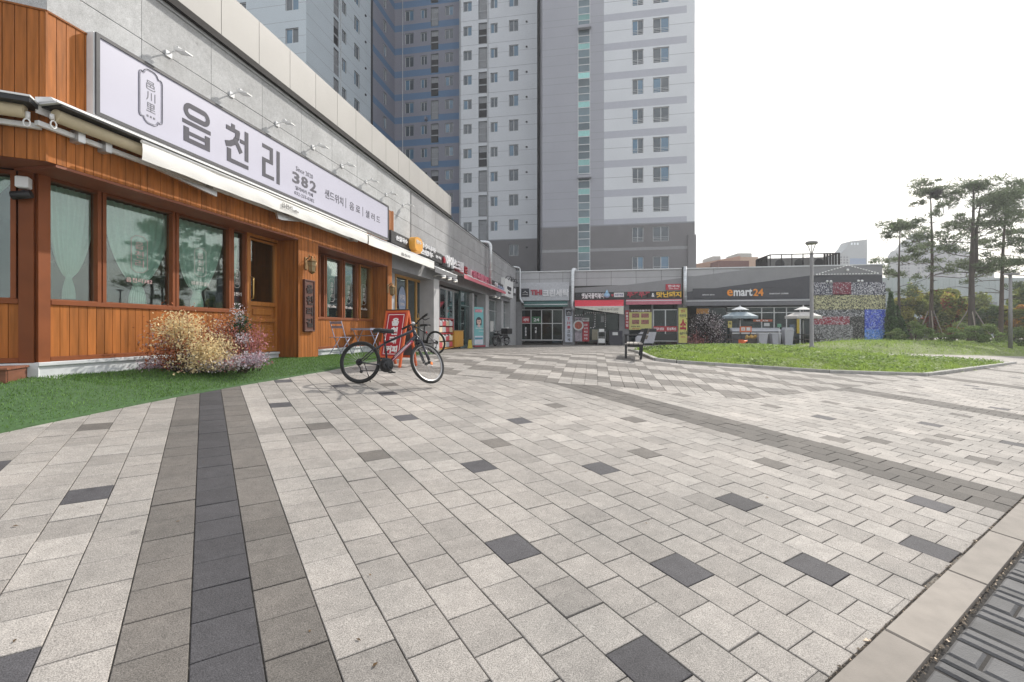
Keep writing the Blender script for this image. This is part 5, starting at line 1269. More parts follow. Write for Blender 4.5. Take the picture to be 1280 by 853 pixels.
    board('menu_board', 786.5, 814.5, 390.5, 412.5, mat('menu_yellow', (.58, .55, .20), var=.06), (('맛있는 돼지', 789, 800, 407.5, 409.3, 1), ('특선', 790, 799, 410.3, 411.8, 3)), [(790, 799, 392, 397.3), (801.5, 811, 392, 397.3), (790, 799, 400, 405.3), (801.5, 811, 400, 405.3)])
    board('menu_header', 786.5, 814.5, 386.6, 390.3, mat('menu_header_brown', (.13, .075, .065)), [('쭈꾸미숯불구이', 788.5, 812.5, 387.3, 389.7, 0)])
    board('vertical_board', 781.6, 786, 388, 411, rd, [(s, 782.4, 785.2, 390 + 3.9 * k, 393 + 3.9 * k, 0) for k, s in enumerate('숯불구이집')])
build_row()

def row_sign(label, pa, pb, ya, yb, d0, d1, case, texts, name='shop_sign', extra=None):
    m = (pa + pb) / 2; r_ = root_at(name, label, 'sign', nt(m, TC - d1), TC - (d0 + d1) / 2, ztt(m, yb, TC - d1))
    mb = MB(); fbox(mb, pa, pb, ya, yb, d0, d1, b=.01); wp('sign_case', mb, [case], r_)
    for s, a, b, c, e, dep, mt, bold in texts: mb = MB(); ftext(mb, s, a, b, c, e, d1, dep, 0, bold); wp('sign_letters', mb, [mt], r_)
    if extra: extra(r_)
    return r_
M_LRED = mat('sign_crimson', (.42, .045, .075), .45); M_LYEL = mat('sign_yellow', (.75, .46, .05), .45); M_LORG = mat('sign_orange', (.80, .28, .03), .45)
M_PALEC = mat('sign_pale_grey', (.50, .51, .54), .5)
def emblem(r_, px, py, w, d):
    mb = MB(); fbox(mb, px - w, px + w, py - w * 1.05, py + w * 1.05, d, d + .03); wp('emblem_tile', mb, [mat('emblem_black', (.03, .032, .045), .4)], r_)
    P = lambda x, y: MBG @ Vector((nt(px + x * w, TC - d - .03), TC - d - .035, ztt(px + x * w, py + y * w, TC - d - .03)))
    mb = MB(); mb.tube([P(-.7, .15), P(-.2, -.1), P(0, -.42), P(.2, -.1), P(.7, .15)], .022, 5); mb.tube([P(-.75, .55), P(0, .42), P(.75, .55)], .018, 5); wp('emblem_mark', mb, [MC['sign_letter_white']], r_)
row_sign('pale cleaners sign with a black tile emblem, red and white letters', 651, 711.6, 353.5, 376, .0, .14, M_PALEC, [('TIHI', 663.5, 677.5, 362.5, 369, .05, M_LRED, .05), ('크린세탁', 678.5, 711, 362, 371, .06, M_LETW, .03)], extra=lambda r_: emblem(r_, 656.5, 366, 4.9, .14))
row_sign('tall narrow white sign with a black emblem beside the cleaners door', 706.3, 715.6, 386, 428, .02, .16, mat('sign_blueish_white', (.52, .55, .62), .5), [(s, 709.2, 712.6, 397 + 5.2 * k, 400.6 + 5.2 * k, .01, (M_LRED if k < 3 else M_SBLK), .02) for k, s in enumerate('THI크린세')], extra=lambda r_: emblem(r_, 711, 391.2, 3.6, .16))
def chars(r_):
    mb = MB(); c = MBG @ Vector((nt(758.7, TC - .14), TC - .2, ztt(758.7, 369.5, TC))); mb.sphere(c, .24, 12, 0, sc=(1, .5, .9)); mb.lathe([(.14, 0), (.0, .25)], 10, 0, 1, Matrix.Translation(c + Vector((0, 0, .2)))); wp('drop_badge', mb, [mat('badge_sky', (.30, .50, .70), .4)], r_)
    mb = MB(); fbox(mb, 767.5, 780, 366, 371.5, .14, .18); ftext(mb, '포장 주문', 768.5, 779, 367.5, 370, .181, .006, 1); wp('white_plate', mb, [MC['notice_white'], mat('plate_ink', (.15, .15, .3))], r_)
row_sign('black sign strip with small white letters over the red awning', 718.5, 781.5, 365.5, 374.6, .0, .14, M_SBLK, [('OK', 720, 726, 368, 371.5, .02, MC['sign_letter_grey'], .02), ('옛날국물떡볶이', 727, 755, 366.5, 373.5, .05, M_LETW, .03), ('♥', 764, 767, 368, 371, .03, M_LRED, .02)], extra=chars)
row_sign('black sign strip with crimson and yellow letters over the pink awning', 782, 852, 364.5, 375.2, .0, .14, M_SBLK, [('쭈꾸쭈꾸', 784, 813, 365, 372, .06, M_LRED, .035), ('&', 814.5, 818, 366.5, 371.5, .04, M_LETW, .03), ('맛난돼지', 820.5, 851.5, 364.8, 372, .06, M_LYEL, .04)])
row_sign('small red plate sign with white letters above the yellow letters', 832.3, 850.8, 355.3, 362.7, .0, .12, mat('plate_red', (.45, .03, .05), .45), [('한국식', 835, 849, 356.4, 359.6, .02, M_LETW, .02), ('041-000', 836, 848, 360.4, 361.8, .01, M_LETW, .01)])
row_sign('tall yellow sign with a big red Korean letter next to the white pipe', 848.3, 859, 385, 429, .06, .2, mat('sign_lemon', (.62, .60, .17), .5), [('한우', 851, 856.5, 387.5, 391, .012, MC['notice_orange'], .03), ('직판장', 849.3, 858, 393, 396.8, .012, MC['sign_letter_dark'], .02), ('소', 850, 857.6, 399.5, 412, .02, MC['notice_red'], .06), ('갈비', 849.5, 858, 415, 418.5, .012, MC['sign_letter_dark'], .02), ('정육', 851, 856.5, 420.5, 422.4, .012, MC['notice_orange'], .02)])
row_sign('wide dark board with orange and white convenience store letters', 866, 1003, 360, 373.2, .10, .14, mat('sign_slate', (.055, .056, .066), .6), [('e', 908.6, 916, 362.2, 370.4, .06, M_LORG, .018), ('mart', 917, 940.2, 361.2, 370.4, .06, M_LETW, .02), ('24', 941.5, 954, 361.2, 370.2, .06, M_LORG, .022), ('SINCE 2016', 878, 893, 368, 369.4, .01, M_LETW, .015), ('EVERYDAY COFFEE', 962, 985.5, 366.4, 368, .01, M_LETW, .015)])
def row_awning(label, pa, pb, ytop, yfr, yv, out, canvas, val=None, zskew=None):
    m = (pa + pb) / 2; r_ = root_at('awning', label, 'awning', NL_(m), TC - out / 2, ZR(m, yv)); n0, n1 = NL_(pa), NL_(pb); d = TC - out
    zt, zf, zv = ZR(m, ytop), ztt(m, yfr, d), ztt(m, yv, d); a, b = nt(pa, d), nt(pb, d)
    mb = MB(); V = [on(n0, TC - .16, zt), on(n1, TC - .16, zt), on(b, d, zf), on(a, d, zf)]; W = [v - Vector((0, 0, .015)) for v in V]
    mb.add(V + W, [(0, 3, 2, 1), (4, 5, 6, 7), (0, 4, 7, 3), (1, 2, 6, 5), (3, 7, 6, 2)]); wp('canvas', mb, [canvas], r_)
    mb = MB(); k = 20; V = []
    for i in range(k + 1):
        u = i / k; zlo = zv if zskew is None else zf - .05 - (zf - zv) * u
        for j in range(3): V.append((a + (b - a) * u, d - .01 - .008 * math.sin(i * 1.7 + j), zf + .02 - (zf + .02 - zlo) * j / 2))
    mb.add(V, [(i * 3 + j, i * 3 + j + 1, i * 3 + j + 4, i * 3 + j + 3) for i in range(k) for j in range(2)], 0, 1, True, MBG); wp('valance', mb, [val or canvas], r_)
    mb = MB(); mb.tube([on(a, d, zf), on(b, d, zf)], .03, 8); wp('front_rail', mb, [M_WHITE2], r_)
    return r_, a, b, d, zf, zv
row_awning('dark green awning of the cleaners shop', 655, 709.5, 377, 380.8, 383.8, .7, mat('green_canvas', (.035, .10, .095), .75), mat('green_canvas_edge', (.08, .16, .15)))
r_, a, b, d, zf, zv = row_awning('bright red awning with a white sagging valance', 718.5, 779.5, 375.4, 383.5, 392.5, 1.3, mat('scarlet_canvas', (.60, .045, .07), .7), mat('cream_valance', (.66, .64, .56), .8), 1)
mb = MB(); put_text(mb, '떡볶이 순대 김밥', on(a + (b - a) * .48, d - .025, zf - .30), QV, UP, (b - a) * .42, .16, .006); put_text(mb, '070-1234', on(a + (b - a) * .62, d - .025, zf - .52), QV, UP, (b - a) * .27, .10, .006); wp('valance_lettering', mb, [MC['valance_ink']], r_)
row_awning('faded pink awning of the grill restaurant', 782.5, 852, 374.5, 376, 380.8, .45, mat('pink_canvas', (.50, .16, .21), .75))
row_awning('long grey metal canopy of the convenience store', 857.5, 1013, 374.2, 376, 382, .7, mat('grey_canopy', (.15, .15, .165), .6))
def canopy_lines():
    pass
# white pipe and silver duct on this row
def P_(px, py, d): return MBG @ Vector((nt(px, TC - d), TC - d, ztt(px, py, TC - d)))
duct('white duct with an elbow between the cleaners and the red awning', [P_(721.5, 337.2, .25) + PV * .8, P_(716, 336.5, .25), P_(715.2, 383, .25), P_(718, 388.5, .25)], .15)
duct('straight white pipe beside the dark strip right of the yellow letters', [P_(856.3, 333.5, .3), P_(856.3, 384, .3)], .14)

# ---- end shopfront of the row; invented speckle stands in for its unknown detail
def standin_shop():
    r_ = root_at('standin_shop_front', 'stand-in shopfront of speckled dark, yellow and blue dots at the end of the row', 'shopfront', NL_(1060), TC - .2, gb(NL_(1060), TC))
    def panel(name, pa, pb, ya, yb, d, base, dots, fr, sc=28):
        mb = MB(); fbox(mb, pa, pb, ya, yb, 0, d); wp(name, mb, [speckle('speckle_%d_%d' % (pa, ya), base, dots, fr, sc)], r_)
    Wt = (.62, .62, .66)
    panel('sign_panel', 1018, 1041, 353, 369, .22, (.035, .035, .06), Wt, .26); panel('sign_panel', 1041, 1064, 353, 368, .222, (.16, .02, .04), Wt, .10); panel('sign_panel', 1064, 1107, 353, 369, .22, (.03, .03, .055), Wt, .36)
    panel('yellow_band', 1018, 1107, 369, 387, .21, (.035, .035, .03), (.62, .60, .36), .46)
    panel('window_panel', 1018, 1081, 387, 396, .17, (.05, .055, .055), Wt, .26); panel('red_band', 1018, 1062, 396, 406, .175, (.22, .02, .035), Wt, .20); panel('window_panel', 1062, 1081, 396, 406, .17, (.02, .02, .02), (.3, .3, .28), .2)
    panel('counter_panel', 1018, 1066, 406, 431, .2, (.05, .05, .05), (.42, .42, .42), .42); panel('door_panel', 1066, 1081, 406, 431, .16, (.015, .016, .015), (.30, .30, .28), .22)
    panel('blue_panel', 1081, 1107, 387, 412, .21, (.03, .06, .42), (.45, .55, .85), .20); panel('blue_panel', 1081, 1107, 412, 432, .212, (.05, .16, .50), (.5, .62, .85), .26)
standin_shop()
# strings of white bulbs
def bulbs(name, label, pts, step, rad, closed=False):
    L_ = thing(name, label, 'string lights', pts[0]); mb = MB(); mb.tube(pts, .008, 4); wp('cable', mb, [M_BLACK], L_)
    mb = MB()
    for a, b in zip(pts[:-1], pts[1:]):
        k = max(1, int((b - a).length / step)); u = (b - a).normalized()
        for i in range(k): c = a + (b - a) * (i + .5) / k; mb.tube([c - u * rad * 1.6, c + u * rad * 1.6], rad, 6)
    o = wp('bulbs', mb, [mat('white_bulb', (.85, .85, .85), .4)], L_); o['kind'] = 'stuff'
bulbs('string_lights', 'string of white bulbs outlining a gable above the speckled shop end', [P_(1019, 343.5, .3), P_(1060, 331.8, .3), P_(1099, 342, .3), P_(1019, 343.5, .302)], .19, .035)
def round_lamp(px, py, lab):
    l = root_at('round_lamp', lab, 'lamp', nt(px, TC - .2), TC - .2, ztt(px, py, TC - .2), 'round white lamps over the speckled shop'); mb = MB(); mb.sphere(P_(px, py, .34), .085, 12); wp('globe', mb, [MC['white_bulb']], l); mb = MB(); mb.tube([P_(px, py, .12), P_(px, py, .30)], .02, 6); wp('stem', mb, [M_BLACK], l)
for px, py, lab in ((1034, 352, 'leftmost round white lamp over the speckled shop'), (1038.7, 352, 'second round white lamp from the left over the speckled shop'), (1073, 351.3, 'third round white lamp from the left over the speckled shop'), (1077.6, 351.3, 'rightmost round white lamp of the four over the speckled shop'), (1059.7, 337.6, 'single round lamp under the gable of white bulbs')): round_lamp(px, py, lab)
bulbs('string_lights', 'string of white bulbs around the snack shop door under the red awning', [P_(718, 394.5, .35), P_(730, 394, .35), P_(733, 391.3, .35), P_(756.5, 391.5, .35), P_(756.8, 409.5, .35)], .16, .03)
bulbs('string_lights', 'short string of white bulbs around the snack shop window', [P_(744, 392, .36), P_(743.4, 409.5, .36), P_(737, 410, .36)], .16, .03)
# ================================================================ APARTMENT TOWERS AND FAR BUILDINGS
FL = 2.87
M_WGLASS = mat('tower_glass', (.075, .095, .115), .12, var=.5, scale=.35, spec=.9)
M_WGLASSB = mat('tower_glass_blue', (.10, .20, .30), .10, var=.4, scale=.4, spec=.9)
M_TW = mat('tower_white', (.63, .65, .68), .85, var=.04, scale=.4); M_TJ = mat('tower_joint', (.26, .27, .29), .9, var=.05)
M_TG = mat('tower_grey', (.36, .365, .405), .85, var=.04, scale=.4); M_TBAND = mat('tower_band', (.44, .45, .50), .85, var=.04); M_TBASE = mat('tower_base', (.19, .183, .188), .85, var=.06, scale=.6)
M_TBASEL = mat('tower_base_line', (.30, .30, .31), .85); M_TLAV = mat('tower_lavender', (.245, .245, .29), .85, var=.04, scale=.4); M_TBLUE = mat('tower_blue', (.115, .195, .32), .85, var=.04, scale=.4)
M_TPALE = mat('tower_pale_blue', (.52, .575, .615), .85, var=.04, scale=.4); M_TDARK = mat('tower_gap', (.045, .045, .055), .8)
M_TFRAME = mat('tower_window_frame', (.60, .61, .62), .5); M_LOUV = mat('tower_louvre', (.05, .05, .055), .6); M_LATT = mat('tower_lattice', (.36, .37, .39), .7)
WMESH = {}
def win_mesh(w, h, kind):
    k = (round(w, 2), round(h, 2), kind)
    if k in WMESH: return WMESH[k]
    a = MB(); f = .05; m = w * .5
    for x0, x1, z0, z1 in ((0, f, 0, h), (w - f, w, 0, h), (f, w - f, 0, f), (f, w - f, h - f, h), (m - f * .55, m + f * .55, f, h - f)): a.box(x0, x1, .10, .17, z0, z1)
    if kind == 'rail':
        for z in (.10, .26, .40): a.box(0.02, w - .02, -.03, -.005, z, z + .025)
        for q in range(int(w / .5) + 1): x = .03 + q * (w - .08) / max(1, int(w / .5)); a.box(x, x + .02, -.03, -.005, .02, .42)
    p = MB(); p.quad((f, .14, f), (m - f * .4, .14, f), (m - f * .4, .14, h - f), (f, .14, h - f), 0); p.quad((m + f * .4, .135, f), (w - f, .135, f), (w - f, .135, h - f), (m + f * .4, .135, h - f), 1)
    WMESH[k] = (a.mesh('window', [M_TFRAME]), [p.mesh('pane', [x, y]) for x, y in ((M_WGLASS, M_WGLASS), (M_WGLASS, M_WGLASSB), (M_WGLASSB, M_WGLASS))]); return WMESH[k]
def face_q(t0): return lambda a, b, d: on(a, t0 + d, b)           # faces the camera (-t)
def face_p(n0): return lambda a, b, d: on(n0 - d, a, b)           # faces the plaza (+n)
def tower(label, loc, faces, cat='apartment tower'):
    """faces: (kind 'q'|'p', plane, a0, a1, z0, z1, colour fn, cuts_a, cuts_b, windows[(a, z, w, h, kind)])"""
    r_ = bthing('apartment_tower', label, cat, loc[0], loc[1], loc[2])
    MATS = [M_TW, M_TJ, M_TG, M_TBAND, M_TBASE, M_TBASEL, M_TLAV, M_TBLUE, M_TPALE, M_TDARK, M_LATT]
    mb = MB()
    for kind, pl, a0, a1, z0, z1, fn, ca, cb, wins in faces:
        M = face_q(pl) if kind == 'q' else face_p(pl)
        ac = [a0, a1] + list(ca); bc = [z0, z1] + list(cb)
        for a, z, w, h, k in wins: ac += [a, a + w]; bc += [z, z + h]
        ac = [x for x in ac if a0 <= x <= a1]; bc = [x for x in bc if z0 <= x <= z1]
        grid_wall(mb, M, ac, bc, lambda a, b, W=wins, f_=fn: None if any(q[0] < a < q[0] + q[2] and q[1] < b < q[1] + q[3] for q in W) else f_(a, b))
        for a, z, w, h, k in wins: reveal(mb, M, a, a + w, z, z + h, .18, 1, 10 if k == 'louvre' else None)
    o = wp('wall', mb, MATS, r_)
    for kind, pl, a0, a1, z0, z1, fn, ca, cb, wins in faces:
        for a, z, w, h, k in wins:
            rot = -BA if kind == 'q' else -BA + PI / 2
            p = on(a, pl, z) if kind == 'q' else on(pl, a, z)
            if k == 'louvre':
                mb = MB()
                for zz0, zz1 in ((.10, h * .46), (h * .54, h * .90)): mb.box(.06, w - .06, .06, .12, zz0, zz1)
                mb.box(.02, w - .02, .04, .14, h * .47, h * .53, 1)
                wo = D.objects.new('louvre', louvre_mesh(w, h)); COL.objects.link(wo)
            else:
                fm, pms = win_mesh(w, h, k); wo = D.objects.new('window', fm); COL.objects.link(wo)
                po = D.objects.new('pane', random.choice(pms)); COL.objects.link(po); po.parent = wo
            wo.parent = r_; wo.matrix_parent_inverse = (Matrix.Translation(r_.location) @ Matrix.Rotation(r_.rotation_euler.z, 4, 'Z')).inverted()
            wo.location = p; wo.rotation_euler = (0, 0, rot)
    return r_
LM = {}
def louvre_mesh(w, h):
    v = random.random() < .6; k = (round(w, 2), round(h, 2), v)
    if k not in LM:
        mb = MB(); m = 0 if v else 1
        for z0, z1 in ((.08, h * .36), (h * .42, h * .70)): 
            mb.box(.06, w - .06, .08, .12, z0, z1, m)
            for q in range(6): z = z0 + (z1 - z0) * (q + .5) / 6; mb.box(.06, w - .06, .05, .09, z - .02, z + .02, m, .8)
        mb.box(.02, w - .02, .04, .14, h * .36, h * .42, 1)
        for q in range(5): x = .06 + (w - .12) * q / 4; mb.tube([(x - .05, .1, h * .74), (x + .05, .1, h * .98)], .012, 4, 1); mb.tube([(x + .05, .1, h * .74), (x - .05, .1, h * .98)], .012, 4, 1)
        LM[k] = mb.mesh('louvre', [M_LOUV, M_LATT])
    return LM[k]
ZB = -1.6
def rows(px, py, kind, pl, top=46, down=0):          # z of one window row seen at (px, py), repeated every floor
    z = ztt(px, py, pl) if kind == 'q' else zn(px, py, pl)
    while z - FL > ZB + 1.0 + down: z -= FL
    out = []
    while z < top: out.append(z); z += FL
    return out
def near_line(b, zs, off, th): return any(abs(b - (z + off)) < th for z in zs)

def right_tower():
    t = 47.8; N_ = lambda px: nt(px, t); Z = lambda px, py: ztt(px, py, t)
    zs = rows(826, 208.5 + 18.7, 'q', t, 50)         # sills
    zb = Z(800, 281); wins = []
    for z in zs: wins += [(N_(790.3), z, N_(804.3) - N_(790.3), 1.45, 'rail'), (N_(816.2), z, N_(836.3) - N_(816.2), 1.45, 'rail')]
    n0, nS0, nS1, nW, nB, n1 = N_(675.5), N_(723), N_(737), N_(755), N_(858.5), N_(868.5)
    jl = [z + FL - .45 for z in zs] + [z + .35 for z in zs]
    cb = [zb, zb + .12, Z(780, 313.5), Z(780, 310)]
    for z in zs: cb += [z + 1.62, z + 2.32, z + .62, z + .655]
    zl0, zl1 = Z(780, 313.5), Z(780, 310)
    def fn(a, b):
        if b < zb: return 5 if zl0 < b < zl1 else 4
        if zb < b < zb + .12: return 1
        for z in zs:
            if z + .62 < b < z + .655: return 1
        if a < nW: 
            for z in zs:
                if z + 1.62 < b < z + 1.66 or z + 2.28 < b < z + 2.32: return 1
            return 2
        if a < nB:
            for z in zs:
                if z + 1.62 < b < z + 2.32: return 3
        return 0
    for z in zs: cb += [z + 1.66, z + 2.28]
    fs = [('q', t, n0, n1, ZB, 60, fn, [nS0, nS1, nW, nB], cb, wins), ('p', n1, t, t + 14, ZB, 60, lambda a, b: 4 if b < zb else 0, [], [zb], [])]
    r_ = tower('tall white and grey apartment tower with a teal glazed stair strip', (9, t + 6, ZB), fs)
    # glazed stair strip: panes between white transoms, teal spandrels
    mb = MB(); z = ZB + .5; k = 0
    fr = MB(); fr.box(nS0 - .06, nS0, t - .06, t, ZB, 59, 0, 1, MBG); fr.box(nS1, nS1 + .06, t - .06, t, ZB, 59, 0, 1, MBG)
    while z < 48:
        for q, h in enumerate((.62, .74, .72, .79)):
            mb.box(nS0, nS1, t - .045, t - .02, z, z + h, 1 if q == 0 else 0, random.uniform(.6, 1.5), MBG); fr.box(nS0, nS1, t - .07, t - .01, z + h - .05, z + h + .03, 0, .9, MBG); z += h
    f = wp('stair_window', fr, [M_TFRAME], r_); sub('pane', mb, [mat('stair_glass', (.09, .13, .15), .12, var=.35, scale=.5, spec=.9), mat('stair_spandrel', (.24, .46, .44), .3)], f)
    mb = MB(); mb.box(n0, n0 + .2, t, t + 14, ZB, 60, 0, 1, MBG); mb.box(n0, n1, t + 13.8, t + 14, ZB, 60, 0, 1, MBG); mb.box(n0, n1, t, t + 14, 59.8, 60, 0, 1, MBG); wp('back_wall', mb, [M_TG], r_)
    # grey plinth block that stands a little proud at the right
    mb = MB(); mb.box(N_(859.5), N_(869.5), t - .25, t + 6, ZB, Z(865, 294), 0, 1, MBG); wp('side_block', mb, [M_TBASE], r_)
    # small machine-room clutter: one balcony unit
    for py in (221, 35): mb = MB(); z = Z(730, py); mb.box(nS0 - .05, nS1 + .15, t - .5, t - .08, z - .25, z + .05, 0, 1, MBG, b=.03); wp('stair_ledge', mb, [M_TG], r_)
right_tower()

def mid_tower():
    t = 54.0; N_ = lambda px: nt(px, t); Z = lambda px, py: ztt(px, py, t)
    zs = rows(642, 195, 'q', t, 50); zb = Z(620, 301)
    n0, n1 = N_(574), N_(671.5); wins = []
    for z in zs:
        if z > zb: wins += [(N_(579.3), z + .05, N_(589.7) - N_(579.3), 1.12, ''), (N_(598.2), z - 1.05, N_(608.6) - N_(598.2), 2.45, 'louvre'), (N_(613.2), z + .05, N_(622) - N_(613.2), 1.12, '')]
        wins += [(N_(636.2), z, N_(648) - N_(636.2), 1.3, '')]
    cb = [zb, zb + .12]
    for z in zs: cb += [z + 1.75, z + 1.79, z + .6, z + .63]
    def fn(a, b):
        if b < zb: return 4
        if b < zb + .12: return 1
        for z in zs:
            if z + 1.75 < b < z + 1.79 or z + .6 < b < z + .63: return 1
        return 0
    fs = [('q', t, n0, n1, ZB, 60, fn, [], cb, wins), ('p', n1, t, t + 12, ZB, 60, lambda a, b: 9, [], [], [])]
    r_ = tower('white apartment tower with dark louvres between small paired windows', (n0 + 4, t + 5, ZB), fs)
    mb = MB(); mb.box(n1 + .02, nt(675.3, 49.5), t + 1.0, t + 3, ZB, 60, 0, 1, MBG); wp('recess_wall', mb, [M_TDARK], r_)
    mb = MB(); mb.box(n0, n0 + .2, t, t + 12, ZB, 60, 0, 1, MBG); mb.box(n0, n1, t + 11.8, t + 12, ZB, 60, 0, 1, MBG); mb.box(n0, n1, t, t + 12, 59.8, 60, 0, 1, MBG); wp('back_wall', mb, [M_TW], r_)
    mb = MB(); x = N_(609.8); mb.tube([on(x, t - .09, -1), on(x, t - .09, 50)], .06, 6); wp('drain_pipe', mb, [M_ALU], r_)
    for z in zs[3:14]:
        mb = MB(); c = on(N_(658.3), t - .03, z + .9); mb.box(N_(658.3) - .1, N_(658.3) + .1, t - .12, t, z + .82, z + .98, 0, 1, MBG, b=.02); wp('vent_cap', mb, [M_TDARK], r_)
mid_tower()

NP = -18.3
def blue_tower():
    t = 56.0; N_ = lambda px: nt(px, t); Z = lambda px, py: ztt(px, py, t)
    zs = rows(512, 141.5, 'q', t, 52, 4); n0, n1 = NP, N_(574.3); wins = []
    for z in zs: wins += [(N_(506.4), z, N_(517) - N_(506.4), 1.3, ''), (N_(526), z + .1, N_(533.8) - N_(526), 1.12, ''), (N_(538.6), z - 1.05, N_(548) - N_(538.6), 2.35, 'louvre'), (N_(556.4), z + .1, N_(566.4) - N_(556.4), 1.15, '')]
    nA = N_(503.5); cb = []; 
    for z in zs: cb += [z - 1.25, z - .45, z + .42, z + .45, z + 1.5, z + 1.53]
    def fn(a, b):
        for z in zs:
            if z - 1.25 < b < z - .45: return 7
            if z + .42 < b < z + .45 or z + 1.5 < b < z + 1.53: return 1
        return 6
    tp0 = tn(463.5, NP)
    winp = []; 
    for z in zs: winp.append((tn(479.3, NP), z, tn(483.2, NP) - tn(479.3, NP), 1.3, ''))
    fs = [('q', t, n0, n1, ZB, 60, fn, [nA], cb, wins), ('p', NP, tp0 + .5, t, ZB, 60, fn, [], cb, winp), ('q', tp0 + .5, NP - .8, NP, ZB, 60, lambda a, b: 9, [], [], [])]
    r_ = tower('lavender grey apartment tower with blue bands under each row of windows', (NP + 4, t + 5, ZB), fs)
    mb = MB(); mb.box(n0 - 8, n1, t + 11.8, t + 12, ZB, 60, 0, 1, MBG); mb.box(n0 - 8, n1, t + .3, t + 12, 59.8, 60, 0, 1, MBG); mb.box(n0 - 8, n0 - .3, tp0 + .8, t + 12, 59.7, 59.9, 0, 1, MBG); wp('roof', mb, [M_TLAV], r_)
    for z in zs[4:]:
        mb = MB(); mb.box(N_(490.6), N_(492.6), t - .15, t, z - .35, z - .15, 0, 1, MBG, b=.03); wp('vent_cap', mb, [M_TDARK], r_)
    mb = MB(); mb.box(N_(532), N_(534.5), t - .5, t, Z(532, 152), Z(532, 147.8), 0, 1, MBG, b=.03); wp('air_conditioner', mb, [M_TLAV], r_)
    mb = MB(); mb.tube([on(nA, t - .06, 0), on(nA, t - .06, 52)], .05, 6); wp('drain_pipe', mb, [M_ALU], r_)
    return tp0
TP0 = blue_tower()
def pale_tower():
    tq = 37.8; zs = rows(445, 38.5, 'p', NP, 44, 6); n0 = NP - 26
    zq = rows(365, 54, 'q', tq, 44, 6); wp_, wq = [], []
    T = lambda px: tn(px, NP)
    for z in zs: wp_ += [(T(443), z, T(449.3) - T(443), 1.45, ''), (T(427.6), z + .15, T(432.8) - T(427.6), 1.2, ''), (T(417), z - .95, T(423.3) - T(417), 2.5, 'louvre')]
    for z in zq: wq += [(nt(357, tq), z, nt(373, tq) - nt(357, tq), 1.3, ''), (nt(294, tq), z + .05, nt(307.5, tq) - nt(294, tq), 1.2, ''), (nt(250, tq), z, 1.1, 1.3, '')]
    def mk(zs_):
        cb = []
        for z in zs_: cb += [z + .55, z + .58, z + 1.9, z + 1.93]
        def fn(a, b):
            for z in zs_:
                if z + .55 < b < z + .58 or z + 1.9 < b < z + 1.93: return 1
            return 8
        return fn, cb
    f1, c1 = mk(zs); f2, c2 = mk(zq)
    fs = [('p', NP, tq, TP0, ZB, 60, f1, [], c1, wp_), ('q', tq, n0, NP, ZB, 60, f2, [], c2, wq)]
    r_ = tower('pale blue white apartment tower rising behind the beige parapet', (NP - 4, tq + 5, ZB), fs)
    mb = MB(); mb.box(n0, NP - .4, TP0 - .2, TP0, ZB, 60, 0, 1, MBG); mb.box(n0, NP, tq, TP0, 59.8, 60, 0, 1, MBG); mb.box(n0 - .2, n0, tq, TP0, ZB, 60, 0, 1, MBG); wp('back_wall', mb, [M_TPALE], r_)
    mb = MB(); t_ = T(425.2); mb.tube([on(NP + .07, t_, 0), on(NP + .07, t_, 50)], .05, 6); wp('drain_pipe', mb, [M_ALU], r_)
    for z in zs:
        mb = MB(); t_ = T(456.5); mb.box(NP, NP + .12, t_ - .1, t_ + .1, z - .1, z + .1, 0, 1, MBG, b=.02); wp('vent_cap', mb, [M_TDARK], r_)
pale_tower()

# ---- far buildings
def far_block(label, Y, pa, pb, ytop, col, depth=20, cat='building', name='low_building', wins=None, roof=None):
    a, b = at(pa, ytop, Y), at(pb, ytop, Y); r_ = thing(name, label, cat, (a.x * .5 + b.x * .5, Y, -2))
    mb = MB(); zt = a.z; m = mat('wall_%d_%d' % (pa, Y), col, .85, var=.05, scale=.2)
    mb.box(a.x, b.x, Y, Y + depth, -3, zt); wp('wall', mb, [m], r_)
    if wins:
        nx, dz, col2, w_, h_ = wins; z = zt - dz * .9; mb = MB()
        while z > 0:
            for k in range(nx): x = a.x + (b.x - a.x) * (k + .5) / nx; mb.box(x - w_ / 2, x + w_ / 2, Y - .06, Y + .02, z, z + h_)
            z -= dz
        o = wp('windows', mb, [mat('far_window_%d_%d' % (pa, Y), col2, .4)], r_); o['kind'] = 'stuff'
    return r_, a, b
r_, a, b = far_block('salmon pink low building behind the convenience store', 72, 866, 948, 333.5, (.46, .31, .235), 14)
mb = MB(); Y = 72; P = [at(866, 333.6, Y), at(925.5, 333.6, Y), at(925.5, 320, Y), at(866, 331, Y)]
mb.add(P + [p + Vector((0, 10, 0)) for p in P], [(0, 1, 2, 3), (7, 6, 5, 4), (3, 2, 6, 7), (1, 5, 6, 2), (0, 3, 7, 4)]); wp('gable', mb, [mat('salmon_wall', (.44, .28, .21), .85, var=.06)], r_)
mb = MB(); mb.box(at(925.6, 0, Y).x, at(948, 0, Y).x, Y + .1, Y + 12, 5, at(930, 321.3, Y).z); wp('side_wing', mb, [mat('salmon_light', (.52, .37, .28), .85, var=.05)], r_)
mb = MB(); mb.box(at(887, 0, Y).x, at(924, 0, Y).x, Y - 3, Y - .3, 6, at(900, 328.6, Y - 1).z); wp('brick_annex', mb, [mat('annex_red', (.17, .08, .07), .8)], r_)
for pa, pb, yt in ((866.5, 874.5, 319), (898, 908, 320.5), (930, 948, 316.8)):
    mb = MB(); mb.box(at(pa, 0, Y).x, at(pb, 0, Y).x, Y + 2, Y + 6, 8, at(pa, yt, Y + 2).z); wp('roof_hut', mb, [mat('roof_hut_grey', (.42, .43, .42), .7)], r_)
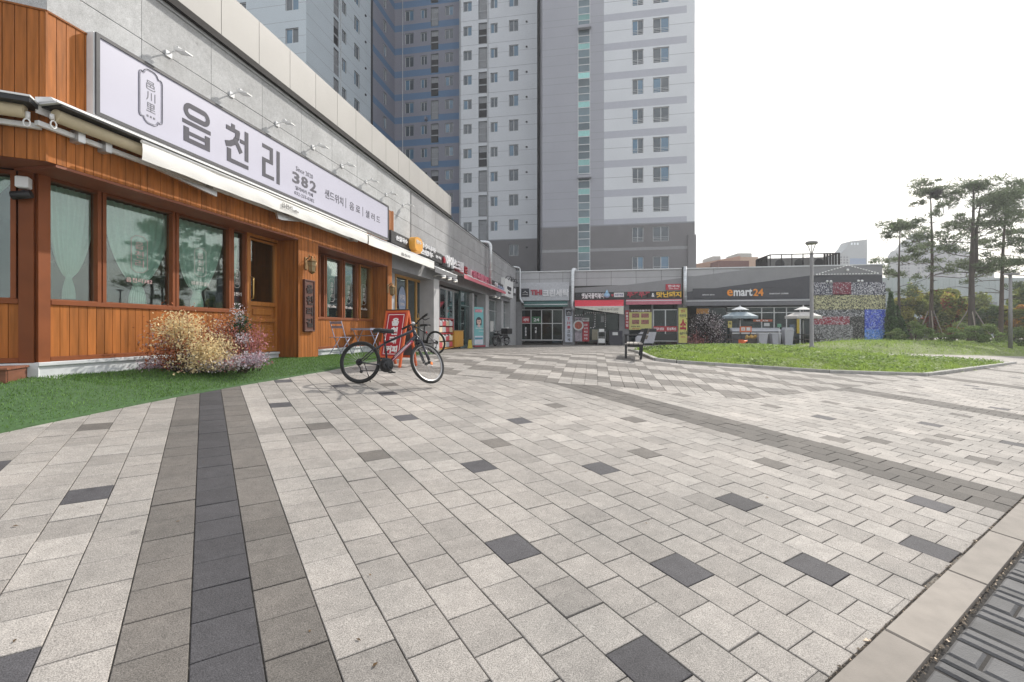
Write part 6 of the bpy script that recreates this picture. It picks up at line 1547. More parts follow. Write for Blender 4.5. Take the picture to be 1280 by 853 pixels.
def slope_block(label, Y, pts, col, depth, wins, name='far_tower'):
    P = [at(x, y, Y) for x, y in pts]; r_ = thing('tower_block', label, 'tower block', (P[0].x, Y, -2)); k = len(P); mb = MB()
    mb.add(P + [p + Vector((0, depth, 0)) for p in P], [tuple(range(k)), tuple(range(k, 2 * k))[::-1]] + [(i, k + i, k + (i + 1) % k, (i + 1) % k) for i in range(k)])
    wp('wall', mb, [mat(name + '_%d' % pts[0][0], col, .85, var=.05, scale=.1)], r_)
    for j, (x0, x1, y0, y1, nx, ny, c, fill) in enumerate(wins):
        mb = MB()
        for i in range(nx):
            for q in range(ny):
                xa = x0 + (x1 - x0) * (i + (1 - fill) / 2) / nx; xb = xa + (x1 - x0) * fill / nx; ya = y0 + (y1 - y0) * (q + .25) / ny; yb = ya + (y1 - y0) * .6 / ny
                p, s = at(xa, yb, Y - .1), at(xb, ya, Y - .1); mb.box(p.x, s.x, Y - .12, Y + .05, p.z, s.z)
        o = wp('windows', mb, [mat('fw_%d_%d' % (pts[0][0], j), c, .5)], r_); o['kind'] = 'stuff'
    return r_
slope_block('far tower with a blue gable wall and a curved white side', 190, [(1045, 420), (1084, 420), (1084, 299.5), (1062, 302), (1058, 309), (1053, 315), (1049, 318), (1045, 319)], (.24, .26, .28), 5, [(1062.5, 1082.5, 307.5, 370, 1, 1, (.085, .15, .28), 1.0), (1063, 1074, 302.5, 307, 3, 1, (.7, .75, .8), .5), (1046, 1061, 320, 350, 4, 9, (.04, .045, .06), .5)])
slope_block('far pale grey tower with a stepped gabled top behind the pines', 210, [(1123, 420), (1161, 420), (1161, 297), (1157, 297), (1157, 291), (1149, 291), (1149, 294), (1140, 301), (1132, 310), (1127, 312), (1123, 318)], (.18, .195, .215), 6, [(1126, 1138, 318, 372, 3, 14, (.04, .045, .06), .5), (1146, 1156, 328, 342, 2, 3, (.04, .045, .06), .5)])
slope_block('far darker grey tower between the tall pines', 215, [(1165, 420), (1196, 420), (1196, 304.5), (1175, 305.5), (1175, 310.5), (1165, 312.5)], (.115, .127, .147), 6, [(1167, 1174, 313, 372, 1, 15, (.04, .045, .06), .6), (1189, 1195, 308, 372, 1, 16, (.04, .045, .06), .6)])
slope_block('far light slab block right of the darker grey tower', 225, [(1196, 420), (1243, 420), (1243, 331), (1222, 329), (1222, 316), (1196, 313)], (.195, .21, .23), 6, [(1199, 1220, 318, 372, 4, 14, (.04, .045, .06), .5), (1224, 1242, 334, 372, 3, 9, (.04, .045, .06), .5)])
r_, a, b = far_block('long low building with pale green white glass cladding behind the trees', 105, 1094, 1330, 347.5, (.30, .35, .35), 25, 'building', 'glass_clad_building')
mb = MB()
for k in range(34): x = a.x + (b.x - a.x) * k / 33; mb.box(x - .05, x + .05, 104.9, 105, 0, a.z)
for z in (a.z - 3, a.z - 6, a.z - 9): mb.box(a.x, b.x, 104.9, 105, z - .05, z + .05)
wp('cladding_joints', mb, [mat('hall_joint', (.30, .36, .36), .6)], r_)
for k in range(9):
    x = a.x + 12 + k * 4.4; mb = MB(); mb.box(x, x + 2.2, 104.88, 105, 4.6, 6.0); wp('window', mb, [mat('hall_window', (.12, .14, .15), .3)], r_)

# ---- rooftop cage with air conditioners on the back row
def cage():
    t0, t1 = TC + 1.2, TC + 4.2; Z = lambda py: ztt(990, py, t0); na, nb, nc = nt(946, t0), nt(962, t0), nt(1050, t0)
    c = root_at('rooftop_cage', 'dark steel cage around the air conditioners on the back row roof', 'cage', (na + nc) / 2, t0, 4.54)
    zt = Z(317.5); mb = MB(); mb.box(nb, nc, t0, t0 + .08, zt - .06, zt, 0, 1, MBG); mb.box(nb, nc, t1, t1 + .08, zt - .06, zt, 0, 1, MBG); mb.box(nc - .08, nc, t0, t1, zt - .06, zt, 0, 1, MBG); mb.tube([on(na, t0, Z(324)), on(nb, t0, zt - .05)], .06, 6); wp('top_rail', mb, [M_DKSTEEL], c)
    xs = [946, 948.5, 951, 953.5, 956, 958.5, 963, 977, 990, 1004, 1016, 1031, 1034.5, 1038, 1041.5, 1045, 1049]
    for x in xs: 
        n = nt(x, t0); z = zt - .05 if x > 961 else Z(324) + (zt - Z(324)) * (x - 946) / 16; mb = MB(); w_ = .05 if x > 961 and x < 1030 else .13; mb.box(n - w_ / 2, n + w_ / 2, t0 + .002, t0 + .07, 4.5, z, 0, 1, MBG); wp('post', mb, [M_DKSTEEL], c)
    proto = None
    for k, (x, lab) in enumerate(((973, 'leftmost air conditioner unit inside the rooftop cage'), (997, 'second air conditioner unit inside the rooftop cage'), (1022, 'third air conditioner unit inside the rooftop cage'))):
        n = nt(x, t0 + .9); w_, h_ = .75, Z(320.5) - 4.54
        if proto is None:
            a = root_at('air_conditioner', lab, 'air conditioner', n, t0 + .9, 4.54, 'air conditioners on the roof'); mb = MB(); mb.box(-w_, w_, 0, .7, .08, h_, 0, 1, b=.03); mb.build('casing', [mat('ac_casing', (.16, .155, .15), .5)], a)
            mb = MB(); mb.tube([(.1, -.03, h_ * .55), (.1, -.005, h_ * .55)], .34, 18); mb.build('fan_grille', [M_BLACK], a); mb = MB(); mb.box(-w_, -w_ + .1, .1, .6, 0, .08); mb.build('foot', [M_DKSTEEL], a); mb = MB(); mb.box(w_ - .1, w_, .1, .6, 0, .08); mb.build('foot', [M_DKSTEEL], a); proto = a
        else: cc = copy_tree(proto); cc.location = B(n, t0 + .9, 4.54); cc['label'] = lab
cage()
# ================================================================ THINGS ON THE PLAZA
M_TYRE = mat('tyre_rubber', (.018, .018, .018), .8, var=.2, scale=30, bump=.3, bscale=120)
M_RIM = mat('rim_alloy', (.42, .42, .43), .4, .7); M_RIMB = mat('rim_black', (.03, .03, .032), .4, .3)
M_SPOKE = mat('spoke_steel', (.40, .40, .41), .35, .8)
M_BFRAME = mat('bike_navy', (.016, .016, .028), .3, var=.1, coat=.4); M_BRED = mat('bike_red', (.38, .03, .06), .3, coat=.4); M_BWHITE = mat('bike_white', (.75, .75, .78), .35)
M_ORREF = mat('orange_reflector', (.85, .22, .03), .3)
def wheel(parent, c, name='wheel', M0=None, rim=M_RIM):
    """wheel in the plane x-z about c; M0 turns it (front wheel)."""
    M = (M0 or Matrix.Identity(4)) @ Matrix.Translation(c); Rr = .335
    w = D.objects.new(name, None); 
    mb = MB(); mb.lathe([(.018, -.05), (.024, -.045), (.024, -.02), (.014, -.015), (.014, .015), (.024, .02), (.024, .045), (.018, .05)], 12, M=M, axis='y'); mb.lathe([(.006, -.075), (.006, .075)], 8, M=M, axis='y')
    hub = mb.build(name, [M_RIMB], parent)
    mb = MB(); V = []; n, k = 56, 10
    P = [(Rr - .025 + .025 * math.cos(a * 2 * PI / k), .024 * math.sin(a * 2 * PI / k)) for a in range(k + 1)]; mb.lathe(P, n, M=M, axis='y'); mb.build('tyre', [M_TYRE], hub)
    mb = MB(); mb.lathe([(Rr - .043, -.013), (Rr - .058, -.011), (Rr - .062, 0), (Rr - .058, .011), (Rr - .043, .013), (Rr - .040, 0), (Rr - .043, -.013)], n, M=M, axis='y'); mb.build('rim', [rim], hub)
    mb = MB()
    for s in range(28):
        a = 2 * PI * s / 28; b = a + (.55 if s % 2 else -.55) * (1 if (s // 2) % 2 else -1); y = .035 if s % 2 else -.035
        mb.tube([M @ Vector((.024 * math.cos(b), y, .024 * math.sin(b))), M @ Vector(((Rr - .06) * math.cos(a), 0, (Rr - .06) * math.sin(a)))], .0016, 4, cap=False)
    o = mb.build('spokes', [M_SPOKE], hub)
    return hub
def bicycle(label, loc, rotz, lean, steer):
    b = thing('bicycle', label, 'bicycle', loc, rotz); b.rotation_euler = (lean, 0, rotz)
    rear, bb, fr = Vector((0, 0, .335)), Vector((.445, 0, .29)), Vector((1.10, 0, .335))
    st, hb, ht = Vector((.385, 0, .66)), Vector((.895, 0, .735)), Vector((.845, 0, .865))
    ax = (ht - hb).normalized(); S_ = Matrix.Translation(hb) @ Matrix.Rotation(steer, 4, ax) @ Matrix.Translation(-hb)
    wheel(b, rear, rim=M_RIMB); wheel(b, fr, M0=S_)
    mb = MB(); mb.tube([bb, st, st + (st - bb).normalized() * .06], .0165, 10); mb.tube([hb + ax * .02, bb], [.031, .029], 12, 0); mb.tube([ht - ax * .02, st - Vector((0, 0, .02))], [.023, .019], 10)
    mb.tube([hb - ax * .01, ht + ax * .01], .025, 12)
    for s in (-1, 1):
        mb.tube([bb + Vector((-.02, s * .03, 0)), Vector((.20, s * .055, .305)), rear + Vector((0, s * .062, 0))], [.014, .011, .009], 8); mb.tube([st + Vector((-.01, s * .018, -.03)), Vector((.20, s * .055, .52)), rear + Vector((0, s * .062, 0))], [.010, .010, .008], 8)
    mb.tube([bb + Vector((0, -.04, 0)), bb + Vector((0, .04, 0))], .024, 12)
    f = mb.build('frame', [M_BFRAME], b)
    d = (bb - hb); u = d.normalized(); s_ = Vector((0, -1, 0)); up = u.cross(s_)
    mb = MB(); mb.tube([hb + d * .12 + s_ * .012 - up * .004, hb + d * .97 + s_ * .012 - up * .004], [.024, .024], 10); mb.build('down_tube_panel', [M_BRED], f)
    mb = MB(); mb.tube([hb + d * .18 + s_ * .034 - up * .01, hb + d * .9 + s_ * .032 - up * .01], .005, 6); mb.tube([hb + d * .3 + s_ * .036 + up * .008, hb + d * .72 + s_ * .035 + up * .008], .004, 6); mb.build('frame_decal', [M_BWHITE], f)
    mb = MB()
    for s in (-1, 1):
        crown = hb - ax * .07; leg0 = crown + Vector((.02, s * .058, 0)); leg1 = fr + Vector((-.015, s * .062, .02)); mb.tube([leg0, leg0 + (leg1 - leg0) * .48, leg0 + (leg1 - leg0) * .5, leg1], [.018, .018, .025, .021], 10, M=S_)
    mb.tube([hb - ax * .07 + Vector((.02, -.062, 0)), hb - ax * .045, hb - ax * .07 + Vector((.02, .062, 0))], .020, 8, M=S_); mb.tube([hb - ax * .07, hb], .017, 8, M=S_)
    mb.tube([fr + Vector((-.17, -.055, .30)), fr + Vector((-.10, 0, .345)), fr + Vector((-.17, .055, .30))], .010, 6, M=S_); mb.build('fork', [M_BFRAME], b)
    # stem and handlebar turn with the fork
    sc = ht + ax * .07 + Vector((.075, 0, .045))
    hbm = MB(); hbm.tube([ht + ax * .005, ht + ax * .07, sc], [.018, .018, .016], 8, M=S_); hbm.tube([sc + Vector((-.02, -.30, .03)), sc + Vector((-.01, -.12, .025)), sc + Vector((0, -.04, 0)), sc + Vector((0, .04, 0)), sc + Vector((-.01, .12, .025)), sc + Vector((-.02, .30, .03))], .0135, 8, M=S_)
    h = hbm.build('handlebar', [M_BLACK], b)
    for s in (-1, 1):
        mb = MB(); mb.tube([sc + Vector((-.015, s * .195, .027)), sc + Vector((-.02, s * .325, .031))], .0185, 10, M=S_); mb.build('grip', [M_TYRE], h)
        mb = MB(); mb.tube([sc + Vector((-.01, s * .17, .025)), sc + Vector((.045, s * .18, .005)), sc + Vector((.055, s * .28, .0))], [.012, .009, .006], 6, M=S_); mb.build('brake_lever', [M_RIMB], h)
    mb = MB(); mb.sphere(sc + Vector((.0, .07, .035)), .03, 10, M=S_, sc=(1, 1, .8)); mb.build('bell', [M_BWHITE], h)
    mb = MB()
    for s in (-1, 1): mb.tube([S_ @ (sc + Vector((.03, s * .15, .01))), S_ @ (sc + Vector((.12, s * .06, -.03))), S_ @ (hb + Vector((.09, s * .03, .0))), S_ @ (hb + Vector((.05, s * .04, -.1)))], .0035, 5)
    mb.build('cable', [M_BLACK], h)
    # saddle
    mb = MB(); sp = st + (st - bb).normalized() * .14; mb.tube([st, sp], .0135, 8); mb.build('seat_post', [M_RIMB], b)
    mb = MB(); V = []; prof = [(-.155, .075, .0), (-.13, .095, .022), (-.06, .09, .026), (.02, .052, .018), (.08, .03, .012), (.145, .02, .008), (.165, .006, -.004)]; n = 12
    for x, w_, z in prof:
        for j in range(n): a = 2 * PI * j / n; V.append((sp.x + x, w_ * math.cos(a), sp.z + .03 + z + (.026 if math.sin(a) > 0 else .045) * math.sin(a)))
    mb.add(V, [(i * n + j, (i + 1) * n + j, (i + 1) * n + (j + 1) % n, i * n + (j + 1) % n) for i in range(len(prof) - 1) for j in range(n)] + [tuple(range(n))[::-1], tuple(range((len(prof) - 1) * n, len(prof) * n))], 0, 1, True)
    for s in (-1, 1): mb.tube([(sp.x - .09, s * .03, sp.z + .02), (sp.x, s * .022, sp.z + .0), (sp.x + .10, s * .015, sp.z + .02)], .004, 5)
    mb.build('saddle', [mat('saddle_vinyl', (.025, .025, .028), .5)], b)
    # drivetrain
    mb = MB(); mb.lathe([(.02, -.052), (.105, -.052), (.115, -.047), (.115, -.043), (.02, -.043)], 28, M=Matrix.Translation(bb), axis='y'); mb.lathe([(.02, -.06), (.088, -.059), (.088, -.054), (.02, -.053)], 24, M=Matrix.Translation(bb), axis='y'); 
    mb.tube([bb + Vector((0, -.07, 0)), bb + Vector((.12, -.075, -.115))], [.014, .010], 8); mb.tube([bb + Vector((0, .07, 0)), bb + Vector((-.12, .075, .115))], [.014, .010], 8); mb.tube([bb + Vector((0, -.07, 0)), bb + Vector((0, .07, 0))], .01, 8); cr = mb.build('crankset', [M_BLACK], b)
    for p in (bb + Vector((.12, -.13, -.115)), bb + Vector((-.12, .13, .115))): mb = MB(); mb.box(p.x - .045, p.x + .045, p.y - .045, p.y + .045, p.z - .012, p.z + .012, b=.005); mb.build('pedal', [M_TYRE], cr)
    mb = MB(); mb.lathe([(.015, -.045), (.055, -.045), (.055, -.042), (.04, -.038), (.025, -.03), (.015, -.03)], 22, M=Matrix.Translation(rear), axis='y'); mb.build('cassette', [M_RIMB], b)
    mb = MB(); mb.tube([rear + Vector((0, -.045, .052)), bb + Vector((0, -.048, .092))], .005, 5); mb.tube([rear + Vector((.05, -.045, -.13)), bb + Vector((0, -.048, -.092))], .005, 5); mb.tube([rear + Vector((-.01, -.05, -.05)), rear + Vector((.03, -.055, -.09)), rear + Vector((.04, -.05, -.15))], .009, 6); mb.lathe([(.0, -.055), (.026, -.055), (.026, -.045), (0, -.045)], 12, M=Matrix.Translation(rear + Vector((.045, 0, -.15))), axis='y'); mb.build('derailleur', [M_BLACK], b)
    mb = MB(); mb.tube([rear + Vector((.05, .05, -.02)), Vector((.12, .20, .005 - .2 * math.tan(-lean)))], [.008, .007], 6); mb.build('kickstand', [M_RIMB], b)
    mb = MB(); mb.box(rear.x + .30, rear.x + .31, -.02, .02, .60, .66, b=.004); mb.build('rear_reflector', [mat('red_reflector', (.4, .02, .02), .3)], b)
    mb = MB(); c = fr + Vector((.055, -.03, .0)); mb.box(c.x - .022, c.x + .022, c.y - .006, c.y + .006, c.z - .025, c.z + .025, M=S_, b=.005); mb.build('spoke_reflector', [M_ORREF], b)
    return b
BK = bicycle('navy and red mountain bike on its kickstand in front of the red board', ground_at(449, 479.5), R(-4.7), R(-7), R(57))
bk2 = copy_tree(BK); p = at(545.5, 442.5, 13.2); bk2.location = (p.x, p.y, gzf(p.x, p.y)); bk2.rotation_euler = (R(-5), 0, R(180 - 28)); bk2['label'] = 'dark bicycle half hidden behind the red board with only its back wheel and saddle clear'

# ---- red board
def a_board():
    p = ground_at(497, 458); b = thing('sandwich_board', 'red sandwich board with orange frame and white Korean letters on the paving', 'signboard', p, R(-25))
    W, H, L_ = .56, 1.12, .52
    M_OR = mat('board_orange', (.62, .12, .035), .5, var=.1); M_RED = mat('board_red', (.42, .022, .035), .45, var=.06)
    for s, nm in ((-1, 'front_frame'), (1, 'back_frame')):
        Mf = Matrix.Translation((0, 0, H)) @ Matrix.Rotation(s * math.atan2(L_ / 2, H), 4, 'X')      # hangs from the hinge, swung out
        mb = MB()
        for x in (-W / 2, W / 2 - .045): mb.box(x, x + .045, -.018, .018, -H * 1.025, 0, M=Mf, b=.004)
        mb.box(-W / 2 + .045, W / 2 - .045, -.017, .017, -.05, 0, M=Mf); mb.box(-W / 2 + .045, W / 2 - .045, -.017, .017, -.98, -.93, M=Mf); fr = mb.build(nm, [M_OR], b)
        mb = MB(); mb.box(-W / 2 + .045, W / 2 - .045, -.010, .010, -.93, -.05, M=Mf); pn = mb.build('panel', [M_RED if s < 0 else M_GREYD], fr)
        if s < 0:
            mb = MB(); f = .012; x0, x1, z0, z1 = -W / 2 + .085, W / 2 - .085, -.895, -.085
            for q in ((x0, x1, z0, z0 + f), (x0, x1, z1 - f, z1), (x0, x0 + f, z0 + f, z1 - f), (x1 - f, x1, z0 + f, z1 - f)): mb.box(q[0], q[1], -.0125, -.0102, q[2], q[3], M=Mf)
            R3 = Mf.to_3x3()
            for k, s_ in enumerate('읍천리'): put_text(mb, s_, Mf @ Vector((-.085, -.0103, -.32 - k * .185)), R3 @ Vector((1, 0, 0)), R3 @ Vector((0, 0, 1)), .17, .16, .003, 0, .05)
            put_text(mb, '커피', Mf @ Vector((-.14, -.0103, -.87)), R3 @ Vector((1, 0, 0)), R3 @ Vector((0, 0, 1)), .28, .15, .003, 0, .05); mb.build('board_lettering', [M_WHITE], pn)
    mb = MB(); mb.tube([(-W / 2, 0, H), (W / 2, 0, H)], .02, 8); mb.build('hinge', [M_DKSTEEL], b)
a_board()

# ---- folding chairs and table
M_LBLUE = mat('lavender_blue_steel', (.34, .36, .50), .45, var=.08)
def folding_chair(label, loc, rz):
    c = thing('folding_chair', label, 'chair', loc, rz, 'folding metal chairs by the cafe wall')
    for s in (-1, 1):
        mb = MB(); y = s * .20; mb.tube([(.20, y, 0), (-.02, y, .42), (-.17, y, .86)], .011, 6); mb.build('long_leg', [M_LBLUE], c)
        mb = MB(); mb.tube([(-.22, y * .88, 0), (.14, y * .88, .44)], .011, 6); mb.build('leg', [M_LBLUE], c)
    mb = MB()
    for k in range(5): mb.box(-.19 + k * .075, -.13 + k * .075, -.20, .20, .445, .458, b=.003)
    mb.build('seat', [M_LBLUE], c)
    mb = MB()
    for z in (.68, .79): x = -.02 - .15 * (z - .42) / .44; mb.box(x - .01, x + .006, -.20, .20, z, z + .065, b=.003)
    mb.build('backrest', [M_LBLUE], c)
    mb = MB(); mb.tube([(.16, -.2, .08), (.16, .2, .08)], .008, 6); mb.tube([(-.16, -.18, .07), (-.16, .18, .07)], .008, 6); mb.build('stretcher', [M_LBLUE], c)
    return c
def place(px, n):                                 # on the turf, n metres out from the cafe front, under column px
    t = tn(px, n); q = B(n, t); return Vector((q.x, q.y, turf_z(n, t)))
ch = folding_chair('lavender blue folding chair with its back to the cafe door, left of the table', place(426, -.08), R(62))
c2 = copy_tree(ch); c2.location = place(487, -.02); c2.rotation_euler = (0, 0, R(228)); c2['label'] = 'lavender blue folding chair right of the table, mostly behind the bicycle'
def table():
    t = thing('folding_table', 'lavender blue folding metal table against the cafe wall', 'table', place(458, -.10), -BA)
    mb = MB(); mb.box(-.30, .30, -.35, .35, .695, .712, b=.005); mb.build('table_top', [M_LBLUE], t)
    mb = MB(); mb.box(-.29, .29, -.34, -.325, .66, .694); mb.box(-.29, .29, .325, .34, .66, .694); mb.box(-.29, -.275, -.32, .32, .66, .694); mb.box(.275, .29, -.32, .32, .66, .694); mb.build('apron', [M_LBLUE], t)
    for s in (-1, 1):
        for q in (-1, 1): mb = MB(); mb.tube([(s * .26, -q * .30, 0), (s * .26, q * .28, .66)], .012, 6); mb.build('leg', [M_LBLUE], t)
        mb = MB(); mb.tube([(-.26, s * .14, .50), (.26, s * .14, .50)], .009, 6); mb.build('stretcher', [M_LBLUE], t)
table()

# ---- goods outside the shops
def rack():
    n0 = .05; a, b = tn(550.5, n0), tn(568.5, n0); z0 = gb(n0, a); H = zn(559, 399, n0) - z0
    r_ = bthing('goods_rack', 'red and cream display rack of small packets outside the white framed shop window', 'display rack', -.2, a, z0)
    mr = mat('rack_red', (.45, .03, .04), .4); W = b - a; h = H * .5
    for k in range(2):
        mb = MB(); zz0 = k * h; mb.box(-.20, .20, 0, .03, zz0, zz0 + h); mb.box(-.20, .20, W - .03, W, zz0, zz0 + h); mb.box(-.2, -.17, .03, W - .03, zz0, zz0 + h); mb.box(-.17, .20, .03, W - .03, zz0, zz0 + .04); mb.build('case', [mr if k else mat('rack_amber', (.55, .26, .06), .5)], r_)
        mb = MB()
        for j in range(2):
            for i in range(4): y = .06 + (W - .12) * i / 4; z = zz0 + .07 + j * (h - .1) / 2; mb.box(.0, .17, y, y + (W - .12) / 4 - .03, z, z + (h - .1) * .40, (i + j + k) % 3, random.uniform(.7, 1.2), b=.01)
        for i in range(4): y = .06 + (W - .12) * i / 4; mb.lathe([(.06, 0), (.08, .05), (.06, .10), (0, .12)], 8, 3, 1, Matrix.Translation((.12, y + .1, zz0 + h - .13)))
        o = mb.build('packets', [mat('packet_red', (.45, .05, .06)), mat('packet_cream', (.62, .52, .36)), mat('packet_grey', (.45, .45, .47)), M_WHITE], r_); o['kind'] = 'stuff'
    mb = MB(); mb.box(-.22, .22, -.01, W + .01, H, H + .03, b=.005); mb.build('top_board', [mr], r_)
rack()
def counter():
    n0 = .1; a, b = tn(569.5, n0), tn(580.5, n0); z0 = gb(n0, a); H = zn(575, 414, n0) - z0
    c = bthing('stall_counter', 'mustard yellow box counter next to the red display rack', 'counter', -.2, a, z0); W = b - a
    mb = MB(); mb.box(-.25, .25, 0, W, .06, H, b=.015); mb.build('box', [mat('counter_mustard', (.50, .25, .03), .5, var=.12)], c)
    mb = MB(); mb.box(-.27, .27, -.02, W + .02, H, H + .03, b=.006); mb.build('top', [mat('counter_top', (.35, .22, .08), .5)], c)
    mb = MB(); mb.box(-.05, .05, .12, .40, H + .03, H + .55, b=.02); mb.build('menu_stand', [mat('stand_cream', (.6, .55, .42))], c)
    for y in (.05, W - .1):
        mb = MB(); mb.tube([(.1, y, 0), (.1, y, .06)], .03, 8); mb.build('foot', [M_BLACK], c)
    k = thing('floor_sign', 'small yellow floor sign leaning by the mustard counter', 'floor sign', B(.45, b - .25) + Vector((0, 0, gb(.45, b - .25))), -BA)
    for s in (-1, 1): mb = MB(); mb.prism([(-.10, 0), (.10, 0), (.07, .42), (-.07, .42)], -.008, .008, M=Matrix.Translation((0, s * .07, 0)) @ Matrix.Rotation(PI / 2 + s * .16, 4, 'X')); mb.build('panel', [mat('floor_sign_yellow', (.70, .58, .10), .45)], k)
    mb = MB(); mb.box(-.05, .05, -.02, .02, .40, .46, b=.01); mb.build('hinge', [M_BLACK], k)
counter()
def banner():
    n0 = .25; a, b = tn(592.3, n0), tn(604.3, n0); z0 = gb(n0, a); zt = zn(598, 384, n0)
    r_ = bthing('banner_stand', 'tall teal roll up banner with a dark haired cartoon woman outside the shop', 'banner', n0, (a + b) / 2, z0, turn=R(-38)); H = zt - z0; W = .31
    M = Matrix(((0, 0, 1, 0), (1, 0, 0, 0), (0, 1, 0, 0), (0, 0, 0, 1)))       # x -> along, y -> up, z -> outward
    mb = MB(); mb.box(-.012, 0, -W, W, .10, H); s = mb.build('sheet', [mat('banner_teal', (.16, .42, .44), .5, var=.05)], r_)
    mb = MB(); mb.box(.001, .004, -W + .03, W - .03, .14, H * .28, 0); mb.box(.001, .0045, -W + .05, W - .05, H * .19, H * .24, 1); mb.build('lower_panel', [mat('banner_pale', (.58, .60, .66)), mat('banner_blue', (.08, .26, .36))], s)
    mb = MB(); mb.box(.001, .004, -W + .06, W - .10, H * .87, H * .94, 0); put_text(mb, '마스크 착용', (.005, -W + .1, H * .885), (0, 1, 0), UP, W * 1.5, H * .04, .003, 1); put_text(mb, '방문을 환영합니다', (.005, -W + .1, H * .45), (0, 1, 0), UP, W * 1.7, H * .035, .003, 1); put_text(mb, '감사합니다', (.005, -W + .3, H * .38), (0, 1, 0), UP, W * 1.1, H * .03, .003, 1); mb.build('lettering', [mat('banner_pink', (.6, .16, .22)), M_WHITE], s)
    mb = MB(); c = H * .645
    def disc(y, z, rx, rz, d, m, n=24): mb.add([(d, y + rx * math.cos(k * 2 * PI / n), z + rz * math.sin(k * 2 * PI / n)) for k in range(n)], [tuple(range(n))], m)
    disc(0, c + .02, W * .62, H * .098, .004, 0); mb.box(.002, .0042, -W * .60, -W * .30, c - H * .10, c + .02, 0); mb.box(.002, .0042, W * .30, W * .60, c - H * .10, c + .02, 0); disc(0, c - H * .12, W * .34, H * .035, .005, 2)
    disc(0, c - .02, W * .44, H * .075, .006, 1); disc(0, c + H * .06, W * .40, H * .03, .007, 0); disc(-W * .17, c - .02, .022, .03, .008, 0, 10); disc(W * .17, c - .02, .022, .03, .008, 0, 10); mb.tube([(.008, -W * .1, c - H * .042), (.008, 0, c - H * .05), (.008, W * .1, c - H * .042)], .007, 4, 3); mb.build('cartoon_face', [mat('hair_ink', (.03, .03, .045)), mat('face_tone', (.62, .42, .36)), mat('collar_tone', (.55, .42, .42)), mat('lip_tone', (.5, .1, .1))], s)
    mb = MB(); mb.box(-.10, .12, -W - .05, W + .05, 0, .10, b=.02); mb.build('base', [mat('banner_base_red', (.30, .03, .05), .5)], r_)
    mb = MB(); mb.tube([(-.04, 0, .1), (-.04, 0, H)], .015, 6); mb.build('pole', [M_ALU], r_)
banner()
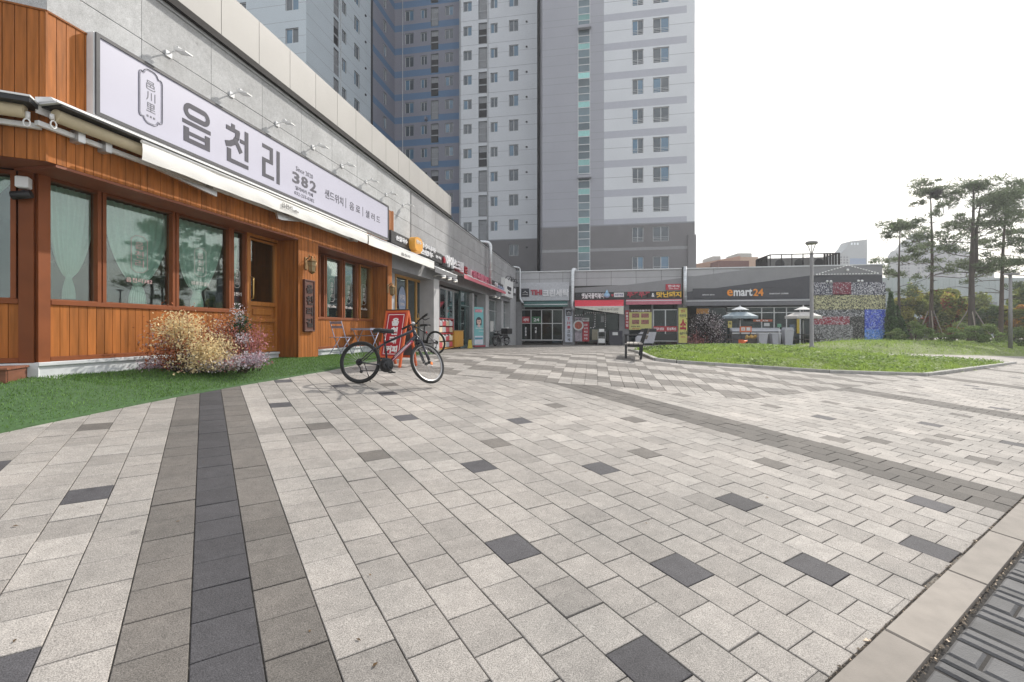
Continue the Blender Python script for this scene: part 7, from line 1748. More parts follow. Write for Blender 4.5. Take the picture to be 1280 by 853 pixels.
def moped():
    p = at(612.5, 431.3, 31.0); q = at(641, 431.3, 33.2); d = (q - p); d.z = 0; L_ = 1.30; u = d.normalized(); g = gzf(p.x, p.y)
    r_ = thing('motorbike', 'black delivery motorbike with a black top box parked at the shop corner', 'motorbike', (p.x + .35, p.y, g), math.atan2(u.y, u.x)); rr = .30
    for x in (0.0, L_):
        mb = MB(); M = Matrix.Translation((x, 0, rr)); k = 10; mb.lathe([(rr - .045 + .045 * math.cos(a * 2 * PI / k), .04 * math.sin(a * 2 * PI / k)) for a in range(k + 1)], 28, M=M, axis='y'); w_ = mb.build('wheel', [M_TYRE], r_)
        mb = MB(); mb.lathe([(rr - .085, -.03), (rr - .10, 0), (rr - .085, .03)], 24, M=M, axis='y'); mb.lathe([(0, -.06), (.05, -.06), (.05, .06), (0, .06)], 12, M=M, axis='y')
        for s in range(8): a = s * PI / 4; mb.tube([(x, 0, rr), (x + (rr - .09) * math.cos(a), 0, rr + (rr - .09) * math.sin(a))], .008, 4)
        mb.build('rim', [M_RIM], w_)
        mb = MB(); mb.add([(x + (rr + .04) * math.cos(a), y, rr + (rr + .04) * math.sin(a)) for a in [PI * (.12 + .76 * k / 10) for k in range(11)] for y in (-.06, .06)], [(2 * k, 2 * k + 1, 2 * k + 3, 2 * k + 2) for k in range(10)]); mb.build('mudguard', [M_BLACK], r_)
    mb = MB(); mb.tube([(0.02, .06, rr), (.16, .06, .72), (.20, .05, .92)], .022, 8); mb.tube([(0.02, -.06, rr), (.16, -.06, .72), (.20, -.05, .92)], .022, 8); mb.build('fork', [M_RIM], r_)
    mb = MB(); mb.tube([(.20, 0, .85), (.34, 0, .55), (.62, 0, .42), (.95, 0, .60), (L_ + .1, 0, .66)], [.05, .055, .06, .05, .04], 8); mb.tube([(.7, 0, .42), (L_, .08, rr)], .03, 6); mb.tube([(.7, 0, .42), (L_, -.08, rr)], .03, 6); mb.build('frame', [mat('moped_dark', (.03, .03, .032), .35)], r_)
    mb = MB(); mb.box(.50, .80, -.12, .12, .24, .46, b=.04); mb.tube([(.6, -.1, .26), (.9, -.14, .22), (L_ + .2, -.15, .30)], [.03, .04, .045], 8); mb.build('engine', [mat('engine_grey', (.22, .22, .23), .4, .5)], r_)
    mb = MB(); mb.box(.60, L_ + .0, -.12, .12, .66, .76, b=.04); mb.build('seat', [M_BLACK], r_)
    mb = MB(); mb.tube([(.20, -.32, 1.02), (.22, -.1, .96), (.22, .1, .96), (.20, .32, 1.02)], .016, 6); mb.box(.10, .24, -.08, .08, .80, .98, b=.03); h = mb.build('handlebar', [M_BLACK], r_)
    for s in (-1, 1): mb = MB(); mb.tube([(.22, s * .24, 1.0), (.24, s * .30, 1.16)], .007, 5); mb.sphere((.24, s * .31, 1.19), .06, 10, sc=(.3, 1, .7)); mb.build('mirror', [M_RIM], h)
    mb = MB(); mb.tube([(.08, 0, .88), (.13, 0, .88)], [.07, .075], 12); mb.build('headlight', [M_WHITE], r_)
    mb = MB(); mb.box(.02, .30, -.16, .16, .70, .84, b=.02); mb.build('front_basket', [M_BLACK], r_)
    mb = MB(); mb.box(L_ - .28, L_ + .30, -.26, .26, .78, 1.16, b=.03); bx = mb.build('top_box', [M_BLACK], r_); mb = MB(); mb.box(L_ - .20, L_ + .05, -.18, .18, 1.161, 1.22, b=.02); mb.build('parcel', [M_WHITE], bx)
    mb = MB(); mb.tube([(.72, .1, .25), (.70, .22, .0)], .012, 6); mb.build('kickstand', [M_DKSTEEL], r_)
moped()

# ---- bench
def bench():
    pa, pb = ground_at(788, 449.5), ground_at(809, 449); d = pb - pa; ang = math.atan2(d.y, d.x)
    c = (pa + pb) / 2; z = gzf(c.x, c.y)
    # the bench is seen from its side: seat runs away from the camera, backrest to the right
    M_BW = mat('bench_wood', (.135, .115, .095), .6, var=.2, scale=4, stretch=(5, 1, 5)); M_BM = mat('bench_steel', (.018, .018, .02), .5)
    b = thing('park_bench', 'weathered wooden park bench with black legs at the corner of the lawn', 'bench', (c.x, c.y + .55, z), R(-14)); D_, L_ = .50, 1.35
    for y in (-L_ / 2 + .02, L_ / 2 - .06):
        mb = MB(); mb.box(-D_ / 2, -D_ / 2 + .06, y, y + .05, 0, .66, b=.006); mb.build('leg', [M_BM], b)
        mb = MB(); mb.prism([(D_ / 2 - .10, 0), (D_ / 2 - .04, 0), (D_ / 2 + .0, .42), (D_ / 2 + .13, .86), (D_ / 2 + .08, .86), (D_ / 2 - .07, .42)], 0, .05, M=Matrix.Translation((0, y + .05, 0)) @ Matrix.Rotation(PI / 2, 4, 'X')); mb.build('leg', [M_BM], b)
        mb = MB(); mb.box(-D_ / 2 - .02, D_ / 2 + .02, y - .005, y + .055, .66, .69, b=.008); mb.build('armrest', [M_BM], b)
    mb = MB()
    for k in range(4): x = -D_ / 2 + k * .125; mb.box(x, x + .11, -L_ / 2, L_ / 2, .415, .45, b=.006)
    mb.build('seat', [mat('bench_seat_wood', (.40, .37, .34), .6, var=.2, scale=4)], b)
    mb = MB(); mb.box(-D_ / 2 + .07, D_ / 2 - .05, -L_ / 2 + .05, -L_ / 2 + .09, .34, .41); mb.box(-D_ / 2 + .07, D_ / 2 - .05, L_ / 2 - .09, L_ / 2 - .05, .34, .41); mb.build('seat_bearer', [M_BM], b)
    mb = MB()
    for z0, z1 in ((.56, .66), (.70, .86)): x = D_ / 2 + .02 + (z0 - .42) * .27; mb.prism([(x, z0), (x + .035, z0), (x + .035 + .04, z1), (x + .04, z1)], -L_ / 2, L_ / 2, M=Matrix.Rotation(PI / 2, 4, 'X'))
    mb.build('backrest', [M_BW], b)
bench()

# ---- street lamps
M_POLE = mat('lamp_post_grey', (.24, .235, .235), .5, .2, var=.1)
def street_lamp(label, p, H, r0=.085, head=1.0):
    l = thing('street_lamp', label, 'street lamp', p); mb = MB(); mb.tube([(0, 0, 0), (0, 0, .05), (0, 0, .06), (0, 0, H * .88)], [r0 * 1.6, r0 * 1.6, r0, r0 * .85], 14); mb.build('post', [M_POLE], l)
    mb = MB()
    for a in (0, 2.1, 4.2): mb.tube([(0, 0, H * .87), (.11 * head * math.cos(a), .11 * head * math.sin(a), H * .93), (.21 * head * math.cos(a), .21 * head * math.sin(a), H * .975)], .016, 6)
    mb.build('bracket', [M_POLE], l)
    mb = MB(); mb.lathe([(0, H * .975), (.26 * head, H * .975), (.30 * head, H * .985), (.26 * head, H), (0, H * 1.003)], 24); mb.build('lamp_head', [M_POLE], l)
    mb = MB(); mb.lathe([(0, H * .972), (.2 * head, H * .9735)], 20); mb.build('lamp_lens', [mat('lens_white', (.7, .7, .68), .3)], l); return l
p = ground_at(1014.5, 437.8); street_lamp('grey street lamp with a flat disc head standing on the lawn', p + Vector((0, 0, .12)), 4.66, .08, .82)
def arm_lamp_post():
    Y = 26.5; p = at(1263, 432, Y); g = gzf(p.x, p.y) + .1; H = at(1263, 344, Y).z - g
    l = thing('street_lamp', 'slim grey street lamp with a short arm head beside the right pines', 'street lamp', (p.x, p.y, g)); mb = MB(); mb.tube([(0, 0, 0), (0, 0, H)], [.10, .07], 10); mb.build('post', [M_POLE], l)
    mb = MB(); mb.tube([(0, 0, H * .93), (-.1, 0, H), (-.25, 0, H + .02)], .035, 8); mb.build('arm', [M_POLE], l); mb = MB(); mb.prism([(-.30, -.03), (.42, -.03), (.36, .07), (-.22, .07)], -.14, .14, M=Matrix.Translation((0, 0, H + .04)) @ Matrix.Rotation(PI / 2, 4, 'X')); mb.build('lamp_head', [M_POLE], l)
arm_lamp_post()

# ---- parasols, tables and bins before the convenience store
def parasol(label, px, col, tip, edge, YD, tierc):
    q = at(px, 430, YD); g = gzf(q.x, q.y); H = at(px, 383, YD).z - g; He = at(px, 395.5, YD).z - g; Hm = at(px, 390.5, YD).z - g; r0 = 20.5 / F * YD
    r_ = thing('parasol', label, 'parasol', (q.x, q.y, g), R(11)); mb = MB(); mb.tube([(0, 0, .05), (0, 0, H - .05)], .03, 8); mb.build('pole', [M_ALU], r_)
    mb = MB(); V = [(0, 0, Hm + .02)] + [(r0 * math.cos(k * PI / 3 + PI / 6) * u, r0 * math.sin(k * PI / 3 + PI / 6) * u, z) for u, z in ((.42, Hm + .01), (1, He)) for k in range(6)]; V += [(x * .995, y * .995, z - .16) for x, y, z in V[7:13]]
    mb.add(V, [(0, 1 + k, 1 + (k + 1) % 6) for k in range(6)] + [(1 + k, 7 + k, 7 + (k + 1) % 6, 1 + (k + 1) % 6) for k in range(6)] + [(7 + k, 13 + k, 13 + (k + 1) % 6, 7 + (k + 1) % 6) for k in range(6)]); mb.build('canopy', [col], r_)
    mb = MB(); V = [(0, 0, H)] + [(r0 * .50 * math.cos(k * PI / 3 + PI / 6), r0 * .50 * math.sin(k * PI / 3 + PI / 6), Hm + .16) for k in range(6)]; mb.add(V, [(0, 1 + k, 1 + (k + 1) % 6) for k in range(6)]); mb.lathe([(.0, H + .10), (.03, H + .05), (.03, H)], 8); mb.build('top_vent', [tierc], r_)
    mb = MB()
    for k in range(6): a = k * PI / 3 + PI / 6; mb.tube([(0, 0, He - .25), (r0 * .5 * math.cos(a), r0 * .5 * math.sin(a), (He + Hm) / 2 - .03)], .012, 4)
    mb.build('ribs', [M_DKSTEEL], r_)
    mb = MB(); mb.lathe([(0, .10), (.25, .09), (.28, 0)], 14); mb.build('base', [M_DKSTEEL], r_)
    # picnic table round it
    t = thing('picnic_table', label.replace('parasol with', 'picnic table under the parasol with') if 'parasol with' in label else label, 'picnic table', (q.x, q.y, g), R(-11)); return r_, t, g
M_PT = mat('picnic_table_wood', (.055, .045, .04), .6, var=.2, scale=4)
def picnic(t):
    mb = MB()
    for k in range(5): y = -.38 + k * .155; 
    mb = MB(); [mb.box(-.95, .95, -.40 + k * .16, -.26 + k * .16, .72, .76, b=.006) for k in range(5)]; mb.build('table_top', [M_PT], t)
    for s in (-1, 1):
        mb = MB(); mb.box(-.95, .95, s * .72 - .13, s * .72 + .13, .42, .46, b=.006); mb.build('seat', [M_PT], t)
        for q in (-1, 1): mb = MB(); mb.tube([(s * .65, q * .72, 0), (s * .65, q * .20, .72)], .035, 4); mb.build('leg', [M_PT], t)
        mb = MB(); mb.box(s * .65 - .03, s * .65 + .03, -.72, .72, .36, .42); mb.build('crossbeam', [M_PT], t)
for lab, tl, px, YD, c1, c2 in (('left parasol with a grey blue canopy before the convenience store', 'dark picnic table under the left grey blue parasol', 925, 31.0, mat('canopy_blue_grey', (.26, .32, .36), .75), mat('canopy_blue_pale', (.50, .53, .56), .75)), ('right parasol with a cream white canopy behind the street lamp', 'dark picnic table under the right cream white parasol', 1004, 30.4, mat('canopy_cream', (.52, .50, .48), .75), mat('canopy_cream_top', (.66, .65, .64), .75))):
    r_, t, g = parasol(lab, px, c1, 0, 0, YD, c2); t['label'] = tl; picnic(t)
M_BIN = mat('bin_grey_plastic', (.42, .43, .47), .5, var=.06)
def bins():
    proto = None
    for k, (px, h, lab) in enumerate(((958.5, .82, 'leftmost pale grey waste bin of three before the store window'), (975, .82, 'middle pale grey waste bin of three before the store window'), (979.5 + 11, 1.05, 'tall rightmost pale grey waste bin of three before the store window'))):
        YD = 29.5; q = at(px - (6 if k == 0 else 6), 430, YD); g = gzf(q.x, q.y)
        b = thing('waste_bin', lab, 'bin', (q.x, q.y, g), R(-10), 'pale grey bins'); w0, w1 = .20, .27; mb = MB()
        V = [(sx * w, sy * w, z) for w, z in ((w0, 0), (w1, h), (w1 - .02, h)) for sx, sy in ((-1, -1), (1, -1), (1, 1), (-1, 1))] + [(sx * (w0 - .01), sy * (w0 - .01), .1) for sx, sy in ((-1, -1), (1, -1), (1, 1), (-1, 1))]
        mb.add(V, [(3, 2, 1, 0)] + [(r * 4 + i, r * 4 + (i + 1) % 4, r * 4 + 4 + (i + 1) % 4, r * 4 + 4 + i) for r in range(3) for i in range(4)] + [(12, 13, 14, 15)]); mb.build('tub', [M_BIN], b)
        mb = MB(); mb.box(-w1 - .02, w1 + .02, -w1 - .02, w1 + .02, h - .06, h - .03, b=.01); mb.build('rim', [M_BIN], b)
        if k == 2: mb = MB(); mb.prism([(-w1, 0), (w1, 0), (w1 * .7, .14), (-w1 * .7, .14)], -w1, w1, M=Matrix.Translation((0, 0, h)) @ Matrix.Rotation(PI / 2, 4, 'X')); mb.build('lid', [M_BIN], b)
bins()
def orange_stall():
    YD = 30.2; q = at(932, 431, YD); g = gzf(q.x, q.y)
    s = thing('stall_board', 'orange notice board on legs beside the left parasol', 'signboard', (q.x, q.y, g), R(-8)); z0, z1 = at(0, 415.5, YD).z - g, at(0, 408.3, YD).z - g
    mb = MB(); mb.box(-.36, .36, -.03, .03, z0, z1, b=.01); bd = mb.build('board', [mat('stall_orange', (.55, .13, .04), .5, var=.1)], s); mb = MB(); mb.box(-.28, -.04, -.036, -.031, z0 + .1, z1 - .06); mb.box(.04, .28, -.036, -.031, z0 + .1, z1 - .06); put_text(mb, '행사', (-.22, -.04, z0 + .14), (1, 0, 0), UP, .12, .1, .004, 1); mb.build('poster', [MC['notice_white'], MC['notice_red']], bd)
    for x in (-.3, .3): mb = MB(); mb.tube([(x, 0, 0), (x, 0, z0)], .025, 6); mb.build('leg', [M_DKSTEEL], s)
    b = thing('fruit_basket', 'heap of golden fruit bags on a crate under the orange notice board', 'produce', (q.x + .12, q.y - .35, g)); mb = MB(); mb.box(-.32, .32, -.2, .2, 0, .48, b=.01); mb.build('crate', [mat('crate_dark', (.06, .05, .04), .7)], b)
    mb = MB()
    for k in range(26): mb.sphere((random.uniform(-.3, .3), random.uniform(-.2, .2), .50 + random.uniform(0, .18)), random.uniform(.05, .08), 8, 0, random.uniform(.7, 1.2))
    o = mb.build('fruit', [mat('fruit_gold', (.55, .34, .09), .5)], b); o['kind'] = 'stuff'
    q2 = at(929.5, 431, 28.5); c = thing('traffic_cone', 'small orange cone lying near the dark stand-in shrub and the left picnic table', 'cone', (q2.x, q2.y, gzf(q2.x, q2.y) + .12), R(20)); mb = MB(); mb.lathe([(.02, .50), (.04, .5), (.13, .05), (.0, .05)], 14, M=Matrix.Translation((-.2, 0, .10)) @ Matrix.Rotation(R(75), 4, 'Y')); mb.build('cone_body', [mat('cone_orange', (.75, .15, .03), .5)], c); mb = MB(); mb.box(-.22, -.19, -.18, .18, -.05, .30, b=.01); mb.build('cone_base', [mat('cone_orange', (.75, .15, .03), .5)], c)
    # ice cream freezer by the window
    qf = at(961, 431, 33.0); f = thing('display_freezer', 'long low grey display freezer along the store window', 'freezer', (qf.x - 1.4, qf.y, gzf(qf.x, qf.y)), -BA); z1 = at(0, 410, 33).z - gzf(qf.x, qf.y)
    mb = MB(); mb.box(-1.2, 2.0, -.3, .35, .1, z1 - .25, b=.03); mb.build('cabinet', [mat('freezer_dark', (.10, .10, .11), .4)], f); mb = MB(); mb.prism([(-.30, 0), (.35, 0), (.35, .25), (-.2, .12)], -1.2, 2.0, M=Matrix.Translation((0, 0, z1 - .25)) @ Matrix(((0, 0, 1, 0), (1, 0, 0, 0), (0, 1, 0, 0), (0, 0, 0, 1)))); mb.build('lid', [mat('freezer_lid', (.42, .43, .46), .3)], f); mb = MB(); mb.box(-1.2, 2.0, -.32, -.29, z1 - .42, z1 - .34); mb.build('trim', [M_WHITE], f)
    # small green pole sign
    qs = at(974, 431, 29.2); p = thing('pole_sign', 'thin pole with a small green plate between the bins and the store', 'sign', (qs.x, qs.y, gzf(qs.x, qs.y))); h = at(0, 405, 29.2).z - gzf(qs.x, qs.y); mb = MB(); mb.tube([(0, 0, 0), (0, 0, h)], .02, 6); mb.build('pole', [M_ALU], p); mb = MB(); mb.box(-.12, .12, -.02, .02, h - .22, h, b=.01); mb.build('plate', [mat('plate_green', (.10, .25, .18), .5)], p)
orange_stall()
# things behind the bench outside the grill restaurant
def grill_clutter():
    q = at(772, 431, 36.0); b = thing('litter_bin', 'dark square bin with a white notice by the snack shop doorway', 'bin', (q.x - .2, q.y, gzf(q.x, q.y)), -BA); h = at(0, 413.5, 36).z - gzf(q.x, q.y)
    mb = MB(); mb.box(-.45, .55, -.25, .25, 0, h, b=.02); mb.build('body', [mat('bin_navy', (.03, .03, .045), .5)], b); mb = MB(); mb.box(-.2, .2, -.262, -.251, h - .35, h - .12); mb.build('notice', [MC['notice_white']], b)
    q = at(752, 431, 36.3); b = thing('waiting_stool', 'small steel serving cart beside the snack shop window', 'cart', (q.x, q.y, gzf(q.x, q.y)), -BA); b.name = 'serving_cart'
    for z in (.15, .6, 1.0): mb = MB(); mb.box(-.3, .3, -.2, .2, z, z + .03, b=.005); mb.build('shelf', [M_ALU], b)
    for x in (-.28, .28):
        for y in (-.18, .18): mb = MB(); mb.tube([(x, y, 0), (x, y, 1.05)], .015, 5); mb.build('leg', [M_ALU], b)
    mb = MB(); mb.box(-.25, .25, -.18, .15, .18, .5, b=.02); mb.box(-.2, .2, -.15, .15, 1.03, 1.25, b=.02); mb.build('tray', [M_WHITE], b)
    q = at(807, 430, 35.2); c = thing('covered_grill', 'white barbecue cart with a black cover outside the grill restaurant', 'grill', (q.x, q.y, gzf(q.x, q.y)), -BA); 
    mb = MB(); mb.prism([(-.75, .15), (.55, .15), (.75, 1.0), (-.35, 1.0), (-.75, .55)], -.3, .3, M=Matrix.Rotation(PI / 2, 4, 'X')); mb.build('cabinet', [mat('grill_white', (.46, .46, .50), .5)], c); mb = MB(); mb.box(-.35, .75, -.33, .33, 1.0, 1.25, b=.05); mb.build('cover', [M_BLACK], c)
    for x in (-.6, .5): mb = MB(); mb.tube([(x, -.2, .08), (x, .2, .08)], .08, 10); mb.build('wheel', [M_TYRE], c)
grill_clutter()
# ================================================================ PLANTS
def leaf_cloud(pts, size, seed=0, up=.35, tint=(.6, 1.4), asp=.55):
    rg = np.random.default_rng(seed); P = np.asarray(pts, float); n = len(P)
    d = rg.normal(size=(n, 3)); d[:, 2] += up * 2; d /= np.linalg.norm(d, axis=1)[:, None]
    a = np.cross(d, rg.normal(size=(n, 3))); a /= np.linalg.norm(a, axis=1)[:, None] + 1e-9; b = np.cross(d, a)
    s = (size * rg.uniform(.6, 1.35, n))[:, None]; a = a * s; b = b * s * asp
    V = np.stack([P - a, P - b * .9, P + a, P + b * .9], 1).reshape(-1, 3); o = np.arange(n) * 4
    return V, np.stack([o, o + 1, o + 2, o + 3], 1), rg.uniform(tint[0], tint[1], n)
def blob_pts(rnd, c, r, n, shell=.55):
    out = []
    for _ in range(n):
        while True:
            x, y, z = rnd.uniform(-1, 1), rnd.uniform(-1, 1), rnd.uniform(-1, 1); l = math.sqrt(x * x + y * y + z * z)
            if 0 < l <= 1: break
        k = (shell + (1 - shell) * rnd.random()) / l if rnd.random() < .75 else 1
        out.append((c[0] + x * k * r[0], c[1] + y * k * r[1], c[2] + z * k * r[2]))
    return out
def cloud_obj(name, parent, groups, seed):
    """groups: list of (points, leaf size, material, tint range)"""
    Vs, Fs, Ts, Ms, mats = [], [], [], [], []; o = 0
    for k, (pts, sz, m, tr) in enumerate(groups):
        if not pts: continue
        V, Fq, T = leaf_cloud(pts, sz, seed + k, tint=tr); Vs.append(V); Fs.append(Fq + o); Ts.append(T); mats.append(m); Ms.append(np.full(len(Fq), len(mats) - 1)); o += len(V)
    me = np_mesh(name, np.concatenate(Vs), np.concatenate(Fs), mats, np.concatenate(Ts), np.concatenate(Ms)); return link_obj(name, me, parent)
M_BARK = mat('pine_bark', (.085, .068, .06), .9, var=.4, scale=6, bump=.6, bscale=20, stretch=(1, 1, .3))
M_BARKR = mat('pine_bark_red', (.10, .075, .062), .9, var=.35, scale=6, bump=.5, bscale=20, stretch=(1, 1, .3))
M_NEED = leaf_mat('pine_needles', (.165, .205, .115), (.115, .15, .085), .42)
M_SHRUBW = mat('stem_bark', (.07, .05, .035), .9)
def needles(pts, ln, seed):
    """upright tufts: three thin crossing blades at each point"""
    rg = np.random.default_rng(seed); P = np.repeat(np.asarray(pts, float), 3, 0); n = len(P)
    d = rg.normal(size=(n, 3)); d[:, 2] = np.abs(d[:, 2]) * .7 + .25; d /= np.linalg.norm(d, axis=1)[:, None]
    a = np.cross(d, rg.normal(size=(n, 3))); a /= np.linalg.norm(a, axis=1)[:, None] + 1e-9
    L_ = (ln * rg.uniform(.6, 1.3, n))[:, None]; w = L_ * .10
    V = np.stack([P - a * w * .4, P + a * w * .4, P + d * L_ * .55 + a * w, P + d * L_, P + d * L_ * .55 - a * w], 1).reshape(-1, 3); o = np.arange(n) * 5
    return V, np.stack([o, o + 1, o + 2, o + 3, o + 4], 1), rg.uniform(.55, 1.5, n)
def pine(label, px, pyb, pyt, Y, seed, lean=0.0, spread=1.0, crown=.45, twin=False, r0=.165, dense=1.0, nest=False):
    rnd = random.Random(seed); b = at(px, pyb, Y); g = gzf(b.x, b.y) + .1; H = at(px, pyt, Y).z - g
    t = thing('pine_tree', label, 'tree', (b.x, b.y, g), 0, 'tall red pines')
    mb = MB(); k = 14; path = []; ph = rnd.uniform(0, 6)
    for i in range(k + 1): u = i / k; path.append(Vector((lean * H * u + .16 * math.sin(u * 5 + ph) * u * H * .10, .06 * math.sin(u * 4 + ph) * H * .1, u * H * .97)))
    rad = [r0 * (1 - .80 * (i / k) ** 1.1) * (1.25 if i == 0 else 1) for i in range(k + 1)]
    mb.tube(path, rad, 10, tint=1)
    def P_(u): f = u * k; i = min(int(f), k - 1); return path[i].lerp(path[i + 1], f - i)
    pads = []; limbs = []
    if twin:
        s = P_(.42); tw = [s, s + Vector((.45, .1, H * .10)), s + Vector((.55, .2, H * .28)), s + Vector((.9, .2, H * .46))]; mb.tube(tw, [r0 * .62, r0 * .52, r0 * .40, r0 * .12], 8)
    nb = int(13 * dense)
    for j in range(nb):
        u = crown + (1 - crown) * ((j + rnd.uniform(.1, .9)) / nb) ** .92; u = min(u, .985); s = P_(u)
        a = j * 2.4 + rnd.uniform(-.5, .5); L_ = H * (.20 * (1 - ((u - crown) / (1 - crown)) ** 2 * .72)) * rnd.uniform(.65, 1.25) * spread
        e = s + Vector((math.cos(a) * L_, math.sin(a) * L_, L_ * rnd.uniform(-.05, .42))); m = s.lerp(e, .5) + Vector((0, 0, -.08 * L_ + rnd.uniform(-.1, .2)))
        mb.tube([s, m, e], [r0 * .26 * (1.2 - u), r0 * .18 * (1.2 - u), .018], 6, tint=.9)
        for q in range(3):
            f = (.50, .76, 1.0)[q]; c = s.lerp(e, f) + Vector((rnd.gauss(0, .22), rnd.gauss(0, .22), rnd.uniform(-.05, .45))); pads.append((c, L_ * rnd.uniform(.17, .29)))
            if q: mb.tube([s.lerp(e, f * .8), c], [.03, .012], 4, tint=.9)
    top = P_(1.0)
    for q in range(7): pads.append((top + Vector((rnd.gauss(0, .55), rnd.gauss(0, .55), rnd.uniform(-.7, .15))), H * rnd.uniform(.05, .085)))
    if twin:
        for q in range(9): u = rnd.uniform(.4, 1.05); c = tw[0].lerp(tw[3], u) + Vector((rnd.uniform(-.3, 1.6), rnd.gauss(0, .6), rnd.uniform(-.2, .5))); pads.append((c, H * rnd.uniform(.05, .09))); mb.tube([tw[0].lerp(tw[3], u * .9), c], [.04, .012], 5)
    # a few bare dead twigs low down
    for q in range(4):
        u = rnd.uniform(crown * .62, crown); s = P_(u); a = rnd.uniform(0, 6.28); L_ = H * rnd.uniform(.08, .17); e = s + Vector((math.cos(a) * L_, math.sin(a) * L_, L_ * rnd.uniform(-.1, .3))); mb.tube([s, s.lerp(e, .5) + Vector((0, 0, .1)), e], [.035, .022, .008], 5)
    mb.build('trunk', [M_BARK if seed % 2 else M_BARKR], t)
    pts = []
    for c, r in pads:
        n = int(34 * (r / .5) ** 1.5) + 10
        for _ in range(min(n, 130)):
            a = rnd.uniform(0, 6.28); q = math.sqrt(rnd.random()) * r * (1 + .35 * math.sin(3 * a + c.x * 9)); pts.append((c.x + q * math.cos(a), c.y + q * math.sin(a), c.z + rnd.gauss(0, .20 * r) + .16 * r * (1 - (q / r) ** 2)))
    V, Fq, T = needles(pts, .26, seed); link_obj('crown', np_mesh('crown', V, Fq, [M_NEED], T), t)
    if nest:
        c = top + Vector((.35, 0, -.55)); mb = MB(); 
        for q in range(160): a = rnd.uniform(0, 6.28); r = .42; z = rnd.uniform(-.38, .36); w = math.sqrt(max(.02, 1 - (z / .45) ** 2)); p0 = c + Vector((r * w * math.cos(a), r * w * math.sin(a), z)); mb.tube([p0 + Vector((rnd.gauss(0, .1), rnd.gauss(0, .1), rnd.gauss(0, .06))), p0 + Vector((-.4 * math.sin(a + .3), .4 * math.cos(a + .3), rnd.gauss(0, .08)))], .016, 4, cap=False)
        mb.sphere(c, .36, 10); nn = thing('bird_nest', 'dark round magpie nest high in the pine left of the tallest one', 'nest', t.location + c); nn.location = t.location + c - Vector((0, 0, 0)); o = mb.build('twigs', [mat('nest_twigs', (.03, .025, .02), .9)], nn); o.location = -c
    return t
pine('shorter leaning pine nearest the speckled shop end', 1124.5, 424, 276, 36, 11, -.01, 1.15, .34, r0=.125)
pine('tall slender pine carrying a dark nest near its top', 1163.5, 421, 227.5, 37, 22, .012, 1.05, .42, r0=.16, nest=True)
pine('tallest stout pine with a forked second stem', 1214, 424, 223, 35, 33, .004, 1.15, .38, True, r0=.23, dense=1.4)
pine('pine with a bent trunk behind the slim lamp post', 1250.5, 422, 232, 35.5, 44, .028, 1.1, .34, r0=.165, dense=1.25)
pine('pine at the right edge of the view', 1291, 424, 228, 36.5, 55, -.012, 1.15, .36, r0=.18, dense=1.2)
# props that hold the pines
def props(lab, px, Y, s):
    b = at(px, 424, Y); g = gzf(b.x, b.y) + .1; st = thing('tree_prop', lab, 'tree support', (b.x, b.y, g), 0, 'bamboo props around the pines')
    for a in (2.6, 4.2, 5.8): mb = MB(); mb.tube([(1.25 * s * math.cos(a), 1.25 * s * math.sin(a), 0), (.16 * math.cos(a), .16 * math.sin(a), 2.6)], .035, 6); mb.build('prop', [mat('prop_wood', (.30, .26, .22), .8, var=.2)], st)
props('three pale wooden props around the nest pine trunk', 1163.5, 37, .75); props('three pale wooden props around the forked pine trunk', 1214, 35, 1.1)

def broad(label, px, pyb, pyt, Y, w, mats, seed, n=2600, leaf=.13, name='garden_tree', trunk=.06, low=.12, cat='tree', nblob=11, grp=None):
    if name == 'garden_tree': n = int(n * 2.3); leaf *= 1.25; nblob = 15; w *= 1.15
    rnd = random.Random(seed); b = at(px, pyb, Y); g = gzf(b.x, b.y) + (.30 if name == 'shrub' else .1); H = max(.5, at(px, pyt, Y).z - g); W = w / F * Y / 2
    t = thing(name, label, cat, (b.x, b.y, g), 0, grp); gr = [[] for _ in mats]; mb = MB()
    for k in range(nblob):
        a = rnd.uniform(0, 6.28); q = math.sqrt(rnd.random()) * .78; h = rnd.uniform(low + .12, .92); sc = (1 - .35 * max(0, h - .5) * 2)
        c = (W * q * math.cos(a) * sc, W * .7 * q * math.sin(a) * sc, H * h); r = (W * rnd.uniform(.26, .46), W * rnd.uniform(.25, .40), H * rnd.uniform(.10, .20)); m = min(int(rnd.random() * len(mats)), len(mats) - 1)
        p = blob_pts(rnd, c, r, n // nblob, .5); p = [x for x in p if x[2] > .02]; gr[m] += p[: int(len(p) * .8)]; gr[rnd.randrange(len(mats))] += p[int(len(p) * .8):]
        mb.tube([(0, 0, 0), (c[0] * .4, c[1] * .4, c[2] * .5), c], [trunk * .7, trunk * .4, .01], 5)
    mb.tube([(0, 0, -.1), (0, 0, H * .35)], [trunk, trunk * .7], 7); mb.build('trunk', [M_SHRUBW], t)
    cloud_obj('crown', t, [(p, leaf, m, (.55, 1.45)) for p, m in zip(gr, mats)], seed); return t
LG = leaf_mat('leaf_olive', (0.251, 0.273, 0.065), (0.162, 0.207, 0.061), .42); LY = leaf_mat('leaf_yellow_green', (0.412, 0.373, 0.088), (0.294, 0.294, 0.078), .42); LR = leaf_mat('leaf_rust_red', (0.490, 0.142, 0.075), (0.358, 0.132, 0.067), .42); LO = leaf_mat('leaf_orange', (0.592, 0.348, 0.087), (0.452, 0.226, 0.070), .42)
LD = leaf_mat('leaf_dark_green', (0.087, 0.152, 0.057), (0.061, 0.109, 0.043), .42); LM_ = leaf_mat('leaf_mid_green', (0.16, 0.22, 0.085), (0.11, 0.165, 0.065), .35); LP = leaf_mat('leaf_fresh_green', (0.23, 0.32, 0.11), (0.17, 0.25, 0.085), .4)
broad('yellow green bushy tree right of the dark conifer', 1140, 424, 366, 43, 42, [LG, LY], 3)
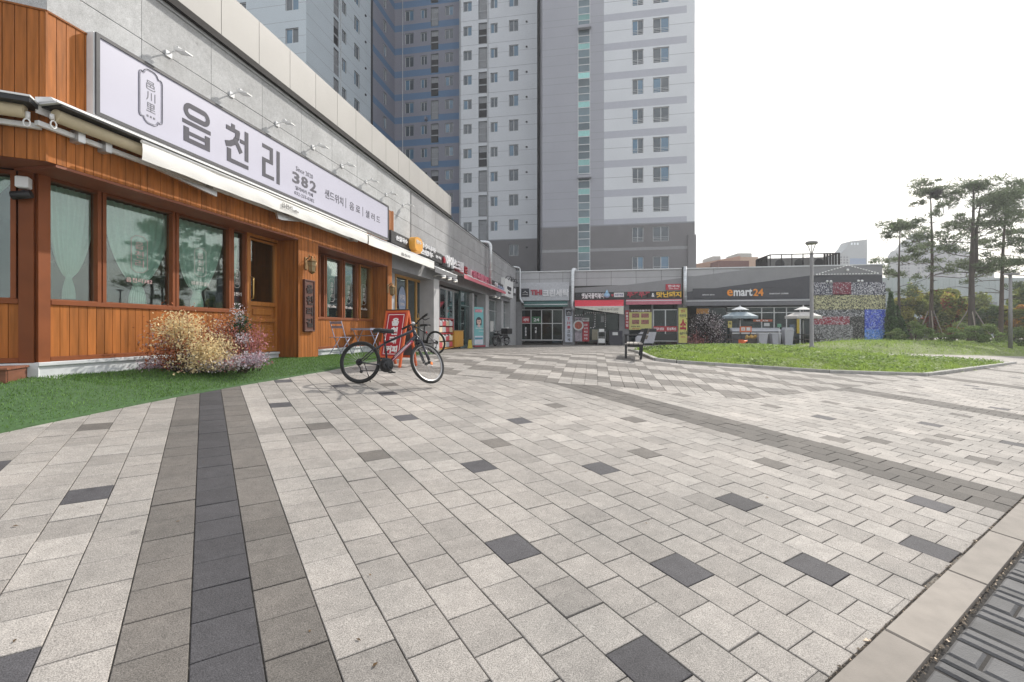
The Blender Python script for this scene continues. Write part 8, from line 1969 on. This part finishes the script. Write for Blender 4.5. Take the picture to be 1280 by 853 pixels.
broad('olive tree with rust red leaves behind the nest pine', 1176, 424, 362, 44, 52, [LG, LR, LY, LG], 4, 3600)
broad('rust red and yellow maple left of the forked pine', 1193, 424, 366, 42, 34, [LY, LR, LG, LO], 5)
broad('olive green tree between the forked pine and the bent one', 1232, 424, 382, 42, 34, [LG, LM_], 6)
broad('orange yellow tree beside the slim lamp post', 1268, 424, 384, 41, 40, [LO, LY, LG], 7)
broad('leafy mid green tree at the right edge', 1285, 424, 352, 45, 46, [LM_, LG], 8, 3000)
broad('low pale shrub sticking up over the yellow green tree', 1137, 424, 356, 47, 12, [LY, LP], 9, 600, .10)
broad('wide mid green hedge of trees at the far right behind the pines', 1226, 424, 370, 50, 60, [LM_, LD, LG], 10, 3200, .16)
def conifer(label, px, pyb, pyt, Y, w, seed, m):
    rnd = random.Random(seed); b = at(px, pyb, Y); g = gzf(b.x, b.y) + .05; H = at(px, pyt, Y).z - g; W = w / F * Y / 2; t = thing('conifer', label, 'tree', (b.x, b.y, g)); pts = []
    for _ in range(2600): h = rnd.random() ** .8; a = rnd.uniform(0, 6.28); r = W * (1 - h) ** .8 * math.sqrt(rnd.uniform(.25, 1)) * (1 + .25 * math.sin(5 * a + 14 * h)); pts.append((r * math.cos(a), r * math.sin(a), h * H + .02))
    mb = MB(); mb.tube([(0, 0, -.1), (0, 0, H * .9)], [.08, .02], 6); mb.build('trunk', [M_SHRUBW], t); cloud_obj('crown', t, [(pts, .13, m, (.6, 1.9))], seed)
conifer('dark pointed conifer beside the end of the shop row', 1113.5, 428, 366, 33, 16, 21, LD); conifer('short dark conifer right of the pointed one', 1121, 428, 384, 34, 18, 22, LD); conifer('blackish green conifer under the shorter pine', 1126, 428, 398, 33.5, 18, 23, LD)
def bush(label, px, pyb, pyt, Y, w, mats, seed, n=1500, leaf=.055): return broad(label, px, pyb, pyt, Y, w, mats, seed, n, leaf, 'shrub', .02, -.05, 'shrub', 9)
SM = leaf_mat('shrub_leaf', (.21, .27, .10), (.15, .205, .075), .42); SD = leaf_mat('shrub_leaf_dark', (.14, .185, .08), (.10, .135, .06), .38)
bush('rounded clipped shrub in the middle of the far lawn', 1186, 430.5, 409, 30, 36, [SM, LP], 31, 2600, .05)
bush('loose pale green shrub left of the clipped one', 1144, 428, 401, 32, 34, [SM, LP], 32, 2000)
bush('dark green shrub between the pale shrub and the nest pine', 1158, 428, 405, 33, 29, [SM, LP], 33, 1800)
bush('mid green shrub at the foot of the forked pine', 1224, 430, 405, 30.5, 39, [SM, LP], 34, 2400)
bush('dark shrub at the right edge behind the slim lamp', 1284, 434, 409, 29, 46, [SM, SD], 35, 2400)
bush('pale low shrub behind the slim lamp post', 1246, 428, 406, 33, 34, [LP, SM], 36, 1600)
bush('low green shrub behind the clipped one', 1198, 425, 403, 37, 34, [SM, LP], 37, 1600)
bush('small green shrub at the foot of the speckled shop corner', 1119, 432, 411, 30, 25, [LP, SM], 38, 1500)
# low weeds at the lawn corner by the bench
def weeds():
    rnd = random.Random(5); w = thing('weed_tuft', 'low dark weeds at the lawn corner behind the bench', 'weeds', (4.75, 15.6, gzf(4.75, 15.6) + .1)); pts = []
    for _ in range(260): pts.append((rnd.gauss(.1, .38), rnd.gauss(0, .15), abs(rnd.gauss(.05, .07))))
    cloud_obj('leaves', w, [(pts, .035, LM_, (.5, 1.3))], 5)
weeds()
# speckled plants invented to stand in for things whose look is unknown
FC = leaf_mat('blossom_cream', (.88, .77, .50), (.82, .66, .38), .4); FW = leaf_mat('blossom_white', (.74, .70, .72), (.60, .54, .60), .2); FP = leaf_mat('blossom_pink', (.56, .27, .27), (.44, .17, .18), .2); FT = leaf_mat('leaf_terracotta', (.36, .13, .06), (.28, .09, .05), .15); FG = leaf_mat('leaf_bottle_green', (.030, .10, .045), (.02, .07, .035), .15); FDK = leaf_mat('leaf_maroon_black', (.035, .022, .028), (.02, .016, .02), .1); FM = leaf_mat('blossom_mauve', (.50, .40, .46), (.36, .28, .34), .2)
def flower(name, label, parts, Y, seed, g0, mul=1.0):
    """parts: (px, py, rx, ry in pixels, count, material, leaf size)"""
    rnd = random.Random(seed); cx = sum(p[0] for p in parts) / len(parts); b = at(cx, 411, Y); z0 = g0(b.x, b.y); t = thing(name, label, 'flowering plant', (b.x, b.y, z0)); gr = []; mb = MB()
    for px, py, rx, ry, n, m, sz in parts:
        c = at(px, py, Y); c = Vector((c.x - b.x, rnd.gauss(0, .05), c.z - z0)); r = (rx / F * Y, min(.32, rx / F * Y), ry / F * Y); p = []
        while len(p) < n * mul:
            x, y, z = rnd.gauss(0, .52), rnd.gauss(0, .5), rnd.gauss(0, .52)
            if x * x + z * z > 1.5: continue
            q = (c.x + x * r[0], c.y + y * r[1], c.z + z * r[2])
            if q[2] > .01: p.append(q)
        gr.append((p, sz, m, (.65, 1.3)))
        for k in range(5): e = p[rnd.randrange(len(p))]; mb.tube([(e[0] * .8 + rnd.gauss(0, .03), e[1] * .5, 0), (e[0] * .95, e[1] * .8, e[2] * .6), e], [.006, .005, .003], 4)
    mb.build('stems', [M_SHRUBW], t); cloud_obj('blossoms', t, gr, seed)
def tz(x, y): n, t = to_nt(x, y); return turf_z(n, t)
S1 = .019
flower('standin_shrub', 'stand-in shrub of cream blossoms in front of the second cafe window', [(228, 412, 24, 20, 900, FC, S1), (262, 440, 26, 20, 1000, FC, S1), (216, 440, 24, 20, 420, FT, S1), (236, 430, 42, 34, 300, FC, S1), (232, 415, 46, 34, 200, FT, S1), (214, 430, 28, 26, 260, FM, S1), (250, 455, 34, 12, 300, FC, S1)], 7.05, 41, tz, 2.6)
flower('standin_shrub', 'stand-in shrub of rust and pink blossoms before the narrow window and the door', [(287, 420, 34, 26, 620, FT, S1), (305, 430, 26, 26, 520, FP, S1), (283, 436, 24, 18, 300, FP, S1), (300, 420, 40, 34, 260, FT, S1), (322, 432, 12, 22, 160, FP, S1), (278, 418, 20, 20, 140, FW, S1)], 7.6, 42, tz, 2.2)
flower('standin_plant', 'small bottle green stand-in plant with white tips between the stand-in shrubs', [(298, 408, 11, 16, 320, FG, S1), (304, 424, 10, 8, 130, FW, S1), (297, 395, 10, 14, 90, FW, S1)], 7.45, 43, tz, 2)
flower('standin_flower_bed', 'low stand-in bed of mauve and white flowers along the cafe plinth', [(200, 458, 24, 9, 620, FM, S1), (235, 460, 24, 9, 600, FM, S1), (268, 457, 24, 9, 620, FW, S1), (298, 452, 24, 9, 700, FW, S1), (318, 450, 16, 9, 420, FM, S1), (225, 459, 44, 9, 420, FDK, S1), (285, 453, 44, 10, 420, FP, S1), (190, 455, 14, 8, 220, FW, S1)], 7.25, 44, tz, 1.4)
flower('standin_shrub', 'dark maroon stand-in shrub with white and pink blossoms before the yellow sign', [(883, 414, 21, 20, 2400, FDK, .034), (885, 408, 19, 17, 520, FW, .03), (873, 427, 13, 11, 520, FP, .032), (895, 412, 12, 16, 260, FM, .03), (886, 428, 20, 9, 280, FM, .03), (880, 400, 20, 10, 300, FDK, .034), (884, 434, 20, 4, 160, FW, .03)], 21.5, 45, lambda x, y: gzf(x, y), 1.5)
# ================================================================ CAMERA AND LIGHT
cam = D.cameras.new('camera'); co = D.objects.new('camera', cam); COL.objects.link(co)
cam.sensor_width = 36; cam.lens = F / 1280 * 36; cam.shift_y = -(426.5 - HY) / 1280; cam.clip_end = 5000; cam.clip_start = .05
co.location = (0, 0, 0); co.rotation_euler = (PI / 2, 0, 0); SC.camera = co
SUN_AZ, SUN_EL = 40.0, 38.0
sun = D.lights.new('sun', 'SUN'); so = D.objects.new('sun', sun); COL.objects.link(so)
sun.energy = 3.7; sun.angle = R(.6); sun.color = (1, .95, .87)
S = Vector((math.sin(R(SUN_AZ)) * math.cos(R(SUN_EL)), math.cos(R(SUN_AZ)) * math.cos(R(SUN_EL)), math.sin(R(SUN_EL))))
so.rotation_euler = (-S).to_track_quat('-Z', 'Y').to_euler(); so.location = S * 60
w = D.worlds.new('World'); SC.world = w; w.use_nodes = True
N = w.node_tree.nodes; L = w.node_tree.links; bg = N['Background']
sky = N.new('ShaderNodeTexSky'); sky.sky_type = 'NISHITA'; sky.sun_disc = False; sky.sun_elevation = R(SUN_EL); sky.sun_rotation = R(SUN_AZ); sky.air_density = 1.2; sky.dust_density = 3.0; sky.altitude = 20
tc = N.new('ShaderNodeTexCoord'); mp = N.new('ShaderNodeMapping'); mp.inputs['Scale'].default_value = (1, 1, 3.2); L.new(tc.outputs['Generated'], mp.inputs[0])
nz = N.new('ShaderNodeTexNoise'); nz.inputs['Scale'].default_value = 2.2; nz.inputs['Detail'].default_value = 7; nz.inputs['Roughness'].default_value = .55; L.new(mp.outputs[0], nz.inputs['Vector'])
mr = N.new('ShaderNodeMapRange'); mr.inputs[1].default_value = .30; mr.inputs[2].default_value = .62; mr.inputs[3].default_value = .45; mr.inputs[4].default_value = 1.0; L.new(nz.outputs['Fac'], mr.inputs[0])
mx = N.new('ShaderNodeMix'); mx.data_type = 'RGBA'; mx.inputs[7].default_value = (7.7, 7.8, 7.95, 1)      # thin bright cloud over the blue
L.new(mr.outputs[0], mx.inputs[0]); L.new(sky.outputs[0], mx.inputs[6]); L.new(mx.outputs[2], bg.inputs[0]); bg.inputs[1].default_value = .12
SC.view_settings.view_transform = 'Standard'; SC.view_settings.look = 'None'; SC.view_settings.exposure = 0.40; SC.view_settings.gamma = 1.0; SC.view_settings.use_curve_mapping = False
SC.cycles.max_bounces = 8; SC.cycles.transparent_max_bounces = 16; SC.cycles.sample_clamp_indirect = 6
SC.cycles.use_denoising = True

# thin autumn haze: one closed box of air round the whole place
def haze_box():
    mb = MB(); mb.box(-340, 340, -70, 345, -4.5, 63)
    m = D.materials.new('haze'); m.use_nodes = True; N = m.node_tree.nodes; L = m.node_tree.links; N.remove(N['Principled BSDF'])
    v = N.new('ShaderNodeVolumePrincipled'); v.inputs['Color'].default_value = (.93, .96, 1, 1); v.inputs['Density'].default_value = .0012; v.inputs['Anisotropy'].default_value = .35
    L.new(v.outputs[0], N['Material Output'].inputs['Volume']); o = mb.build('haze', [m]); tag(o, kind='stuff')
haze_box()
